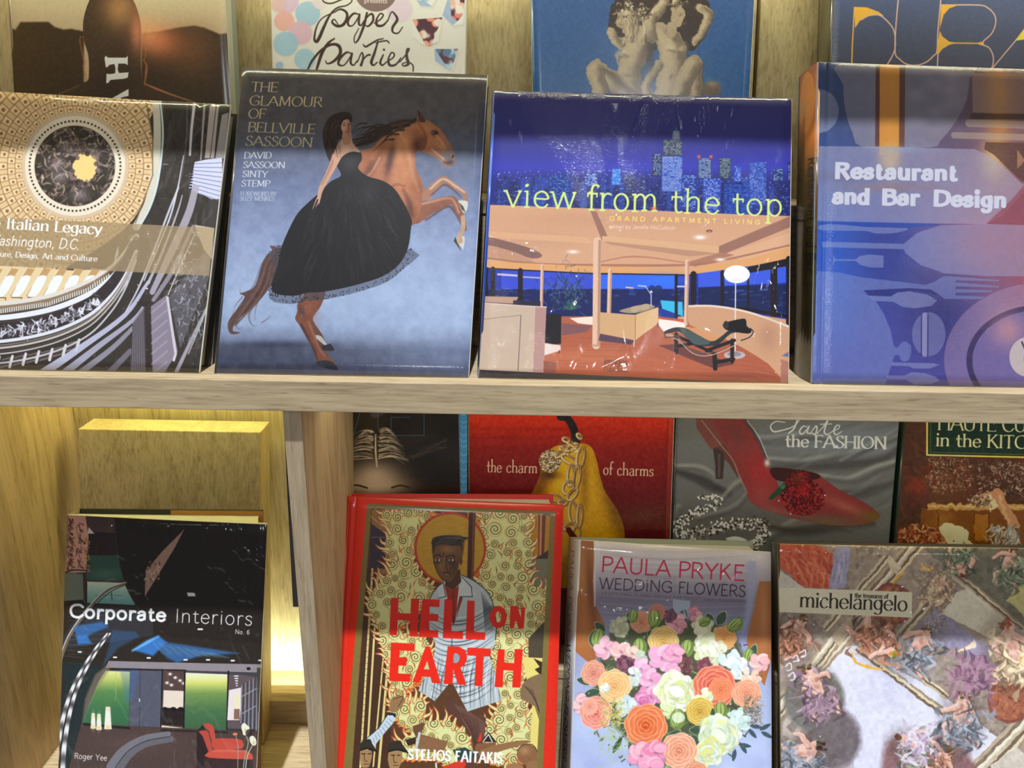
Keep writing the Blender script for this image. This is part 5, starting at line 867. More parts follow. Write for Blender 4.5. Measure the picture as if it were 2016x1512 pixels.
def art_flames():
    c = Cv(640, 960, 1125, 1700, 1.6, (226, 44, 24)); r = np.random.RandomState(11)
    c.at(4.114, 640, 960)
    fr = [(345, 128), (1865, 190), (1745, 2700), (110, 2700)]; c.poly(fr, (128, 112, 58))
    inn = [(378, 172), (1822, 214), (1730, 1230), (1700, 2700), (160, 2700), (270, 1230)]
    c.clip = c.region([(378, 172), (1825, 214), (1690, 2700), (190, 2700)])
    c.poly([(0, 0), (2000, 0), (2000, 2800), (0, 2800)], (92, 60, 36))
    c.poly([(1160, 180), (1830, 200), (1830, 600), (1160, 760)], (186, 130, 32)); c.glow(1500, 260, 200, 80, (206, 150, 50), .6)
    c.poly([(380, 180), (720, 180), (740, 700), (380, 700)], (150, 110, 70))
    # buildings left
    c.poly([(378, 290), (500, 380), (480, 520), (540, 660), (360, 650)], (58, 48, 66)); c.line([(378, 402), (490, 402)], 5, (140, 120, 130)); c.line([(376, 236), (500, 330)], 8, (200, 170, 130), .7)
    c.poly([(1730, 210), (1790, 210), (1775, 550), (1730, 550)], (110, 60, 40)); c.line([(1752, 215), (1745, 545)], 16, (206, 140, 106)); c.line([(1785, 215), (1825, 218)], 18, (40, 20, 16)); c.poly([(1680, 575), (1815, 575), (1800, 860), (1670, 860)], (120, 122, 100)); c.poly([(1690, 575), (1760, 540), (1815, 500), (1815, 575)], (70, 50, 40))
    # vertical tubes (left) and dark masses
    c.poly([(300, 650), (420, 650), (560, 1260), (520, 2700), (160, 2700)], (74, 46, 32))
    for x0, x1, w in ((385, 300, 20), (432, 350, 20), (478, 392, 16), (520, 440, 24)):
        for o, cc in ((0, (222, 206, 132)),): c.line([(x0 if w < 20 else x0, 660 if x0 < 470 else 1340), (x1 - 40, 2700)], w, cc); c.line([(x0 - w * .45, 660 if x0 < 470 else 1340), (x1 - 40 - w * .45, 2700)], 4, (40, 24, 18))
    for i in range(40): y = 700 + i * 48; x = 385 - (y - 660) * .061; c.line([(x - 8, y), (x + 12, y)], 3, (90, 70, 40))
    # curling flames
    Y = (222, 224, 158); K = (120, 96, 44); O = (214, 104, 40)
    areas = [[(470, 180), (900, 190), (800, 330), (735, 480), (740, 640), (880, 800), (860, 900), (600, 1180), (780, 1180), (900, 1420), (640, 1700), (560, 1760), (520, 1500), (430, 1150), (350, 1000), (370, 850), (500, 700), (540, 600), (490, 470), (520, 330)],
             [(1260, 200), (1700, 210), (1640, 330), (1690, 480), (1660, 700), (1700, 800), (1800, 830), (1800, 1100), (1780, 1180), (1660, 1200), (1640, 1400), (1600, 1700), (1680, 1850), (1700, 2100), (1620, 2220), (1380, 2250), (1280, 2140), (1330, 1900), (1400, 1760), (1350, 1500), (1380, 1200), (1320, 900), (1230, 760), (1290, 600), (1300, 420)],
             [(820, 1880), (1000, 1880), (1120, 1960), (1220, 2090), (1230, 2220), (1180, 2300), (1040, 2280), (900, 2200), (700, 2200), (560, 2210), (560, 2120), (650, 2020), (700, 1980), (560, 1860), (520, 1700), (800, 1700), (820, 1800)],
             [(1450, 2290), (1560, 2290), (1560, 2400), (1440, 2380)]]
    for A in areas:
        c.poly([(x, y) for x, y in A], O, sm=3, soft=2)
        c.poly([(np.mean([p[0] for p in A]) + (x - np.mean([p[0] for p in A])) * .95, np.mean([p[1] for p in A]) + (y - np.mean([p[1] for p in A])) * .97) for x, y in A], Y, sm=3)
        m = c.region(A, sm=3); n = len(A)
        for i in range(n):   # tongues of fire along the rim
            p, q = np.array(A[i]), np.array(A[(i + 1) % n]); L_ = np.hypot(*(q - p)); k_ = max(1, int(L_ / 46))
            nrm = np.array([(q - p)[1], -(q - p)[0]]) / (L_ + 1e-6)
            for j in range(k_):
                b = p + (q - p) * (j + .5) / k_; up = np.array([r.randn() * .3, -1.]) * .7 + nrm * .9; l = 46 + r.rand() * 50; pp = np.array([-up[1], up[0]])
                s = 1 if r.rand() < .5 else -1
                c.line([b - up * 20, b + up * l * .5 + pp * 12 * s, b + up * l + pp * (-6) * s], [36, 22, 2], (186, 76, 34), sm=4); c.line([b - up * 20, b + up * l * .4 + pp * 11 * s, b + up * l * .85 + pp * (-3) * s], [26, 13, 1], Y if nrm[1] < .5 else (232, 160, 80), sm=4)
        sv = c.clip; c.clip = sv * m
        xs = [p[0] for p in A]; ys = [p[1] for p in A]; pts = []
        for _ in range(2600):
            x, y = min(xs) + r.rand() * (max(xs) - min(xs)), min(ys) + r.rand() * (max(ys) - min(ys)); R_ = 30 + r.rand() * 26
            px, py = c.T((x, y)); ii, jj = int((px - c.x0) * c.k), int((py - c.y0) * c.k)
            if not (0 <= ii < c.w and 0 <= jj < c.h) or m[jj, ii] < .5: continue
            if all((x - a)**2 + (y - b)**2 > ((R_ + d) * 1.02)**2 for a, b, d in pts): pts.append((x, y, R_))
        for x, y, R_ in pts:
            s = 1 if r.rand() < .5 else -1; a0 = r.rand() * 6.28; t = np.linspace(0, 4.2 * np.pi, 34); rr = R_ * (1 - t / (4.6 * np.pi))
            q = np.stack([x + rr * np.cos(a0 + s * t), y + rr * np.sin(a0 + s * t)], 1)
            c.ell(x, y, R_ * 1.12, col=O, a=.35); c.ell(x, y, R_, col=Y)
            tail = np.array([[x + R_ * 1.9 * np.cos(a0 - s * 1.1), y + R_ * 1.9 * np.sin(a0 - s * 1.1)]]); c.line(np.vstack([tail, q]), [2, 7, 9, 8, 4], K, sm=0)
        for _ in range(len(pts) * 2):
            x, y = min(xs) + r.rand() * (max(xs) - min(xs)), min(ys) + r.rand() * (max(ys) - min(ys))
            if any((x - a)**2 + (y - b)**2 < (d * .9)**2 for a, b, d in pts): continue
            c.line([(x, y + 30), (x + r.randn() * 14, y), (x + r.randn() * 24, y - 34)], [2, 12, 2], [O, (160, 90, 40)][r.randint(2)], .9, sm=4)
        c.clip = sv
    # halo and pole
    c.ell(1020, 490, 292, 292, col=(176, 62, 30)); c.ell(1020, 490, 272, 274, col=(190, 146, 40)); m = c.full(*c.mell(640 + 1020 / 4.114, 960 + 490 / 4.114, 272 / 4.114, 274 / 4.114)); sv = c.clip; c.clip = sv * m
    for _ in range(60): x, y = 760 + r.rand() * 520, 230 + r.rand() * 520; c.line([(x, y), (x + 60, y - 10)], [4, 18, 4], [(214, 170, 60), (160, 116, 30)][r.randint(2)], .5, soft=6)
    c.clip = sv
    for i in range(64): a = i * 2 * np.pi / 64; c.ell(1020 + 283 * np.cos(a), 490 + 284 * np.sin(a), 9, col=(196, 70, 34))
    c.poly([(1172, 190), (1226, 190), (1205, 800), (1155, 800)], (70, 36, 24)); c.line([(1212, 192), (1196, 780)], 8, (140, 84, 50))
    # figure
    SK = (112, 76, 46)
    c.poly([(1000, 1700), (1310, 1860), (1290, 2060), (1220, 2280), (1130, 2500), (1000, 2300), (1210, 2180), (1190, 2000), (1060, 1850), (990, 1800)], (92, 60, 50)); c.poly([(1050, 1740), (1160, 1800), (1310, 1900), (1290, 2060), (1240, 2220), (1210, 2200), (1225, 2050), (1130, 1900)], (110, 76, 64))
    for i in range(8): c.line([(1080 + i * 22, 1800 + i * 10), (1180 + i * 14, 1950 + i * 14), (1230 + i * 4, 2100)], 4, (50, 32, 28), .8, sm=4)
    J = (186, 196, 200); JK = (52, 52, 60)
    c.poly([(960, 760), (900, 830), (850, 900), (850, 1140), (900, 1260), (880, 1450), (800, 1560), (762, 1640), (895, 1725), (965, 1640), (1030, 1560), (1160, 1810), (1435, 1720), (1380, 1500), (1340, 1360), (1380, 1260), (1390, 1100), (1370, 950), (1310, 830), (1200, 740), (1110, 700)], J, sm=0)
    c.clip = sv * c.region([(960, 760), (900, 830), (850, 900), (850, 1140), (900, 1260), (880, 1450), (800, 1560), (762, 1640), (895, 1725), (965, 1640), (1030, 1560), (1160, 1810), (1435, 1720), (1380, 1500), (1340, 1360), (1380, 1260), (1390, 1100), (1370, 950), (1310, 830), (1200, 740), (1110, 700)])
    for i in range(26): y = 980 + i * 28; c.line([(860, y), (960 + r.randn() * 12, y + 60), (1100, y + 70), (1240, y + 30), (1370, y - 60)], [2, 9, 2], JK if i % 3 else (232, 240, 244), .8, sm=5)
    for i in range(26): x = 800 + i * 24; c.line([(x + 60, 1380), (x + r.randn() * 16 + 20, 1560), (x - 20 + i * 3, 1780)], [3, 9, 3], [JK, (110, 120, 126), (236, 240, 244)][i % 3], .7, sm=5)
    for i in range(12): c.line([(1270 + i * 9, 840 + i * 12), (1290 + i * 7, 980), (1300 + i * 6, 1150)], [2, 7, 2], JK, .7, sm=5)
    c.line([(1035, 1180), (1030, 1560)], 6, JK)
    c.clip = sv
    c.poly([(975, 790), (1040, 830), (1120, 770), (1120, 900), (1050, 1110), (1010, 1050), (980, 900)], (160, 50, 30)); c.line([(1045, 840), (1048, 1100)], 4, (60, 24, 18)); c.poly([(970, 770), (1000, 900), (930, 905), (915, 800)], (206, 212, 214)); c.poly([(1120, 700), (1230, 870), (1100, 880), (1060, 1090), (1090, 800)], (206, 212, 214), sm=0)
    for q in ([(965, 770), (985, 880), (925, 895)], [(1115, 720), (1190, 800), (1200, 880), (1100, 880), (1045, 1100)]): c.line(q, 6, JK)
    c.line([(855, 900), (900, 820), (965, 765)], 6, JK, sm=3); c.line([(1110, 705), (1200, 745), (1300, 820), (1360, 920), (1392, 1100), (1385, 1230)], 7, JK, sm=4)
    c.poly([(1000, 700), (1100, 660), (1110, 760), (1045, 830), (975, 790)], (84, 54, 34)); c.poly([(870, 450), (890, 400), (1000, 385), (1130, 400), (1120, 560), (1090, 620), (1070, 700), (1010, 765), (960, 745), (920, 690), (885, 600)], SK, sm=4)
    c.glow(1000, 500, 60, 30, (160, 116, 74), .7); c.glow(940, 620, 14, 50, (150, 110, 70), .7); c.glow(1060, 640, 30, 60, (66, 44, 28), .7)
    c.poly([(872, 460), (868, 440), (900, 405), (980, 385), (1080, 395), (1170, 405), (1120, 440), (1118, 520), (1100, 470), (1040, 470), (960, 460), (900, 480), (885, 540)], (52, 44, 38), sm=3)
    for i in range(9): c.line([(900 + i * 18, 470 - i * 2), (960 + i * 16, 405), (1060 + i * 10, 405 + i * 2)], 4, (106, 98, 88), .7, sm=4)
    for x in (920, 1028): c.ell(x, 588, 30, 18, col=(60, 38, 26)); c.ell(x, 586, 22, 11, col=(206, 186, 150)); c.ell(x - 3, 586, 9, 10, col=(30, 20, 16)); c.line([(x - 36, 560), (x, 545), (x + 34, 560)], 8, (36, 24, 18), sm=3); c.line([(x - 24, 612), (x, 618), (x + 24, 608)], 4, (50, 32, 20), sm=3)
    c.line([(975, 560), (968, 620), (958, 665), (985, 672)], 7, (150, 110, 70), sm=3); c.line([(985, 560), (990, 640), (1000, 668)], 5, (48, 30, 20), sm=3); c.line([(965, 690), (990, 682), (1015, 690)], 8, (50, 28, 20), sm=3); c.line([(975, 702), (1008, 702)], 6, (150, 110, 76)); c.line([(930, 530), (945, 555)], 5, (44, 28, 20)); c.line([(965, 525), (968, 552)], 5, (44, 28, 20)); c.line([(1040, 610), (1020, 680), (1025, 720)], 4, (48, 30, 20), sm=3); c.ell(1108, 590, 12, 34, col=(96, 64, 40)); c.line([(885, 600), (920, 690), (960, 745), (1010, 765)], 5, (30, 20, 16), sm=3)
    # lower figures
    c.at(4.114, 640, 1220)
    c.poly([(1650, 150), (1790, 0), (1790, 300), (1650, 300)], (80, 70, 54)); c.poly([(1600, 300), (1790, 310), (1770, 1000), (1760, 1400), (1640, 1400), (1680, 700)], (232, 214, 120)); c.poly([(1690, 310), (1780, 350), (1760, 460), (1700, 400), (1740, 380)], (60, 44, 30)); c.poly([(1600, 520), (1700, 450), (1780, 480), (1770, 900), (1700, 700), (1590, 640)], (134, 108, 80), sm=2)
    for i in range(6): c.line([(1610 + i * 14, 530 + i * 6), (1700 + i * 8, 640 + i * 20), (1765, 860)], 4, (70, 50, 38), .8, sm=3)
    c.poly([(540, 640), (570, 620), (620, 610), (655, 640), (640, 680), (590, 740), (530, 740)], (150, 116, 76), sm=2); c.line([(560, 640), (640, 620), (600, 700)], 4, (50, 34, 24), sm=3); c.poly([(525, 745), (580, 760), (575, 790), (515, 775)], (44, 40, 50))
    c.poly([(510, 770), (580, 800), (500, 900), (420, 1000), (385, 1050), (340, 960), (440, 880)], (196, 212, 222), sm=2)
    for i in range(9): c.line([(520 - i * 18, 800 + i * 22), (560 - i * 22, 830 + i * 24)], 4, (90, 104, 120), .8)
    c.line([(510, 770), (430, 880), (340, 960)], 5, (40, 44, 54), sm=3)
    for x, y, w in ((340, 1000, 100), (580, 1010, 120)):
        c.poly([(x - w * .55, y + 60), (x - w * .5, y + 10), (x - w * .3, y - 25), (x + w * .3, y - 35), (x + w * .45, y), (x + w * .8, y + 60), (x, y + 42)], (50, 46, 38), sm=2); c.line([(x - w * .5, y + 56), (x + w * .1, y + 40), (x + w * .8, y + 62)], 12, (24, 20, 18), sm=3)
        c.poly([(x - w * .5, y + 60), (x + w * .4, y + 60), (x + w * .35, y + 150), (x, y + 210), (x - w * .45, y + 180)], (166, 130, 86), sm=2); c.line([(x - 20, y + 90), (x - 14, y + 140), (x + 6, y + 142)], 5, (60, 40, 28), sm=3); c.line([(x - 40, y + 84), (x - 10, y + 84)], 7, (40, 26, 20)); c.line([(x + 12, y + 84), (x + 34, y + 84)], 7, (40, 26, 20)); c.line([(x - 20, y + 168), (x + 20, y + 166)], 6, (90, 50, 36)); c.poly([(x - w * .6, y + 200), (x + w * .6, y + 190), (x + w, y + 500), (x - w, y + 500)], (60, 54, 40))
    c.poly([(715, 860), (790, 832), (820, 836), (760, 980), (720, 900)], (110, 74, 50)); c.poly([(760, 915), (1005, 985), (960, 1080), (735, 1050)], (140, 100, 66)); c.line([(772, 915), (742, 1050)], 22, (190, 200, 206)); c.line([(660, 970), (740, 950), (700, 1010), (760, 990)], 5, (230, 230, 230)); c.poly([(655, 970), (745, 945), (740, 1000), (680, 1020)], (60, 40, 30))
    c.poly([(1240, 985), (1265, 905), (1280, 985)], (226, 60, 40)); c.poly([(1265, 985), (1330, 905), (1395, 990)], (50, 40, 36)); c.line([(1285, 985), (1330, 925), (1360, 985)], 8, (230, 230, 220)); c.poly([(1230, 1000), (1390, 990), (1380, 1060), (1220, 1060)], (134, 90, 58)); c.poly([(1040, 1050), (1140, 1030), (1250, 1090), (1100, 1180)], (44, 70, 64))
    c.line([(1280, 1080), (1400, 1040), (1520, 1010), (1620, 990), (1665, 985)], [60, 60, 50, 30, 10], (150, 108, 70), sm=4); c.ell(1640, 1090, 84, 84, col=(140, 98, 64)); c.glow(1620, 1060, 40, 34, (190, 146, 100), .7); c.line([(1560, 1060), (1600, 1015), (1680, 1010), (1722, 1070), (1718, 1130), (1680, 1168)], 5, (40, 26, 20), sm=4); c.ell(1700, 1190, 70, 50, col=(150, 108, 72)); c.ell(1540, 1200, 70, 40, col=(160, 116, 80))
    c.poly([(900, 1240), (980, 1180), (1130, 1120), (1150, 1170), (1080, 1300), (900, 1400)], (214, 60, 40)); c.line([(905, 1160), (915, 1260)], 14, (220, 220, 220)); c.poly([(560, 1240), (900, 1220), (1700, 1260), (1700, 1600), (160, 1600), (300, 1260)], (90, 62, 44)); 
    scumble(c, 120, (300, 1260, 1700, 1800), [(150, 108, 70), (60, 40, 30), (180, 60, 40), (200, 190, 140)], 5, (10, 30), 90, .7)
    c.clip = None
    # frame edges of the book cloth
    c.at(4.114, 640, 960)
    R_ = (232, 40, 20); 
    def L(P, yo=0): c.poly([(x, y + yo) for x, y in P], R_)
    L([(540, 890), (600, 893), (597, 1015), (700, 1018), (703, 896), (768, 899), (755, 1205), (690, 1201), (694, 1075), (594, 1070), (588, 1195), (526, 1190)])
    L([(795, 900), (935, 905), (933, 965), (855, 962), (852, 1020), (925, 1023), (922, 1080), (848, 1076), (843, 1150), (925, 1155), (922, 1213), (765, 1206)])
    L([(975, 906), (1040, 908), (1030, 1158), (1125, 1163), (1123, 1224), (960, 1216)]); L([(1160, 912), (1218, 915), (1212, 1165), (1305, 1170), (1300, 1230), (1145, 1225)])
    c.line(np.stack([1408 + 46 * np.cos(np.linspace(0, 6.3, 24)), 1045 + 68 * np.sin(np.linspace(0, 6.3, 24))], 1), 44, R_); L([(1505, 955), (1560, 957), (1590, 1050), (1590, 966), (1625, 968), (1612, 1140), (1570, 1138), (1545, 1050), (1535, 1135), (1500, 1133)])
    c.at(4.114, 640, 1220)
    L([(540, 182), (735, 192), (733, 252), (612, 246), (608, 300), (668, 304), (664, 372), (602, 368), (598, 432), (700, 438), (697, 500), (525, 492)])
    L([(822, 212), (855, 214), (945, 512), (872, 508), (862, 460), (795, 456), (775, 505), (715, 502)]); c.poly([(835, 330), (852, 400), (806, 398)], (206, 200, 150))
    L([(1000, 212), (1090, 214), (1145, 245), (1158, 310), (1135, 365), (1105, 385), (1150, 525), (1085, 522), (1045, 400), (1040, 520), (968, 516)]); c.poly([(1052, 270), (1085, 275), (1098, 305), (1085, 340), (1048, 345)], (150, 160, 166), sm=2)
    L([(1160, 222), (1350, 232), (1345, 295), (1290, 292), (1280, 535), (1218, 532), (1228, 290), (1158, 285)]); L([(1405, 236), (1460, 238), (1455, 345), (1535, 350), (1540, 235), (1605, 236), (1585, 548), (1520, 545), (1528, 410), (1450, 405), (1442, 545), (1378, 542)])
    text(c, 'STELIOS', 680, 1132, 1020, 1145, 92, (246, 246, 240), .19, .14, gap=.14); text(c, 'FAITAKIS', 1064, 1148, 1435, 1165, 92, (246, 246, 240), .19, .14, gap=.14)
    c.at(); c.tex(.015, 5, 3, 2)
    c.line([(690, 990), (662, 1500), (650, 1700)], 5, (170, 24, 16), .5, soft=2)
    return c

def art_bouquet():
    c = Cv(1100, 1045, 1545, 1650, 1.6, (170, 174, 206)); r = np.random.RandomState(21)
    c.grad([(1050, (236, 226, 224)), (1110, (214, 206, 210)), (1180, (128, 122, 144)), (1240, (148, 150, 190)), (1420, (186, 200, 236)), (1650, (180, 190, 232))])
    c.tex(.05, 60, 5, 3)
    c.at(3.204, 1090, 1040)
    SK = (170, 106, 58)
    c.poly([(60, 60), (255, 60), (262, 200), (250, 330), (270, 480), (330, 600), (300, 760), (245, 850), (180, 800), (110, 740), (60, 700)], SK, sm=0); c.clip = c.region([(60, 60), (255, 60), (262, 200), (250, 330), (270, 480), (330, 600), (300, 760), (245, 850), (180, 800), (110, 740), (60, 700)]); c.glow(190, 240, 40, 160, (206, 146, 90), .7); c.glow(240, 400, 30, 260, (110, 60, 34), .7, -6); c.glow(180, 640, 60, 100, (196, 126, 70), .6); c.clip = None
    c.poly([(1300, 330), (1390, 330), (1390, 760), (1330, 980), (1270, 900), (1220, 700), (1250, 560)], (176, 112, 66), sm=0); c.glow(1330, 560, 30, 160, (206, 146, 96), .6)
    c.line([(262, 60), (262, 300), (262, 480)], [10, 12, 8], (226, 220, 232), .8, sm=3, soft=3); c.line([(1250, 230), (1240, 480), (1200, 640)], [60, 50, 20], (170, 172, 206), .7, sm=3, soft=8)
    for i in range(26): y = 120 + i * 18; c.line([(300, y), (700, y + 30 + r.randn() * 6), (1220, y + 20)], [2, 8, 2], [(150, 140, 156), (196, 190, 200), (110, 104, 130)][i % 3], .25, sm=4, soft=6)
    for _ in range(40): c.glow(130 + r.rand() * 1230, 1200 + r.rand() * 700, 60, 40, [(206, 218, 246), (160, 168, 220)][r.randint(2)], .35)
    c.poly([(760, 440), (870, 450), (860, 560), (760, 560)], (176, 196, 214), .7)
    def leaf(x, y, l, w, a, col, e=None):
        t = np.radians(a); u, v = np.array([np.cos(t), np.sin(t)]), np.array([-np.sin(t), np.cos(t)]); p = np.array([x, y])
        P = [p, p + u * l * .3 + v * w * .5, p + u * l * .7 + v * w * .45, p + u * l, p + u * l * .7 - v * w * .45, p + u * l * .3 - v * w * .5]
        if e is not None: c.poly([q for q in P], e, sm=3); P = [p + (q - p) * .92 + u * l * .03 for q in P]
        c.poly(P, col, sm=3); c.line([p, p + u * l * .9], 3, tuple(int(k * .7) for k in col), .7)
    def rose(x, y, R_, c1, c2, c3):
        # layered petals, pale rims, deep heart
        c.ell(x, y, R_, R_ * .95, col=c2)
        for ring, (f, n) in enumerate(((.98, 8), (.78, 7), (.58, 6), (.4, 5), (.24, 4))):
            for j in range(n):
                a = j * 6.28 / n + ring * .7 + r.rand() * .3; px, py = x + R_ * f * .45 * np.cos(a), y + R_ * f * .45 * np.sin(a); k_ = R_ * f * .62
                t = np.linspace(-1.5, 1.5, 9); rim = np.stack([px + k_ * np.cos(a + t) * 1.0, py + k_ * np.sin(a + t)], 1)
                mix = [int(c2[i] * (1 - ring * .2) + c3[i] * ring * .2) for i in range(3)]
                c.ell(px, py, k_, k_ * .9, col=mix, rot=np.degrees(a), a=.95, soft=2); c.line(rim, [1, R_ * .09, 1], c1, .85, soft=2); c.line(rim * .93 + np.array([x, y]) * .07, [1, R_ * .07, 1], c3, .4, soft=3)
        c.ell(x, y, R_ * .16, col=c3); c.line([(x - R_ * .1, y), (x, y - R_ * .06), (x + R_ * .1, y + R_ * .03)], R_ * .05, c1, .8, sm=3)
    def bloom(x, y, R_, cols, n=46):
        for i in range(n):
            q = R_ * (1 - i / n)**.6; a = r.rand() * 6.28; px, py = x + q * .7 * np.cos(a), y + q * .7 * np.sin(a); s = R_ * (.2 + .16 * r.rand())
            c.ell(px + 2, py + 3, s, s * .7, col=tuple(int(k * .78) for k in cols[0]), a=.5, rot=r.rand() * 180, soft=3); c.ell(px, py, s, s * .7, col=cols[r.randint(len(cols))], rot=r.rand() * 180, soft=1.5)
    def pea(x, y, R_, cols):
        for j in range(7):
            a = j * .9 + r.rand(); px, py = x + R_ * .5 * np.cos(a), y + R_ * .5 * np.sin(a); c.ell(px + 3, py + 4, R_ * .55, R_ * .4, col=(150, 90, 120), a=.35, rot=np.degrees(a), soft=5); c.ell(px, py, R_ * .55, R_ * .38, col=cols[j % len(cols)], rot=np.degrees(a) + 40, soft=1.5); c.line([(px - R_ * .3, py), (px, py - R_ * .2), (px + R_ * .3, py)], 4, (255, 226, 236), .6, sm=4)
    def bud(x, y, R_, a=0):
        c.ell(x, y, R_ * .75, R_, col=(122, 146, 72), rot=a); c.ell(x - R_ * .1, y - R_ * .1, R_ * .5, R_ * .85, col=(170, 190, 110), rot=a)
        for o in (-.35, 0, .35): t = np.radians(a); c.line([(x + R_ * o * np.cos(t) + R_ * .9 * np.sin(t), y + R_ * o - R_ * .9 * np.cos(t)), (x + R_ * o * 1.3, y), (x - R_ * .9 * np.sin(t), y + R_ * .9 * np.cos(t))], [2, 7, 2], (84, 110, 50), .8, sm=4)
    G = (70, 92, 74); GE = (196, 206, 160); base = [(330, 560), (500, 500), (700, 480), (950, 500), (1180, 560), (1260, 720), (1320, 880), (1310, 1080), (1240, 1250), (1200, 1400), (1000, 1500), (900, 1560), (600, 1560), (460, 1400), (300, 1240), (190, 1100), (190, 900), (240, 700)]
    c.poly([(750 + (x - 750) * .86, 1020 + (y - 1020) * .86) for x, y in base], (84, 92, 66), sm=4, soft=10)
    for _ in range(700):
        a, q = r.rand() * 6.28, r.rand()**.5; c.line([(750 + 560 * q * np.cos(a), 1020 + 520 * q * np.sin(a)), (750 + 560 * q * np.cos(a) + r.randn() * 16, 1020 + 520 * q * np.sin(a) + r.randn() * 16)], 8, [(120, 140, 80), (60, 70, 50), (176, 186, 120), (110, 70, 80)][r.randint(4)], .8)
    for x, y, l, w, a in ((250, 740, 120, 70, -80), (330, 640, 90, 50, -140), (500, 600, 90, 60, -100), (260, 960, 120, 50, 190), (300, 1010, 130, 60, 160), (380, 860, 110, 60, 110), (600, 640, 80, 60, 30), (440, 1300, 130, 34, 120), (480, 1330, 120, 34, 70), (1040, 600, 100, 60, -60), (1000, 590, 70, 50, -110), (1240, 820, 110, 50, -70)): leaf(x, y, l, w, a, G, GE)
    # spiky foliage right
    for x, y, a in ((1240, 1230, 10), (1230, 1250, 50), (1180, 1340, 60), (1300, 1260, -30), (1310, 1270, 30), (1170, 1350, 10), (1150, 1380, 100)): leaf(x, y, 80, 26, a, (74, 96, 104))
    for _ in range(140):
        x, y = 400 + r.randn() * 50, 1300 + r.randn() * 90; c.line([(x, y), (x - 26, y + 20)], [5, 1], (176, 200, 140), .8)
    # blooms
    bloom(430, 610, 80, [(206, 206, 176), (220, 216, 190), (186, 190, 160)], 26); rose(560, 580, 66, (238, 190, 160), (222, 150, 112), (190, 110, 80)); rose(660, 520, 50, (226, 160, 150), (206, 124, 110), (160, 80, 76)); pea(780, 590, 70, [(222, 150, 166), (236, 176, 190)]); pea(900, 530, 50, [(222, 150, 160), (206, 130, 146)]); bloom(740, 540, 50, [(110, 70, 90), (140, 96, 110)], 30)
    bloom(960, 650, 120, [(226, 224, 190), (236, 232, 206), (210, 214, 180)], 30); rose(1080, 680, 74, (246, 196, 136), (232, 164, 96), (206, 130, 66)); bloom(1000, 760, 120, [(236, 238, 206), (222, 230, 170), (246, 246, 232)], 50); bud(510, 545, 42, 10); bud(645, 560, 56, 0); bud(285, 680, 60, 15); bud(1150, 600, 54, 50); bud(960, 580, 40, 60); bud(550, 740, 60, 0); bud(850, 745, 56, 10); bud(1230, 790, 44, 20)
    rose(700, 700, 92, (250, 226, 160), (240, 200, 122), (214, 160, 76)); pea(330, 740, 76, [(240, 176, 196), (246, 200, 214)]); pea(430, 760, 70, [(244, 190, 190), (250, 214, 206)]); pea(500, 770, 50, [(250, 220, 200), (244, 196, 186)]); bloom(560, 800, 50, [(236, 240, 226), (200, 214, 190)], 26)
    bloom(460, 850, 70, [(120, 70, 90), (150, 100, 116), (90, 56, 70)], 70); bloom(820, 850, 80, [(120, 76, 84), (150, 110, 100), (96, 64, 60)], 80); bloom(960, 850, 56, [(130, 70, 84), (160, 100, 106)], 50)
    pea(690, 800, 90, [(246, 176, 214), (250, 200, 226)]); pea(770, 780, 66, [(246, 180, 206), (240, 160, 196)]); pea(560, 870, 70, [(248, 180, 216), (250, 206, 230)]); pea(620, 940, 76, [(240, 166, 206), (250, 196, 224)]); pea(620, 1040, 80, [(236, 150, 196), (248, 190, 218)]); pea(550, 1080, 60, [(222, 120, 176), (240, 170, 206)]); pea(760, 880, 50, [(244, 170, 210)])
    bloom(1140, 850, 110, [(236, 244, 246), (220, 236, 240), (250, 250, 250)], 22); bloom(500, 930, 80, [(236, 242, 236), (214, 228, 220)], 22); rose(255, 900, 76, (250, 206, 180), (240, 160, 130), (206, 110, 96)); pea(170, 1090, 66, [(236, 176, 190), (246, 206, 206)]); rose(390, 980, 100, (255, 226, 176), (250, 204, 140), (230, 164, 96)); bloom(330, 990, 40, [(246, 250, 240), (220, 236, 214)], 16)
    bloom(780, 1020, 150, [(240, 244, 196), (250, 250, 226), (226, 236, 160), (246, 246, 240)], 90); rose(1020, 985, 128, (250, 176, 150), (240, 124, 96), (206, 76, 60)); rose(1060, 1000, 70, (252, 176, 130), (244, 140, 100), (222, 110, 70)); bloom(950, 1050, 70, [(246, 250, 220), (232, 240, 180)], 30); pea(1300, 830, 66, [(246, 190, 190), (250, 214, 210)]); bloom(1250, 930, 70, [(250, 214, 190), (252, 230, 210)], 30); rose(1220, 1030, 86, (254, 206, 176), (248, 172, 134), (222, 130, 96)); scumble(c, 160, (1200, 1050, 1310, 1220), [(150, 130, 110), (110, 96, 80), (176, 160, 136)], 3, (5, 12), 20, .8)
    bloom(460, 1110, 80, [(226, 240, 240), (206, 226, 230)], 26); rose(270, 1150, 100, (252, 196, 176), (246, 160, 140), (222, 100, 90)); rose(230, 1110, 50, (252, 206, 180), (248, 176, 150), (226, 126, 110)); scumble(c, 160, (300, 1070, 440, 1230), [(214, 206, 130), (190, 170, 80), (230, 226, 160)], 4, (4, 9), 26, .9)
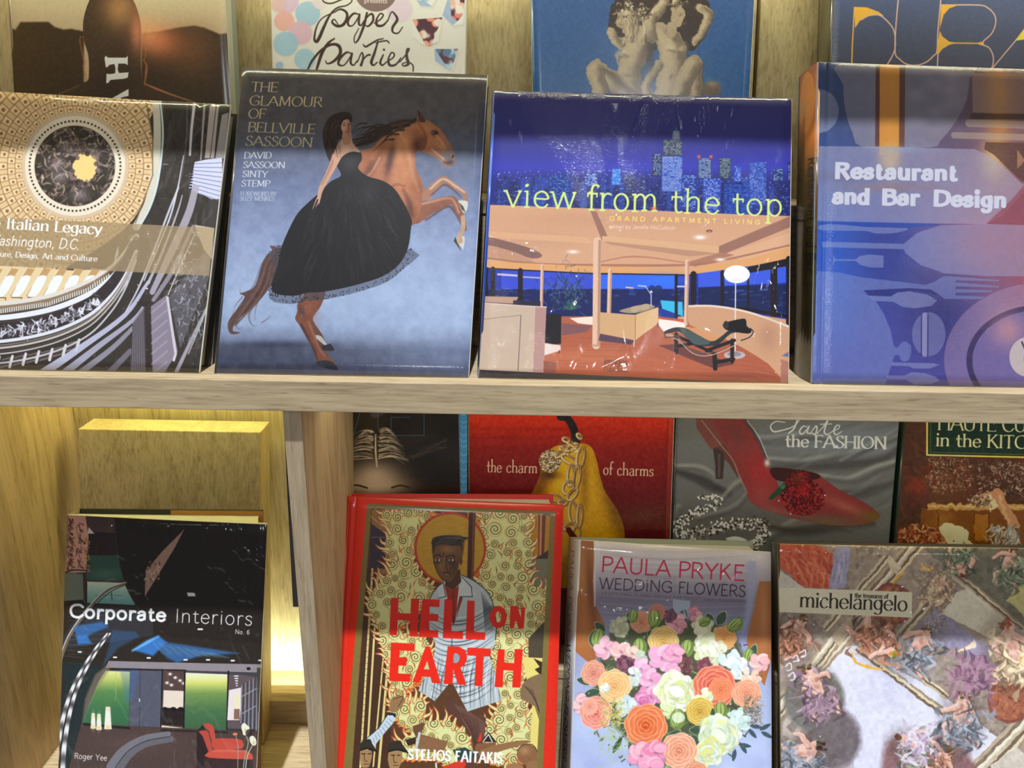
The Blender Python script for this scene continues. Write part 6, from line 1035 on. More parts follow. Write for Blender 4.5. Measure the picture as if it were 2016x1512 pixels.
    rose(590, 1230, 130, (252, 176, 130), (246, 140, 90), (214, 84, 36)); bloom(740, 1130, 60, [(226, 240, 176), (240, 246, 210)], 24); rose(930, 1140, 84, (250, 226, 130), (232, 196, 90), (190, 140, 50)); bud(790, 1190, 66, 10); c.ell(795, 1180, 40, 34, col=(236, 246, 220), a=.8); bud(1060, 1140, 58, 0); leaf(820, 1270, 110, 50, 160, G, GE); leaf(860, 1280, 130, 60, 85, G, GE); leaf(860, 1260, 150, 60, 0, G, GE); leaf(880, 1290, 90, 50, 60, G, GE); leaf(1010, 1120, 90, 26, 90, G)
    bloom(1180, 1190, 90, [(226, 244, 236), (206, 232, 226)], 24); bloom(1050, 1290, 150, [(226, 240, 214), (240, 248, 226), (214, 230, 190), (240, 240, 170)], 80); bloom(980, 1400, 110, [(226, 240, 226), (240, 246, 220), (230, 230, 150)], 60); rose(800, 1390, 110, (254, 216, 190), (248, 176, 140), (224, 130, 96)); pea(560, 1420, 90, [(246, 160, 190), (250, 190, 206)]); pea(650, 1400, 80, [(248, 176, 200), (240, 140, 180)]); pea(620, 1500, 90, [(246, 166, 196), (250, 196, 214)]); rose(900, 1540, 80, (252, 200, 170), (240, 160, 120), (206, 110, 80))
    t = dict(tk=.1, gap=.09); P = (206, 46, 84); K = (58, 44, 60)
    text(c, 'PAULA', 305, 272, 742, 302, 100, P, **t); text(c, 'PRYKE', 795, 306, 1206, 330, 102, P, **t); t['tk'] = .085
    text(c, 'WEDDING', 290, 375, 755, 400, 72, K, **t); text(c, 'FLOWERS', 795, 404, 1212, 428, 74, K, **t)
    text(c, 'EXCEPTIONAL FLORAL DESIGN FOR EXCEPTIONAL OCCASIONS', 305, 410, 1215, 462, 17, (90, 80, 96), .13, gap=.3); text(c, 'O R E', 702, 322, 775, 325, 18, (150, 130, 150), .14, gap=.2)
    c.at(); c.tex(.012, 4, 3, 2); return c
def art_bouquet_spine():
    c = Cv(0, 0, 40, 560, 2., (196, 190, 192)); c.grad([(0, (150, 140, 136)), (26, (196, 188, 186)), (40, (226, 224, 230))], 0)
    text(c, 'PAULA PRYKE', 14, 24, 14, 190, 14, (110, 84, 80), .13, .07, gap=.1, up=(1, 0)); text(c, 'WEDDING FLOWERS', 14, 208, 14, 430, 14, (40, 34, 44), .15, .09, gap=.1, up=(1, 0)); return c

def art_fresco():
    # generic painted vault: mouldings, sky panels, draped figures; no known composition
    c = Cv(1515, 1050, 2190, 1700, 1.5, (150, 136, 126)); r = np.random.RandomState(31)
    c.at(3.203, 1500, 1040)
    X, Y = c.XY(); F_ = [(206, 164, 150), (184, 136, 122), (226, 190, 178), (150, 104, 92)]
    c.glow(300, 250, 300, 200, (120, 110, 104), .6); scumble(c, 1400, (80, 80, 2200, 2200), [(130, 116, 108), (176, 160, 150), (96, 84, 80), (150, 130, 140), (120, 120, 100)], 1, (10, 34), 90, .45)
    # sky panels between diagonal mouldings
    c.poly([(430, 760), (600, 740), (1150, 1060), (1900, 1640), (1900, 2200), (640, 2200), (560, 1300), (380, 850)], (206, 206, 226)); c.glow(800, 1000, 200, 160, (186, 188, 222), .7); c.glow(620, 1500, 160, 300, (196, 196, 226), .6)
    c.poly([(1130, 540), (1230, 400), (1330, 370), (1700, 660), (1900, 900), (1700, 850), (1450, 700)], (206, 198, 184)); c.poly([(860, 720), (1060, 480), (1500, 800), (1400, 900), (1240, 760)], (140, 134, 160)); c.poly([(1000, 120), (1650, 130), (1650, 640), (1400, 420), (1200, 280)], (110, 108, 96)); c.poly([(1540, 450), (1660, 300), (1900, 300), (1900, 620), (1660, 560)], (176, 170, 120)); c.poly([(100, 260), (240, 350), (280, 385), (100, 370)], (186, 180, 176))
    def mould(x0, y0, x1, y1, w, n=7):
        p, q = np.array([x0, y0], float), np.array([x1, y1], float); u = (q - p) / np.hypot(*(q - p)); v = np.array([-u[1], u[0]])
        cols = [(150, 132, 112), (206, 194, 170), (110, 94, 78), (186, 172, 150), (220, 210, 190), (120, 104, 88), (170, 154, 134)]
        for i in range(n): o = v * w * ((i + .5) / n - .5); c.line([p + o, q + o], w / n * 1.15, cols[i % 7], cap=False)
    mould(985, 90, 590, 560, 120); mould(800, 180, 400, 640, 60, 4); mould(620, 560, 120, 1120, 110, 7); mould(470, 700, 60, 1240, 70, 5); mould(1080, 440, 850, 720, 70, 4); mould(880, 840, 1170, 1060, 50, 4); mould(1170, 250, 1640, 640, 60, 5); mould(1750, 1150, 1350, 1560, 150, 7); mould(600, 750, 1250, 1240, 46, 3)
    c.poly([(790, 210), (800, 170), (880, 250), (850, 290), (810, 260)], (196, 182, 160)); c.poly([(440, 680), (475, 740), (490, 752), (530, 690), (620, 560), (560, 560)], (176, 160, 138))
    c.poly([(130, 1220), (190, 1170), (270, 1240), (200, 1340), (130, 1300)], (176, 166, 160)); c.poly([(150, 1250), (190, 1220), (225, 1250), (190, 1290)], (130, 118, 112)); c.poly([(1430, 1500), (1600, 1380), (1900, 1600), (1600, 1700)], (190, 180, 170))
    # bronze roundels
    for x, y, R_ in ((815, 480, 135), (1560, 1090, 140)): c.ell(x, y, R_, R_, col=(126, 76, 66)); c.ell(x, y, R_ * .84, col=(150, 92, 70)); c.clip = c.full(*c.mell(1500 + x / 3.203, 1040 + y / 3.203, R_ * .84 / 3.203)); scumble(c, 60, (x - R_, y - R_, x + R_, y + R_), [(176, 116, 80), (96, 54, 44), (120, 70, 50)], int(x), (6, 16), 50, .7); c.clip = None
    # drapery
    c.poly([(95, 100), (330, 100), (470, 180), (430, 300), (420, 380), (260, 370), (180, 290), (100, 240)], (176, 84, 62), sm=2); c.clip = c.region([(95, 100), (330, 100), (470, 180), (430, 300), (420, 380), (260, 370), (180, 290), (100, 240)], sm=2)
    for _ in range(50): x, y = 100 + r.rand() * 340, 100 + r.rand() * 260; c.line([(x, y), (x + 50, y + 40 + r.randn() * 20), (x + 50 + r.randn() * 20, y + 120)], [3, 14, 3], [(210, 126, 96), (130, 50, 36), (226, 150, 120), (150, 60, 34)][r.randint(4)], .6, sm=4, soft=4)
    c.clip = None; c.poly([(480, 110), (560, 130), (540, 260), (520, 370), (425, 375), (440, 260)], (150, 146, 176), sm=2)
    for _ in range(26): x, y = 440 + r.rand() * 90, 130 + r.rand() * 180; c.line([(x, y), (x - 10 + r.randn() * 14, y + 60)], [2, 10, 2], [(200, 200, 222), (96, 92, 124)][r.randint(2)], .6, soft=3)
    # loose figures built from limbs of varied poses
    def limb(P, w): 
        c.line([(x + 5, y + 6) for x, y in P], np.array(w) * 1.06, (96, 64, 56), .7, sm=5, soft=5); c.line(P, w, F_[0], sm=5); c.line([(x - np.max(w) * .12, y - np.max(w) * .12) for x, y in P], np.array(w) * .45, F_[2], .7, sm=5, soft=7); c.line([(x + np.max(w) * .25, y + np.max(w) * .2) for x, y in P], np.array(w) * .25, F_[1], .7, sm=5, soft=5)
    def fig(x, y, s, a, flip=1, hair=(96, 70, 50)):
        t = np.radians(a); R2 = lambda u, v: (x + s * (u * flip * np.cos(t) - v * np.sin(t)), y + s * (u * flip * np.sin(t) + v * np.cos(t)))
        dc = [(170, 132, 80), (112, 122, 104), (140, 116, 132), (186, 164, 136), (140, 96, 76), (124, 128, 140)][r.randint(6)]
        def cloth(n, cu, cv_, su, sv, w):
            for _ in range(n):
                px, py = R2(cu + r.randn() * su, cv_ + r.randn() * sv); b_ = .5 + .9 * r.rand(); c.line([(px, py), (px + s * r.randn() * 40, py + s * 40), (px + s * r.randn() * 60, py + s * 90)], [4, s * w, 4], tuple(min(250, int(k * b_)) for k in dc), .8, sm=3, soft=2)
        c.ell(x, y + s * 20, s * 140, s * 200, col=(92, 80, 72), a=.8, rot=a, soft=s * 60)
        cloth(40, 0, 60, 80, 90, 40)
        j = lambda u, v: R2(u + r.randn() * 14, v + r.randn() * 14)
        limb([j(20, 90), j(100, 120), j(70, 250)], [s * 64, s * 52, s * 30]); limb([j(-10, 100), j(-80, 160), j(-150, 210)], [s * 66, s * 54, s * 28]); limb([R2(0, -80), R2(20, 0), R2(0, 100)], [s * 116, s * 96, s * 96])
        limb([j(45, -85), j(120, -50), j(170, 0)], [s * 46, s * 38, s * 24]); limb([j(-50, -80), j(-100, -20), j(-40, 40)], [s * 46, s * 38, s * 24])
        for _ in range(10):
            px, py = R2(r.randn() * 34, -10 + r.randn() * 60); c.glow(px, py, s * 22, s * 14, F_[[1, 2, 3][r.randint(3)]], .6, a + r.rand() * 90)
        cloth(46, 0, 95, 62, 34, 26); cloth(14, -50, -40, 20, 60, 20)
        hx, hy = R2(18, -142); c.ell(hx, hy, s * 36, s * 44, col=F_[0], rot=a); c.glow(hx + s * 10, hy, s * 14, s * 18, F_[2], .6); c.glow(hx - s * 8, hy + s * 12, s * 14, s * 14, F_[3], .6)
        for _ in range(16):
            px, py = R2(6 + r.randn() * 22, -168 + r.randn() * 14); c.ell(px, py, s * 15, s * 11, col=tuple(int(k * (.6 + r.rand() * .7)) for k in hair), a=.9)
    c.ell(330, 1080, 190, 200, col=(110, 110, 106), rot=20, soft=10); c.ell(450, 1330, 170, 190, col=(104, 96, 100), rot=10, soft=14); c.poly([(760, 1420), (860, 1300), (1040, 1330), (1180, 1280), (1340, 1500), (1300, 1800), (800, 1800)], (130, 96, 100), sm=3, soft=14)
    fig(330, 1010, .82, -28); fig(240, 1420, .8, 70, -1, (60, 44, 36)); fig(990, 740, .74, 30, -1); fig(740, 700, .8, 130, 1, (150, 110, 60)); fig(1560, 760, .95, -10, 1, (120, 90, 60)); fig(1260, 200, .6, 170, 1); fig(1110, 370, .5, 20, 1, (150, 130, 100)); fig(200, 660, .7, 30, 1, (120, 90, 40)); fig(1260, 1180, .8, 10, -1, (90, 60, 44)); fig(960, 1380, .7, -60, 1); fig(1120, 1480, .6, 40, 1); fig(1560, 220, .6, 20, -1); pass
    scumble(c, 120, (1220, 820, 1430, 1020), [(132, 96, 116), (104, 74, 96), (160, 126, 146)], 8, (10, 30), 90, .8); scumble(c, 90, (880, 1280, 1060, 1480), [(190, 176, 196), (150, 130, 156), (216, 206, 220)], 9, (8, 26), 80, .8)
    for q in ([(560, 770), (600, 850), (700, 880), (780, 890)], [(830, 350), (850, 310), (900, 280)], [(1000, 220), (1040, 260), (1080, 250)], [(1620, 850), (1650, 800)]): c.line(q, [8, 20, 6], (214, 164, 76), sm=4)
    for x, y in ((190, 820), (150, 870), (240, 790), (170, 930)): c.line([(x, y), (x + 30, y - 20), (x + 40, y + 16), (x + 10, y + 24)], 8, (206, 200, 214), sm=4)
    scumble(c, 260, (1020, 560, 1160, 640), [(190, 180, 176), (110, 100, 100)], 4, (3, 8), 16, .5); scumble(c, 300, (980, 250, 1200, 450), [(214, 196, 176), (150, 130, 116), (110, 92, 80)], 5, (4, 10), 26, .5)
    c.at(); warp(c, 1.5, 12, 5); c.tex(.07, 8, 9, 4); c.at(3.203, 1500, 1040)
    c.poly([(80, 371), (945, 402), (945, 563), (80, 527)], (206, 198, 178))
    for q in ([(310, 370), (280, 400), (230, 430)],): c.line(q, 4, (180, 170, 150), .5)
    K = (44, 38, 34); text(c, 'michelangelo', 236, 496, 914, 522, 96, K, .13, .035, .12, xh=.66, gap=.03, nib=8); text(c, 'the treasures of', 584, 437, 794, 444, 30, K, .17, .06, .14, gap=.06)
    c.at(); c.tex(.02, 4, 3, 2)
    return c

# ================================================================== helpers
def mat(name):
    m = bpy.data.materials.new(name); m.use_nodes = True
    return m, m.node_tree.nodes, m.node_tree.links, m.node_tree.nodes['Principled BSDF']
def obj(name, verts, faces, mats, parent=None, uv=None, mi=None, smooth_=False):
    me = bpy.data.meshes.new(name); o0 = Vector(parent.location) if parent is not None and parent.type == 'EMPTY' else Vector((0, 0, 0))
    if parent is not None and parent.type != 'EMPTY': o0 = Vector(parent.parent.location) if parent.parent else Vector((0, 0, 0))
    me.from_pydata([tuple(Vector(v) - o0) for v in verts], [], faces); me.update()
    o = bpy.data.objects.new(name, me); scene.collection.objects.link(o)
    for m in (mats if isinstance(mats, (list, tuple)) else [mats]): me.materials.append(m)
    if mi is not None:
        for p, k in zip(me.polygons, mi): p.material_index = k
    if uv is not None:
        L = me.uv_layers.new(name='UVMap')
        for p in me.polygons:
            for li, vi in zip(p.loop_indices, p.vertices): L.data[li].uv = uv[vi]
    if smooth_:
        for p in me.polygons: p.use_smooth = True
    if parent is not None: o.parent = parent
    return o
def empty(name, loc, label, cat, group=None):
    o = bpy.data.objects.new(name, None); scene.collection.objects.link(o); o.location = loc; o.empty_display_size = .02
    o['label'] = label; o['category'] = cat
    if group: o['group'] = group
    return o
def hexa(P, ins=0.0):
    """8 points (4 front ring, 4 back ring) -> bevelled-looking box"""
    return P, [(0, 1, 2, 3), (7, 6, 5, 4), (0, 4, 5, 1), (1, 5, 6, 2), (2, 6, 7, 3), (3, 7, 4, 0)]
def box(name, lo, hi, m, parent=None, bev=.0008, shear=None):
    bm = bmesh.new(); bmesh.ops.create_cube(bm, size=1)
    lo, hi = Vector(lo), Vector(hi)
    for v in bm.verts:
        v.co = Vector([lo[i] + (v.co[i] + .5) * (hi[i] - lo[i]) for i in range(3)])
        if shear: v.co.y += (v.co.z - lo.z) * shear
    if bev: bmesh.ops.bevel(bm, geom=bm.edges[:], offset=bev, segments=2, affect='EDGES', profile=.5)
    vs_ = [v.co.copy() for v in bm.verts]; fs = [tuple(v.index for v in f.verts) for f in bm.faces]; bm.free()
    return obj(name, vs_, fs, m, parent)

# ------------------------------------------------------------------ wood
def wood(name, axis, base=(.56, .42, .26), dark=(.34, .235, .135), grain=1.0, rough=.5, cathedral=.5):
    m, N, L, b = mat(name)
    tc = N.new('ShaderNodeTexCoord'); mp = N.new('ShaderNodeMapping'); L.new(tc.outputs['Object'], mp.inputs[0])
    fine = [95, 95, 95]; fine[axis] = 5.0
    mp.inputs['Scale'].default_value = tuple(fine)
    n1 = N.new('ShaderNodeTexNoise'); n1.inputs['Scale'].default_value = 3.2; n1.inputs['Detail'].default_value = 6; n1.inputs['Roughness'].default_value = .62; L.new(mp.outputs[0], n1.inputs['Vector'])
    mp2 = N.new('ShaderNodeMapping'); s2 = [13, 13, 13]; s2[axis] = 2.2; mp2.inputs['Scale'].default_value = tuple(s2); L.new(tc.outputs['Object'], mp2.inputs[0])
    n2 = N.new('ShaderNodeTexNoise'); n2.inputs['Scale'].default_value = 1.3; n2.inputs['Detail'].default_value = 3; n2.inputs['Distortion'].default_value = .9; L.new(mp2.outputs[0], n2.inputs['Vector'])
    wv = N.new('ShaderNodeMath'); wv.operation = 'MULTIPLY_ADD'; wv.inputs[1].default_value = 26; wv.inputs[2].default_value = 0; L.new(n2.outputs[0], wv.inputs[0])
    sn = N.new('ShaderNodeMath'); sn.operation = 'SINE'; L.new(wv.outputs[0], sn.inputs[0])
    # short dark pores
    mp3 = N.new('ShaderNodeMapping'); s3 = [420, 420, 420]; s3[axis] = 42; mp3.inputs['Scale'].default_value = tuple(s3); L.new(tc.outputs['Object'], mp3.inputs[0])
    n3 = N.new('ShaderNodeTexNoise'); n3.inputs['Scale'].default_value = 1.0; n3.inputs['Detail'].default_value = 2; L.new(mp3.outputs[0], n3.inputs['Vector'])
    p3 = N.new('ShaderNodeValToRGB'); p3.color_ramp.elements[0].position = .60; p3.color_ramp.elements[1].position = .70; L.new(n3.outputs[0], p3.inputs[0])
    cr = N.new('ShaderNodeValToRGB'); cr.color_ramp.elements[0].position = .30; cr.color_ramp.elements[1].position = .68
    cr.color_ramp.elements[0].color = (*dark, 1); cr.color_ramp.elements[1].color = (*base, 1)
    a1 = N.new('ShaderNodeMath'); a1.operation = 'MULTIPLY_ADD'; a1.inputs[1].default_value = .07 * cathedral; L.new(sn.outputs[0], a1.inputs[0])
    g = N.new('ShaderNodeMath'); g.operation = 'MULTIPLY_ADD'; g.inputs[1].default_value = grain; g.inputs[2].default_value = .5 * (1 - grain) + .06; L.new(n1.outputs[0], g.inputs[0]); L.new(g.outputs[0], a1.inputs[2])
    L.new(a1.outputs[0], cr.inputs[0])
    mx = N.new('ShaderNodeMix'); mx.data_type = 'RGBA'; mx.blend_type = 'MULTIPLY'; mx.inputs[7].default_value = (.62, .56, .5, 1); L.new(cr.outputs[0], mx.inputs[6])
    k = N.new('ShaderNodeMath'); k.operation = 'MULTIPLY'; k.inputs[1].default_value = .6; L.new(p3.outputs[0], k.inputs[0]); L.new(k.outputs[0], mx.inputs[0])
    L.new(mx.outputs[2], b.inputs['Base Color']); b.inputs['Roughness'].default_value = rough; b.inputs['Specular IOR Level'].default_value = .3
    bp = N.new('ShaderNodeBump'); bp.inputs['Strength'].default_value = .25; bp.inputs['Distance'].default_value = .0006; L.new(a1.outputs[0], bp.inputs['Height']); L.new(bp.outputs[0], b.inputs['Normal'])
    return m
oak_x = wood('oak grain along', 0, base=(.59, .46, .285), dark=(.35, .255, .145)); oak_z = wood('oak grain upright', 2, base=(.62, .51, .29), dark=(.38, .29, .15), cathedral=1.0); oak_side = wood('oak side panel', 2, base=(.62, .46, .27), dark=(.40, .28, .15), grain=.8, cathedral=1.6); oak_edge = wood('oak edge band', 2, base=(.50, .385, .25), dark=(.30, .22, .13), cathedral=.3)
def plain(name, col, rough=.5, spec=.4, metal=0.):
    m, N, L, b = mat(name); b.inputs['Base Color'].default_value = (*col, 1); b.inputs['Roughness'].default_value = rough; b.inputs['Specular IOR Level'].default_value = spec; b.inputs['Metallic'].default_value = metal
    n = N.new('ShaderNodeTexNoise'); n.inputs['Scale'].default_value = 60; mr = N.new('ShaderNodeMapRange'); mr.inputs[3].default_value = max(.05, rough - .08); mr.inputs[4].default_value = min(1, rough + .08); L.new(n.outputs[0], mr.inputs[0]); L.new(mr.outputs[0], b.inputs['Roughness'])
    return m
black_metal = plain('black metal', (.02, .014, .012), .45)

# ------------------------------------------------------------------ the bookcase
XL, XR, YB = -.618, 1.08, .328
bc = empty('bookcase', (.2, .16, -.62), 'light oak shop bookcase with hidden warm strip lights, filling the whole view', 'bookcase')
for z0, z1, lab in ((-.0305, 0, None), (.52, .55, None), (-.62, -.59, None)):
    box('shelf_board', (-.95, 0, z0), (1.1, YB, z1), oak_x, bc)
box('back_panel', (-.95, YB, -.62), (1.1, YB + .016, .8), oak_z, bc, bev=0)
box('side_panel', (XL - .018, .014, -.59), (XL, YB, -.0305), oak_side, bc); box('side_panel', (XL - .018, .014, 0), (XL, YB, 0.52), oak_side, bc)
box('divider_panel', (-.2222, .015, -.59), (-.205, YB, -.0305), oak_side, bc)
box('edge_band', (-.2224, .0136, -.59), (-.2048, .0152, -.0307), oak_edge, bc, bev=.0003)
box('side_panel', (1.082, .014, -.59), (1.1, YB, -.0305), oak_side, bc); box('side_panel', (1.082, .014, 0), (1.1, YB, 0.52), oak_side, bc)
box('ledge', (XL, .2155, -.59), (-.2222, .2327, -.5517), oak_x, bc)
# black strip on the far side of the divider, widening downwards
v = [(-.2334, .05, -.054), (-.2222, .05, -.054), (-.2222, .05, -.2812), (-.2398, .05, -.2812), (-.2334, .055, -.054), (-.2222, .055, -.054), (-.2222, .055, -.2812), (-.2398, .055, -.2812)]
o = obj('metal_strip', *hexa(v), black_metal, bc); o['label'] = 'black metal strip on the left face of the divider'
# the leaning display block of the left bay
def leaning(name, x0, x1, y0, z0, z1, th, tilt, m, label, cat, group=None):
    sh = math.tan(tilt); e = empty(name, ((x0 + x1) / 2, y0, z0), label, cat, group)
    box('board', (x0, y0, z0), (x1, y0 + th, z1), m, e, bev=.0012, shear=sh); return e
leaning('display_block', -.584, -.338, .1735, -.59, -.1635, .0412, math.atan(.1030 / .4265), oak_z, 'thick oak block leaning empty behind the black interiors book, lit yellow on top', 'display block')
# steps that carry the rear rows, and the boards the rear books lean on
def riser(x0, x1, z0, z1, y0, label):
    e = empty('display_step', ((x0 + x1) / 2, y0, z0), label, 'display step')
    box('step_top', (x0, y0, z1 - .014), (x1, .276, z1), oak_x, e); box('step_front', (x0, y0 + .001, z0), (x1, y0 + .013, z1 - .014), oak_x, e); box('step_back', (x0, .262, z0), (x1, .275, z1 - .014), oak_x, e)
riser(-.60, 1.06, 0, .158, .133, 'long oak step behind the front books on the upper shelf'); riser(-.198, 1.06, -.59, -.428, .138, 'long oak step behind the front books on the lower shelf')
leaning('backing_board', -.60, .272, .2405, .158, .50, .014, .19, oak_z, 'upright oak board behind the confetti book and the blue statue book', 'display board')
leaning('backing_board', .276, 1.06, .2405, .158, .50, .014, .19, oak_z, 'upright oak board behind the navy book with gold outline letters', 'display board')
leaning('backing_board', -.195, 1.05, .2545, -.428, -.06, .010, .19, oak_z, 'oak board hidden behind the rear row of the lower shelf', 'display board')

# room around the bookcase
fl = box('floor', (-4, -4, -1.42), (4, 2, -1.40), plain('pale shop floor', (.42, .40, .38), .35), bev=0); fl['kind'] = 'structure'
pl = box('plinth', (-.95, .01, -1.40), (1.1, YB + .016, -.62), oak_x, bev=0); pl.parent = bc; pl.location = -Vector(bc.location)
wl = box('wall_back', (-4, YB + .02, -1.40), (4, YB + .1, 1.6), plain('plaster wall', (.55, .53, .50), .7), bev=0); wl['kind'] = 'structure'

# ------------------------------------------------------------------ books
def rectify(cv, quad, W, H):
    """flatten the drawn cover: photo-measured corner points -> square print"""
    src = [(0, 0), (1, 0), (1, 1), (0, 1)]; A = []; B = []
    for (u, v), (x, y) in zip(src, quad):
        A.append([u, v, 1, 0, 0, 0, -u * x, -v * x]); B.append(x); A.append([0, 0, 0, u, v, 1, -u * y, -v * y]); B.append(y)
    h = np.linalg.solve(np.array(A, float), np.array(B, float))
    U, V = np.meshgrid((np.arange(W) + .5) / W, (np.arange(H) + .5) / H)
    d = h[6] * U + h[7] * V + 1; X = (h[0] * U + h[1] * V + h[2]) / d; Y = (h[3] * U + h[4] * V + h[5]) / d
    fx = np.clip((X - cv.x0) * cv.k - .5, 0, cv.w - 1.001); fy = np.clip((Y - cv.y0) * cv.k - .5, 0, cv.h - 1.001)
    i, j = fx.astype(int), fy.astype(int); a, b = (fx - i)[..., None], (fy - j)[..., None]
    g = cv.a
    return (g[j, i] * (1 - a) * (1 - b) + g[j, i + 1] * a * (1 - b) + g[j + 1, i] * (1 - a) * b + g[j + 1, i + 1] * a * b)
def print_image(name, arr):
    H, W = arr.shape[:2]; im = bpy.data.images.new(name, W, H)
    px = np.ones((H, W, 4), np.float32); px[..., :3] = np.clip(arr[::-1], 0, 1); im.pixels.foreach_set(px.ravel()); im.update(); im.pack(); return im
def cover_mat(name, im=None, col=(.5, .5, .5), rough=.4, coat=1., crough=.12, wrap=0., grain=0., folds=0., wseed=0):
    m, N, L, b = mat(name)
    if im is not None:
        t = N.new('ShaderNodeTexImage'); t.image = im; t.extension = 'EXTEND'; t.interpolation = 'Cubic'; L.new(t.outputs[0], b.inputs['Base Color'])
    else: b.inputs['Base Color'].default_value = (*col, 1)
    b.inputs['Roughness'].default_value = rough; b.inputs['Specular IOR Level'].default_value = .25; b.inputs['Coat Weight'].default_value = coat; b.inputs['Coat Roughness'].default_value = crough
    tc = N.new('ShaderNodeTexCoord'); last = None
    n0 = N.new('ShaderNodeTexNoise'); n0.inputs['Scale'].default_value = 9; n0.inputs['Detail'].default_value = 1; L.new(tc.outputs['Object'], n0.inputs['Vector'])
    b0 = N.new('ShaderNodeBump'); b0.inputs['Strength'].default_value = .12; b0.inputs['Distance'].default_value = .01; L.new(n0.outputs[0], b0.inputs['Height']); last = b0
    if wrap > 0:   # creased clear film: ridged folds
        mp = N.new('ShaderNodeMapping'); mp.inputs['Rotation'].default_value = (0, .5 + wseed, .3); mp.inputs['Location'].default_value = (wseed, wseed * 2, 0); mp.inputs['Scale'].default_value = (1, 1, .45); L.new(tc.outputs['Object'], mp.inputs[0])
        n1 = N.new('ShaderNodeTexNoise'); n1.inputs['Scale'].default_value = 15; n1.inputs['Detail'].default_value = 3; n1.inputs['Distortion'].default_value = .8; L.new(mp.outputs[0], n1.inputs['Vector'])
        s = N.new('ShaderNodeMath'); s.operation = 'SUBTRACT'; s.inputs[1].default_value = .5; L.new(n1.outputs[0], s.inputs[0]); a = N.new('ShaderNodeMath'); a.operation = 'ABSOLUTE'; L.new(s.outputs[0], a.inputs[0])
        rp = N.new('ShaderNodeMapRange'); rp.interpolation_type = 'SMOOTHERSTEP'; rp.inputs[1].default_value = 0; rp.inputs[2].default_value = .05; rp.inputs[3].default_value = 1; rp.inputs[4].default_value = 0; L.new(a.outputs[0], rp.inputs[0])
        b1 = N.new('ShaderNodeBump'); b1.inputs['Strength'].default_value = wrap; b1.inputs['Distance'].default_value = .0035; L.new(rp.outputs[0], b1.inputs['Height']); L.new(last.outputs[0], b1.inputs['Normal']); last = b1
    if grain > 0:   # fine pebbling; on clear film only along the slack folds
        n2 = N.new('ShaderNodeTexNoise'); n2.inputs['Scale'].default_value = 520; n2.inputs['Detail'].default_value = 2; L.new(tc.outputs['Object'], n2.inputs['Vector'])
        b2 = N.new('ShaderNodeBump'); b2.inputs['Strength'].default_value = grain; b2.inputs['Distance'].default_value = .0008; L.new(n2.outputs[0], b2.inputs['Height']); L.new(last.outputs[0], b2.inputs['Normal']); last = b2
        if folds > 0:
            m3 = N.new('ShaderNodeMapping'); m3.inputs['Rotation'].default_value = (0, -.55, 0); m3.inputs['Location'].default_value = (wseed * 3, 0, wseed); m3.inputs['Scale'].default_value = (15, 15, 4.5); L.new(tc.outputs['Object'], m3.inputs[0])
            n3 = N.new('ShaderNodeTexNoise'); n3.inputs['Scale'].default_value = 1; n3.inputs['Detail'].default_value = 2; n3.inputs['Distortion'].default_value = .7; L.new(m3.outputs[0], n3.inputs['Vector'])
            r3 = N.new('ShaderNodeMapRange'); r3.interpolation_type = 'SMOOTHSTEP'; r3.inputs[1].default_value = .55; r3.inputs[2].default_value = .66; r3.inputs[3].default_value = .04; r3.inputs[4].default_value = folds; L.new(n3.outputs[0], r3.inputs[0]); L.new(r3.outputs[0], b2.inputs['Strength'])
    L.new(last.outputs[0], b.inputs['Coat Normal'])
    return m
def pages_mat():
    m, N, L, b = mat('page edges'); tc = N.new('ShaderNodeTexCoord'); mp = N.new('ShaderNodeMapping'); mp.inputs['Scale'].default_value = (.6, 1, .6); L.new(tc.outputs['UV'], mp.inputs[0])
    n = N.new('ShaderNodeTexNoise'); n.noise_dimensions = '1D'; n.inputs['Scale'].default_value = 90; n.inputs['Detail'].default_value = 3
    sp = N.new('ShaderNodeSeparateXYZ'); L.new(tc.outputs['UV'], sp.inputs[0]); L.new(sp.outputs[0], n.inputs['W'])
    cr = N.new('ShaderNodeValToRGB'); cr.color_ramp.elements[0].position = .35; cr.color_ramp.elements[1].position = .6; cr.color_ramp.elements[0].color = (.46, .43, .34, 1); cr.color_ramp.elements[1].color = (.80, .77, .64, 1)
    L.new(n.outputs[0], cr.inputs[0]); L.new(cr.outputs[0], b.inputs['Base Color']); b.inputs['Roughness'].default_value = .7; return m
PAGES = pages_mat(); PAPER = plain('worn paper edge', (.74, .71, .62), .7)

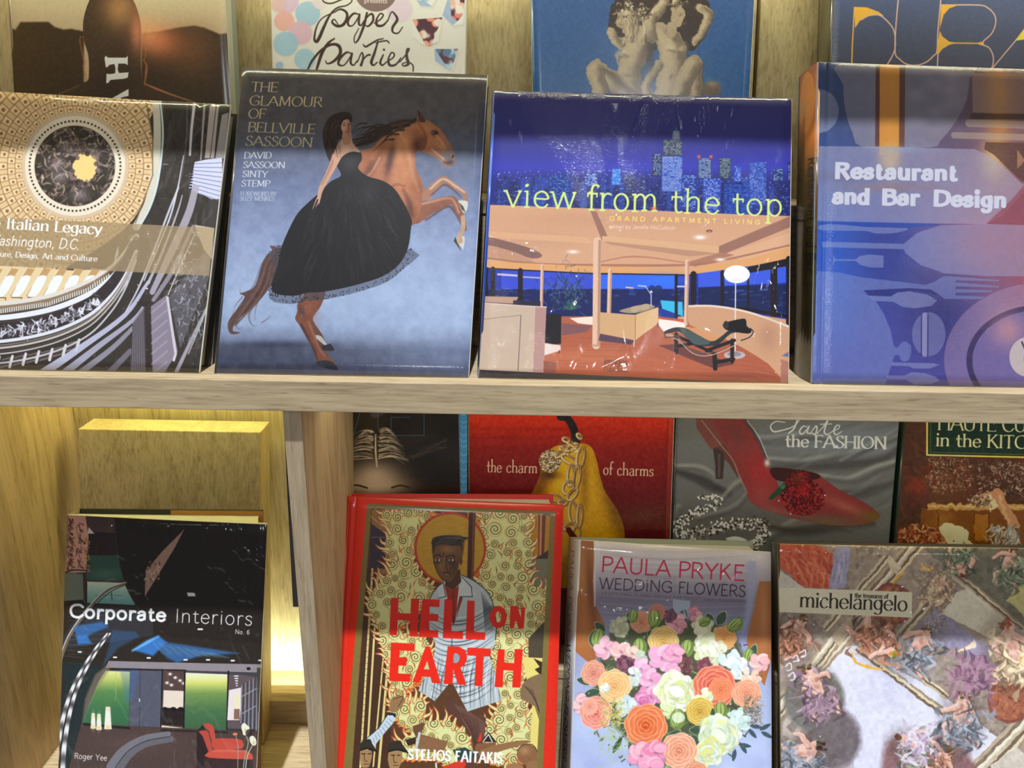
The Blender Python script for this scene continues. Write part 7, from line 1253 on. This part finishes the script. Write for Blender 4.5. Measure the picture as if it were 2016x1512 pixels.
def book(key, label, art, spine=None, spine_art=None, back=(.2, .2, .2), edge=None, groove=0., bow=.0012, inner=None, group=None, cover_t=.0026, seed=0, page_ins=.0045, cat='book', bulge=.0022, **mk):
    D = BOOKS[key]; F = [Vector(p) for p in D['F']]; Bk = [Vector(p) for p in D['B']]   # TL TR BR BL
    def P(u, v, w):
        f = (F[0] * (1 - u) + F[1] * u) * (1 - v) + (F[3] * (1 - u) + F[2] * u) * v
        b = (Bk[0] * (1 - u) + Bk[1] * u) * (1 - v) + (Bk[3] * (1 - u) + Bk[2] * u) * v
        return f * (1 - w) + b * w
    th = (Bk[0] - F[0]).length; Wd = (F[1] - F[0]).length; Hd = (F[3] - F[0]).length; ct = cover_t / th
    nb = (Bk[0] - F[0]).normalized()
    e = empty('book', (F[2] + F[3] + Bk[2] + Bk[3]) / 4, label, cat, group)
    W = int(Wd / .25 * 720); H = int(W * Hd / Wd)
    im = print_image('print ' + key, rectify(art, D['q'], W, H))
    cm = cover_mat('cover ' + key, im, **mk); em = plain('edge ' + key, edge, .6) if edge else PAPER
    # front cover: a bowed board with chamfered, worn rim
    nu, nv = 24, 28; rg = random.Random(seed); ph = rg.random() * 6; us = [0] + [.0028 + (1 - .0056) * i / nu for i in range(nu + 1)] + [1]; vs_ = [0] + [.0016 + (1 - .0032) * j / nv for j in range(nv + 1)] + [1]
    if groove: us = sorted(us + [.030, .036, .041, .047])
    V = []; UV = []; nU, nV = len(us), len(vs_)
    for j, v in enumerate(vs_):
        for i, u in enumerate(us):
            rim = (i in (0, nU - 1)) or (j in (0, nV - 1))
            d = bow * math.sin(math.pi * u) * (.5 + .5 * math.sin(math.pi * v)) + .00035 * math.sin(5 * u + ph) * math.sin(4 * v + ph * 2)
            g = groove * max(0, 1 - abs(u - .0385) / .0075) if groove else 0
            V.append(P(u, v, ct * .25 if rim else 0) - nb * (0 if rim else d - g)); UV.append((u, 1 - v))
    Fc = []; mi = []
    for j in range(nV - 1):
        for i in range(nU - 1):
            Fc.append((j * nU + i, (j + 1) * nU + i, (j + 1) * nU + i + 1, j * nU + i + 1)); mi.append(1 if j == 0 or i == nU - 2 or (i == 0) or j == nV - 2 else 0)
    n0 = len(V)
    for (u, v) in ((0, 0), (1, 0), (1, 1), (0, 1)): V.append(P(u, v, ct)); UV.append((u, 1 - v))
    ring = [[i for i in range(nU)], [j * nU + nU - 1 for j in range(nV)], [(nV - 1) * nU + i for i in range(nU - 1, -1, -1)], [j * nU for j in range(nV - 1, -1, -1)]]
    for k in range(4): Fc.append(tuple(ring[k]) + (n0 + (k + 1) % 4, n0 + k)); mi.append(1)
    Fc.append((n0, n0 + 1, n0 + 2, n0 + 3)); mi.append(1)
    fo = obj('front_cover', V, Fc, [cm, em], e, UV, mi)
    for p in fo.data.polygons[:(nU - 1) * (nV - 1)]: p.use_smooth = True
    # back cover
    bm_ = plain('back ' + key, back, .35); w0 = 1 - ct
    V = [P(u, v, w0) for u, v in ((0, 0), (1, 0), (1, 1), (0, 1))] + [P(u, v, 1) for u, v in ((0, 0), (1, 0), (1, 1), (0, 1))]
    obj('back_cover', *hexa(V), bm_, e)
    if inner:
        for (ua, ub, col) in inner:
            V = [P(u, v, w0 - .02) for u, v in ((ua, .002), (ub, .002), (ub, .97), (ua, .97))] + [P(u, v, w0) for u, v in ((ua, .002), (ub, .002), (ub, .97), (ua, .97))]
            obj('endpaper', *hexa(V), plain('endpaper ' + key, col, .5), e)
    # page block, fore-edge hollowed a little
    iu, iv = page_ins / Wd, page_ins / Hd; V = []; UV = []; K = 6
    for k in range(K + 1):
        w_ = ct + (w0 - .02 * bool(inner) - ct) * k / K; c_ = .5 * iu * math.sin(math.pi * k / K)
        for u, v in ((.006, iv), (1 - iu - c_, iv), (1 - iu - c_, 1 - iv * .4), (.006, 1 - iv * .4)): V.append(P(u, v, w_)); UV.append((k / K, v))
    Fc = [(0, 1, 2, 3), (4 * K + 3, 4 * K + 2, 4 * K + 1, 4 * K)]
    for k in range(K):
        for a in range(4): b = (a + 1) % 4; Fc.append((4 * k + b, 4 * k + a, 4 * k + 4 + a, 4 * k + 4 + b))
    obj('page_block', V, Fc, PAGES, e, UV)
    # rounded spine
    V = []; UV = []; K = 8; off = (F[0] - F[1]).normalized()
    for r_ in (0, 1):
        for j in range(2):
            for k in range(K + 1):
                w_ = k / K; bul = bulge * math.sin(math.pi * w_) - (.0 if r_ == 0 else .0022)
                V.append(P(0, j, w_) + off * bul + (off * -.0003)); UV.append((1 - w_, 1 - j))
    n = K + 1; Fc = []
    for k in range(K): Fc += [(k, k + 1, n + k + 1, n + k), (2 * n + k + 1, 2 * n + k, 3 * n + k, 3 * n + k + 1), (k + 1, k, 2 * n + k, 2 * n + k + 1), (n + k, n + k + 1, 3 * n + k + 1, 3 * n + k)]
    Fc += [(0, n, 3 * n, 2 * n), (K, 2 * n + K, 3 * n + K, n + K)]
    if spine_art is not None:
        si = print_image('spine ' + key, spine_art.a); sm = cover_mat('spine ' + key, si, rough=.4, crough=.15)
    else: sm = cover_mat('spine ' + key, None, spine or back, rough=.4, crough=.15)
    so = obj('spine', V, Fc, sm, e, UV)
    for p in so.data.polygons: p.use_smooth = True
    return e

BOOKS = {"glamour": {"F": [[-0.2805, 0.1556, 0.2846], [-0.03, 0.1541, 0.2814], [-0.0415, 0.0186, 0.0003], [-0.2873, 0.0186, 0.0003]], "B": [[-0.2805, 0.18, 0.2729], [-0.03, 0.1784, 0.2696], [-0.0415, 0.0486, 0.0003], [-0.2873, 0.0486, 0.0003]], "q": [[476.5, 132.0], [960.5, 147.0], [923.5, 743.8], [421.1, 735.1]]},
 "view": {"F": [[-0.0232, 0.1287, 0.2652], [0.2734, 0.1278, 0.2629], [0.2669, 0.0186, 0.0003], [-0.0327, 0.0186, 0.0003]], "B": [[-0.0232, 0.1528, 0.2552], [0.2734, 0.1518, 0.2529], [0.2669, 0.0468, 0.0003], [-0.0327, 0.0468, 0.0003]], "q": [[972.0, 178.0], [1560.0, 193.0], [1553.6, 754.8], [941.5, 744.2]]},
 "restaurant": {"F": [[0.2918, 0.1215, 0.296], [0.5367, 0.1202, 0.2921], [0.5334, 0.0186, 0.0003], [0.2884, 0.0186, 0.0003]], "B": [[0.2868, 0.1556, 0.2842], [0.5367, 0.1542, 0.2803], [0.5334, 0.0567, 0.0003], [0.284, 0.0567, 0.0003]], "q": [[1610.3, 121.7], [2106.5, 138.6], [2098.3, 764.4], [1597.6, 755.6]]},
 "italian": {"F": [[-0.5749, 0.1466, 0.2586], [-0.2902, 0.1413, 0.248], [-0.3011, 0.0186, 0.0003], [-0.5861, 0.0186, 0.0003]], "B": [[-0.5749, 0.1663, 0.2488], [-0.2902, 0.1611, 0.2382], [-0.3011, 0.0432, 0.0003], [-0.5861, 0.0432, 0.0003]], "q": [[-94.1, 174.9], [455.0, 206.0], [392.9, 734.6], [-189.4, 724.4]]},
 "offices": {"F": [[-0.535, 0.144, -0.2215], [-0.292, 0.1418, -0.2286], [-0.3036, 0.03, -0.59], [-0.5443, 0.03, -0.59]], "B": [[-0.5388, 0.1769, -0.2303], [-0.3088, 0.1777, -0.2276], [-0.3073, 0.057, -0.6178], [-0.5477, 0.0656, -0.59]], "q": [[131.0, 1013.0], [527.0, 1032.0], [500.3, 1643.2], [110.1, 1636.4]]},
 "flames": {"F": [[-0.2042, 0.1884, -0.2127], [0.0678, 0.1859, -0.2189], [0.06, 0.03, -0.59], [-0.2127, 0.03, -0.59]], "B": [[-0.2078, 0.2169, -0.2225], [0.0552, 0.2182, -0.2192], [0.0487, 0.0625, -0.59], [-0.2159, 0.0625, -0.59]], "q": [[684.7, 977.0], [1110.0, 995.0], [1089.6, 1653.5], [647.6, 1645.8]]},
 "bouquet": {"F": [[0.0875, 0.1703, -0.2582], [0.3287, 0.1656, -0.2692], [0.3258, 0.03, -0.59], [0.0773, 0.03, -0.59]], "B": [[0.077, 0.1979, -0.27], [0.3135, 0.1974, -0.271], [0.3121, 0.0626, -0.59], [0.0678, 0.0626, -0.59]], "q": [[1140.0, 1062.4], [1518.7, 1088.0], [1520.5, 1661.0], [1117.6, 1654.0]]},
 "fresco": {"F": [[0.3342, 0.1636, -0.2554], [0.6842, 0.1636, -0.2554], [0.6868, 0.03, -0.59], [0.3368, 0.03, -0.59]], "B": [[0.3368, 0.1911, -0.2677], [0.6842, 0.1915, -0.2665], [0.6868, 0.0623, -0.59], [0.339, 0.0623, -0.59]], "q": [[1531.0, 1070.6], [2084.3, 1080.2], [2105.5, 1671.2], [1538.2, 1661.3]]},
 "hidden": {"F": [[-0.4603, 0.153, 0.2189], [-0.3003, 0.1537, 0.2203], [-0.2996, 0.0446, 0.0003], [-0.4596, 0.0446, 0.0003]], "B": [[-0.4603, 0.1619, 0.2145], [-0.3003, 0.1626, 0.2159], [-0.2996, 0.0558, 0.0003], [-0.4596, 0.0558, 0.0003]], "q": [[146.4, 259.6], [449.0, 262.0], [416.0, 719.4], [99.6, 713.9]]},
 "runner": {"F": [[-0.5401, 0.2224, 0.42], [-0.311, 0.2224, 0.42], [-0.3048, 0.172, 0.158], [-0.5401, 0.172, 0.158]], "B": [[-0.5401, 0.2518, 0.4143], [-0.311, 0.2518, 0.4143], [-0.3048, 0.2025, 0.158], [-0.5401, 0.2025, 0.158]], "q": [[7.5, -140.7], [438.4, -133.2], [463.7, 380.3], [38.5, 372.9]]},
 "paper": {"F": [[-0.2622, 0.2205, 0.41], [-0.0542, 0.2205, 0.41], [-0.0573, 0.172, 0.158], [-0.2618, 0.172, 0.158]], "B": [[-0.2622, 0.2401, 0.4062], [-0.0542, 0.2401, 0.4062], [-0.0573, 0.1924, 0.158], [-0.2618, 0.1924, 0.158]], "q": [[530.6, -111.2], [921.2, -104.4], [910.9, 388.2], [541.4, 381.7]]},
 "statue": {"F": [[0.0102, 0.2224, 0.42], [0.2492, 0.2224, 0.42], [0.2494, 0.172, 0.158], [0.0211, 0.172, 0.158]], "B": [[0.0102, 0.246, 0.4155], [0.2492, 0.246, 0.4155], [0.2494, 0.1964, 0.158], [0.0211, 0.1964, 0.158]], "q": [[1042.6, -122.7], [1492.0, -114.8], [1465.1, 397.8], [1052.6, 390.6]]},
 "dunes": {"F": [[0.3273, 0.2243, 0.43], [0.5733, 0.2243, 0.43], [0.5942, 0.172, 0.158], [0.337, 0.172, 0.158]], "B": [[0.3273, 0.2577, 0.4236], [0.5733, 0.2577, 0.4236], [0.5942, 0.2066, 0.158], [0.337, 0.2066, 0.158]], "q": [[1640.2, -132.6], [2103.7, -124.6], [2087.9, 408.7], [1623.2, 400.6]]},
 "forehead": {"F": [[-0.2279, 0.253, -0.09], [-0.0569, 0.253, -0.09], [-0.0557, 0.188, -0.428], [-0.2117, 0.188, -0.428]], "B": [[-0.2279, 0.2726, -0.0938], [-0.0569, 0.2726, -0.0938], [-0.0557, 0.2084, -0.428], [-0.2117, 0.2084, -0.428]], "q": [[659.8, 762.5], [920.9, 767.0], [917.5, 1266.6], [689.2, 1262.6]]},
 "charms": {"F": [[-0.0564, 0.254, -0.085], [0.2108, 0.254, -0.085], [0.2143, 0.188, -0.428], [-0.0514, 0.188, -0.428]], "B": [[-0.0564, 0.2736, -0.0888], [0.2108, 0.2736, -0.0888], [0.2143, 0.2084, -0.428], [-0.0514, 0.2084, -0.428]], "q": [[921.8, 759.3], [1330.0, 766.5], [1312.7, 1273.5], [923.8, 1266.7]]},
 "shoe": {"F": [[0.2123, 0.253, -0.09], [0.5023, 0.253, -0.09], [0.5016, 0.188, -0.428], [0.2144, 0.188, -0.428]], "B": [[0.2123, 0.2726, -0.0938], [0.5023, 0.2726, -0.0938], [0.5016, 0.2084, -0.428], [0.2144, 0.2084, -0.428]], "q": [[1331.9, 774.2], [1774.6, 781.9], [1733.4, 1280.9], [1313.0, 1273.5]]},
 "kitchen": {"F": [[0.5079, 0.253, -0.09], [0.7757, 0.253, -0.09], [0.8005, 0.188, -0.428], [0.5081, 0.188, -0.428]], "B": [[0.5079, 0.2746, -0.0942], [0.7757, 0.2746, -0.0942], [0.8005, 0.2104, -0.428], [0.5081, 0.2104, -0.428]], "q": [[1783.3, 782.1], [2192.2, 789.2], [2170.9, 1288.5], [1742.9, 1281.0]]}}
# ------------------------------------------------------------------ the books, front row of the upper shelf
FILM = dict(rough=.42, crough=.07)
book('italian', 'large book whose cover shows a coffered dome seen from below, titled Italian Legacy', art_italian(), back=(.05, .045, .04), wrap=.15, grain=.3, folds=.9, wseed=1.3, seed=1, **FILM)
book('glamour', 'tall book whose cover shows a rearing chestnut horse and a rider in a black gown', lift(art_glamour(), (.82, .82, .8)), back=(.06, .055, .06), spine=(.10, .09, .10), crough=.14, rough=.45, grain=.1, seed=2)
book('view', 'square book with a night skyline above a living room, titled view from the top', art_view(), back=(.03, .05, .30), spine=(.02, .10, .55), wrap=.15, grain=.5, folds=1., wseed=.4, seed=3, **FILM)
book('restaurant', 'blue and violet book with pale cutlery silhouettes, titled Restaurant and Bar Design', lift(art_restaurant(), (.72, .74, .76)), back=(.06, .08, .2), spine_art=art_rest_spine(), edge=(.45, .55, .75), groove=.0012, crough=.16, rough=.4, grain=.3, seed=4)
book('hidden', 'thin dark book wedged behind the dome book, only its page edges showing', Cv(190, 250, 460, 740, 1., (60, 62, 66)), back=(.12, .18, .25), spine=(.1, .1, .1), seed=20)
# rear row of the upper shelf
book('runner', 'brown book with the back of a shaved head in low sun, top left', art_runner(), back=(.35, .38, .33), spine=(.2, .15, .1), edge=(.45, .5, .42), crough=.2, seed=5, cover_t=.002)
book('paper', 'pale book with pastel circles and black script reading Paper Parties', art_paper(), back=(.6, .58, .55), spine=(.7, .7, .68), crough=.12, bulge=.0006, seed=6)
book('statue', 'blue book with two pale stone figures on its cover', art_statue(), back=(.05, .1, .25), spine=(.1, .2, .35), bulge=.0006, seed=7, crough=.22, rough=.45)
book('dunes', 'navy book with thin gold outline letters and a black spine, top right', art_dunes(), back=(.03, .03, .05), spine_art=art_dunes_spine(), edge=(.06, .06, .07), crough=.2, grain=.3, seed=8)
# lower shelf, left bay
book('offices', 'dark book with a green lit office hall, titled Corporate Interiors, alone in the left bay', lift(art_offices(), (1.35, 1.35, 1.35)), back=(.03, .028, .026), spine=(.30, .22, .18), inner=((.02, .50, (.03, .028, .022)), (.50, .998, (.55, .27, .05))), crough=.12, wrap=.25, wseed=3.1, seed=9, page_ins=.006)
# front row of the lower shelf
book('flames', 'red book with a haloed man among curling flames, titled Hell on Earth', art_flames(), back=(.62, .03, .012), spine=(.60, .035, .012), edge=(.66, .06, .03), groove=.0011, crough=.18, seed=10, page_ins=.006)
book('bouquet', 'pale book with a round bouquet of roses, titled Wedding Flowers', art_bouquet(), back=(.35, .38, .27), spine_art=art_bouquet_spine(), wrap=.25, grain=.1, wseed=.9, seed=11, page_ins=.006, **FILM)
book('fresco', 'book with a painted fresco ceiling and a cream label, titled michelangelo', lift(art_fresco(), (1.3, 1.28, 1.25)), back=(.12, .1, .07), spine=(.06, .045, .03), edge=(.45, .36, .18), wrap=.3, grain=.1, wseed=5.2, seed=12, **FILM)
# rear row of the lower shelf
book('forehead', 'black book with a shadowed forehead and plaited hair, left end of the lower rear row', art_forehead(), back=(.02, .02, .02), spine=(.02, .02, .02), edge=(.2, .4, .55), crough=.2, bulge=.0006, seed=13)
book('charms', 'red book with a yellow pear hung with gold chains, titled the charm of charms', art_charms(), back=(.3, .05, .02), spine=(.5, .4, .35), crough=.18, bulge=.0006, seed=14)
book('shoe', 'grey book with a red high heeled shoe on satin, titled Taste the Fashion', lift(art_shoe(), (1.02, 1.14, 1.22)), back=(.03, .06, .04), spine=(.02, .02, .02), edge=(.03, .06, .045), crough=.18, bulge=.0006, seed=15)
book('kitchen', 'brown painted book with a green title panel reading in the Kitchen, lower right', art_kitchen(), back=(.03, .06, .04), spine=(.02, .05, .035), edge=(.05, .05, .03), crough=.18, bulge=.0006, seed=16)
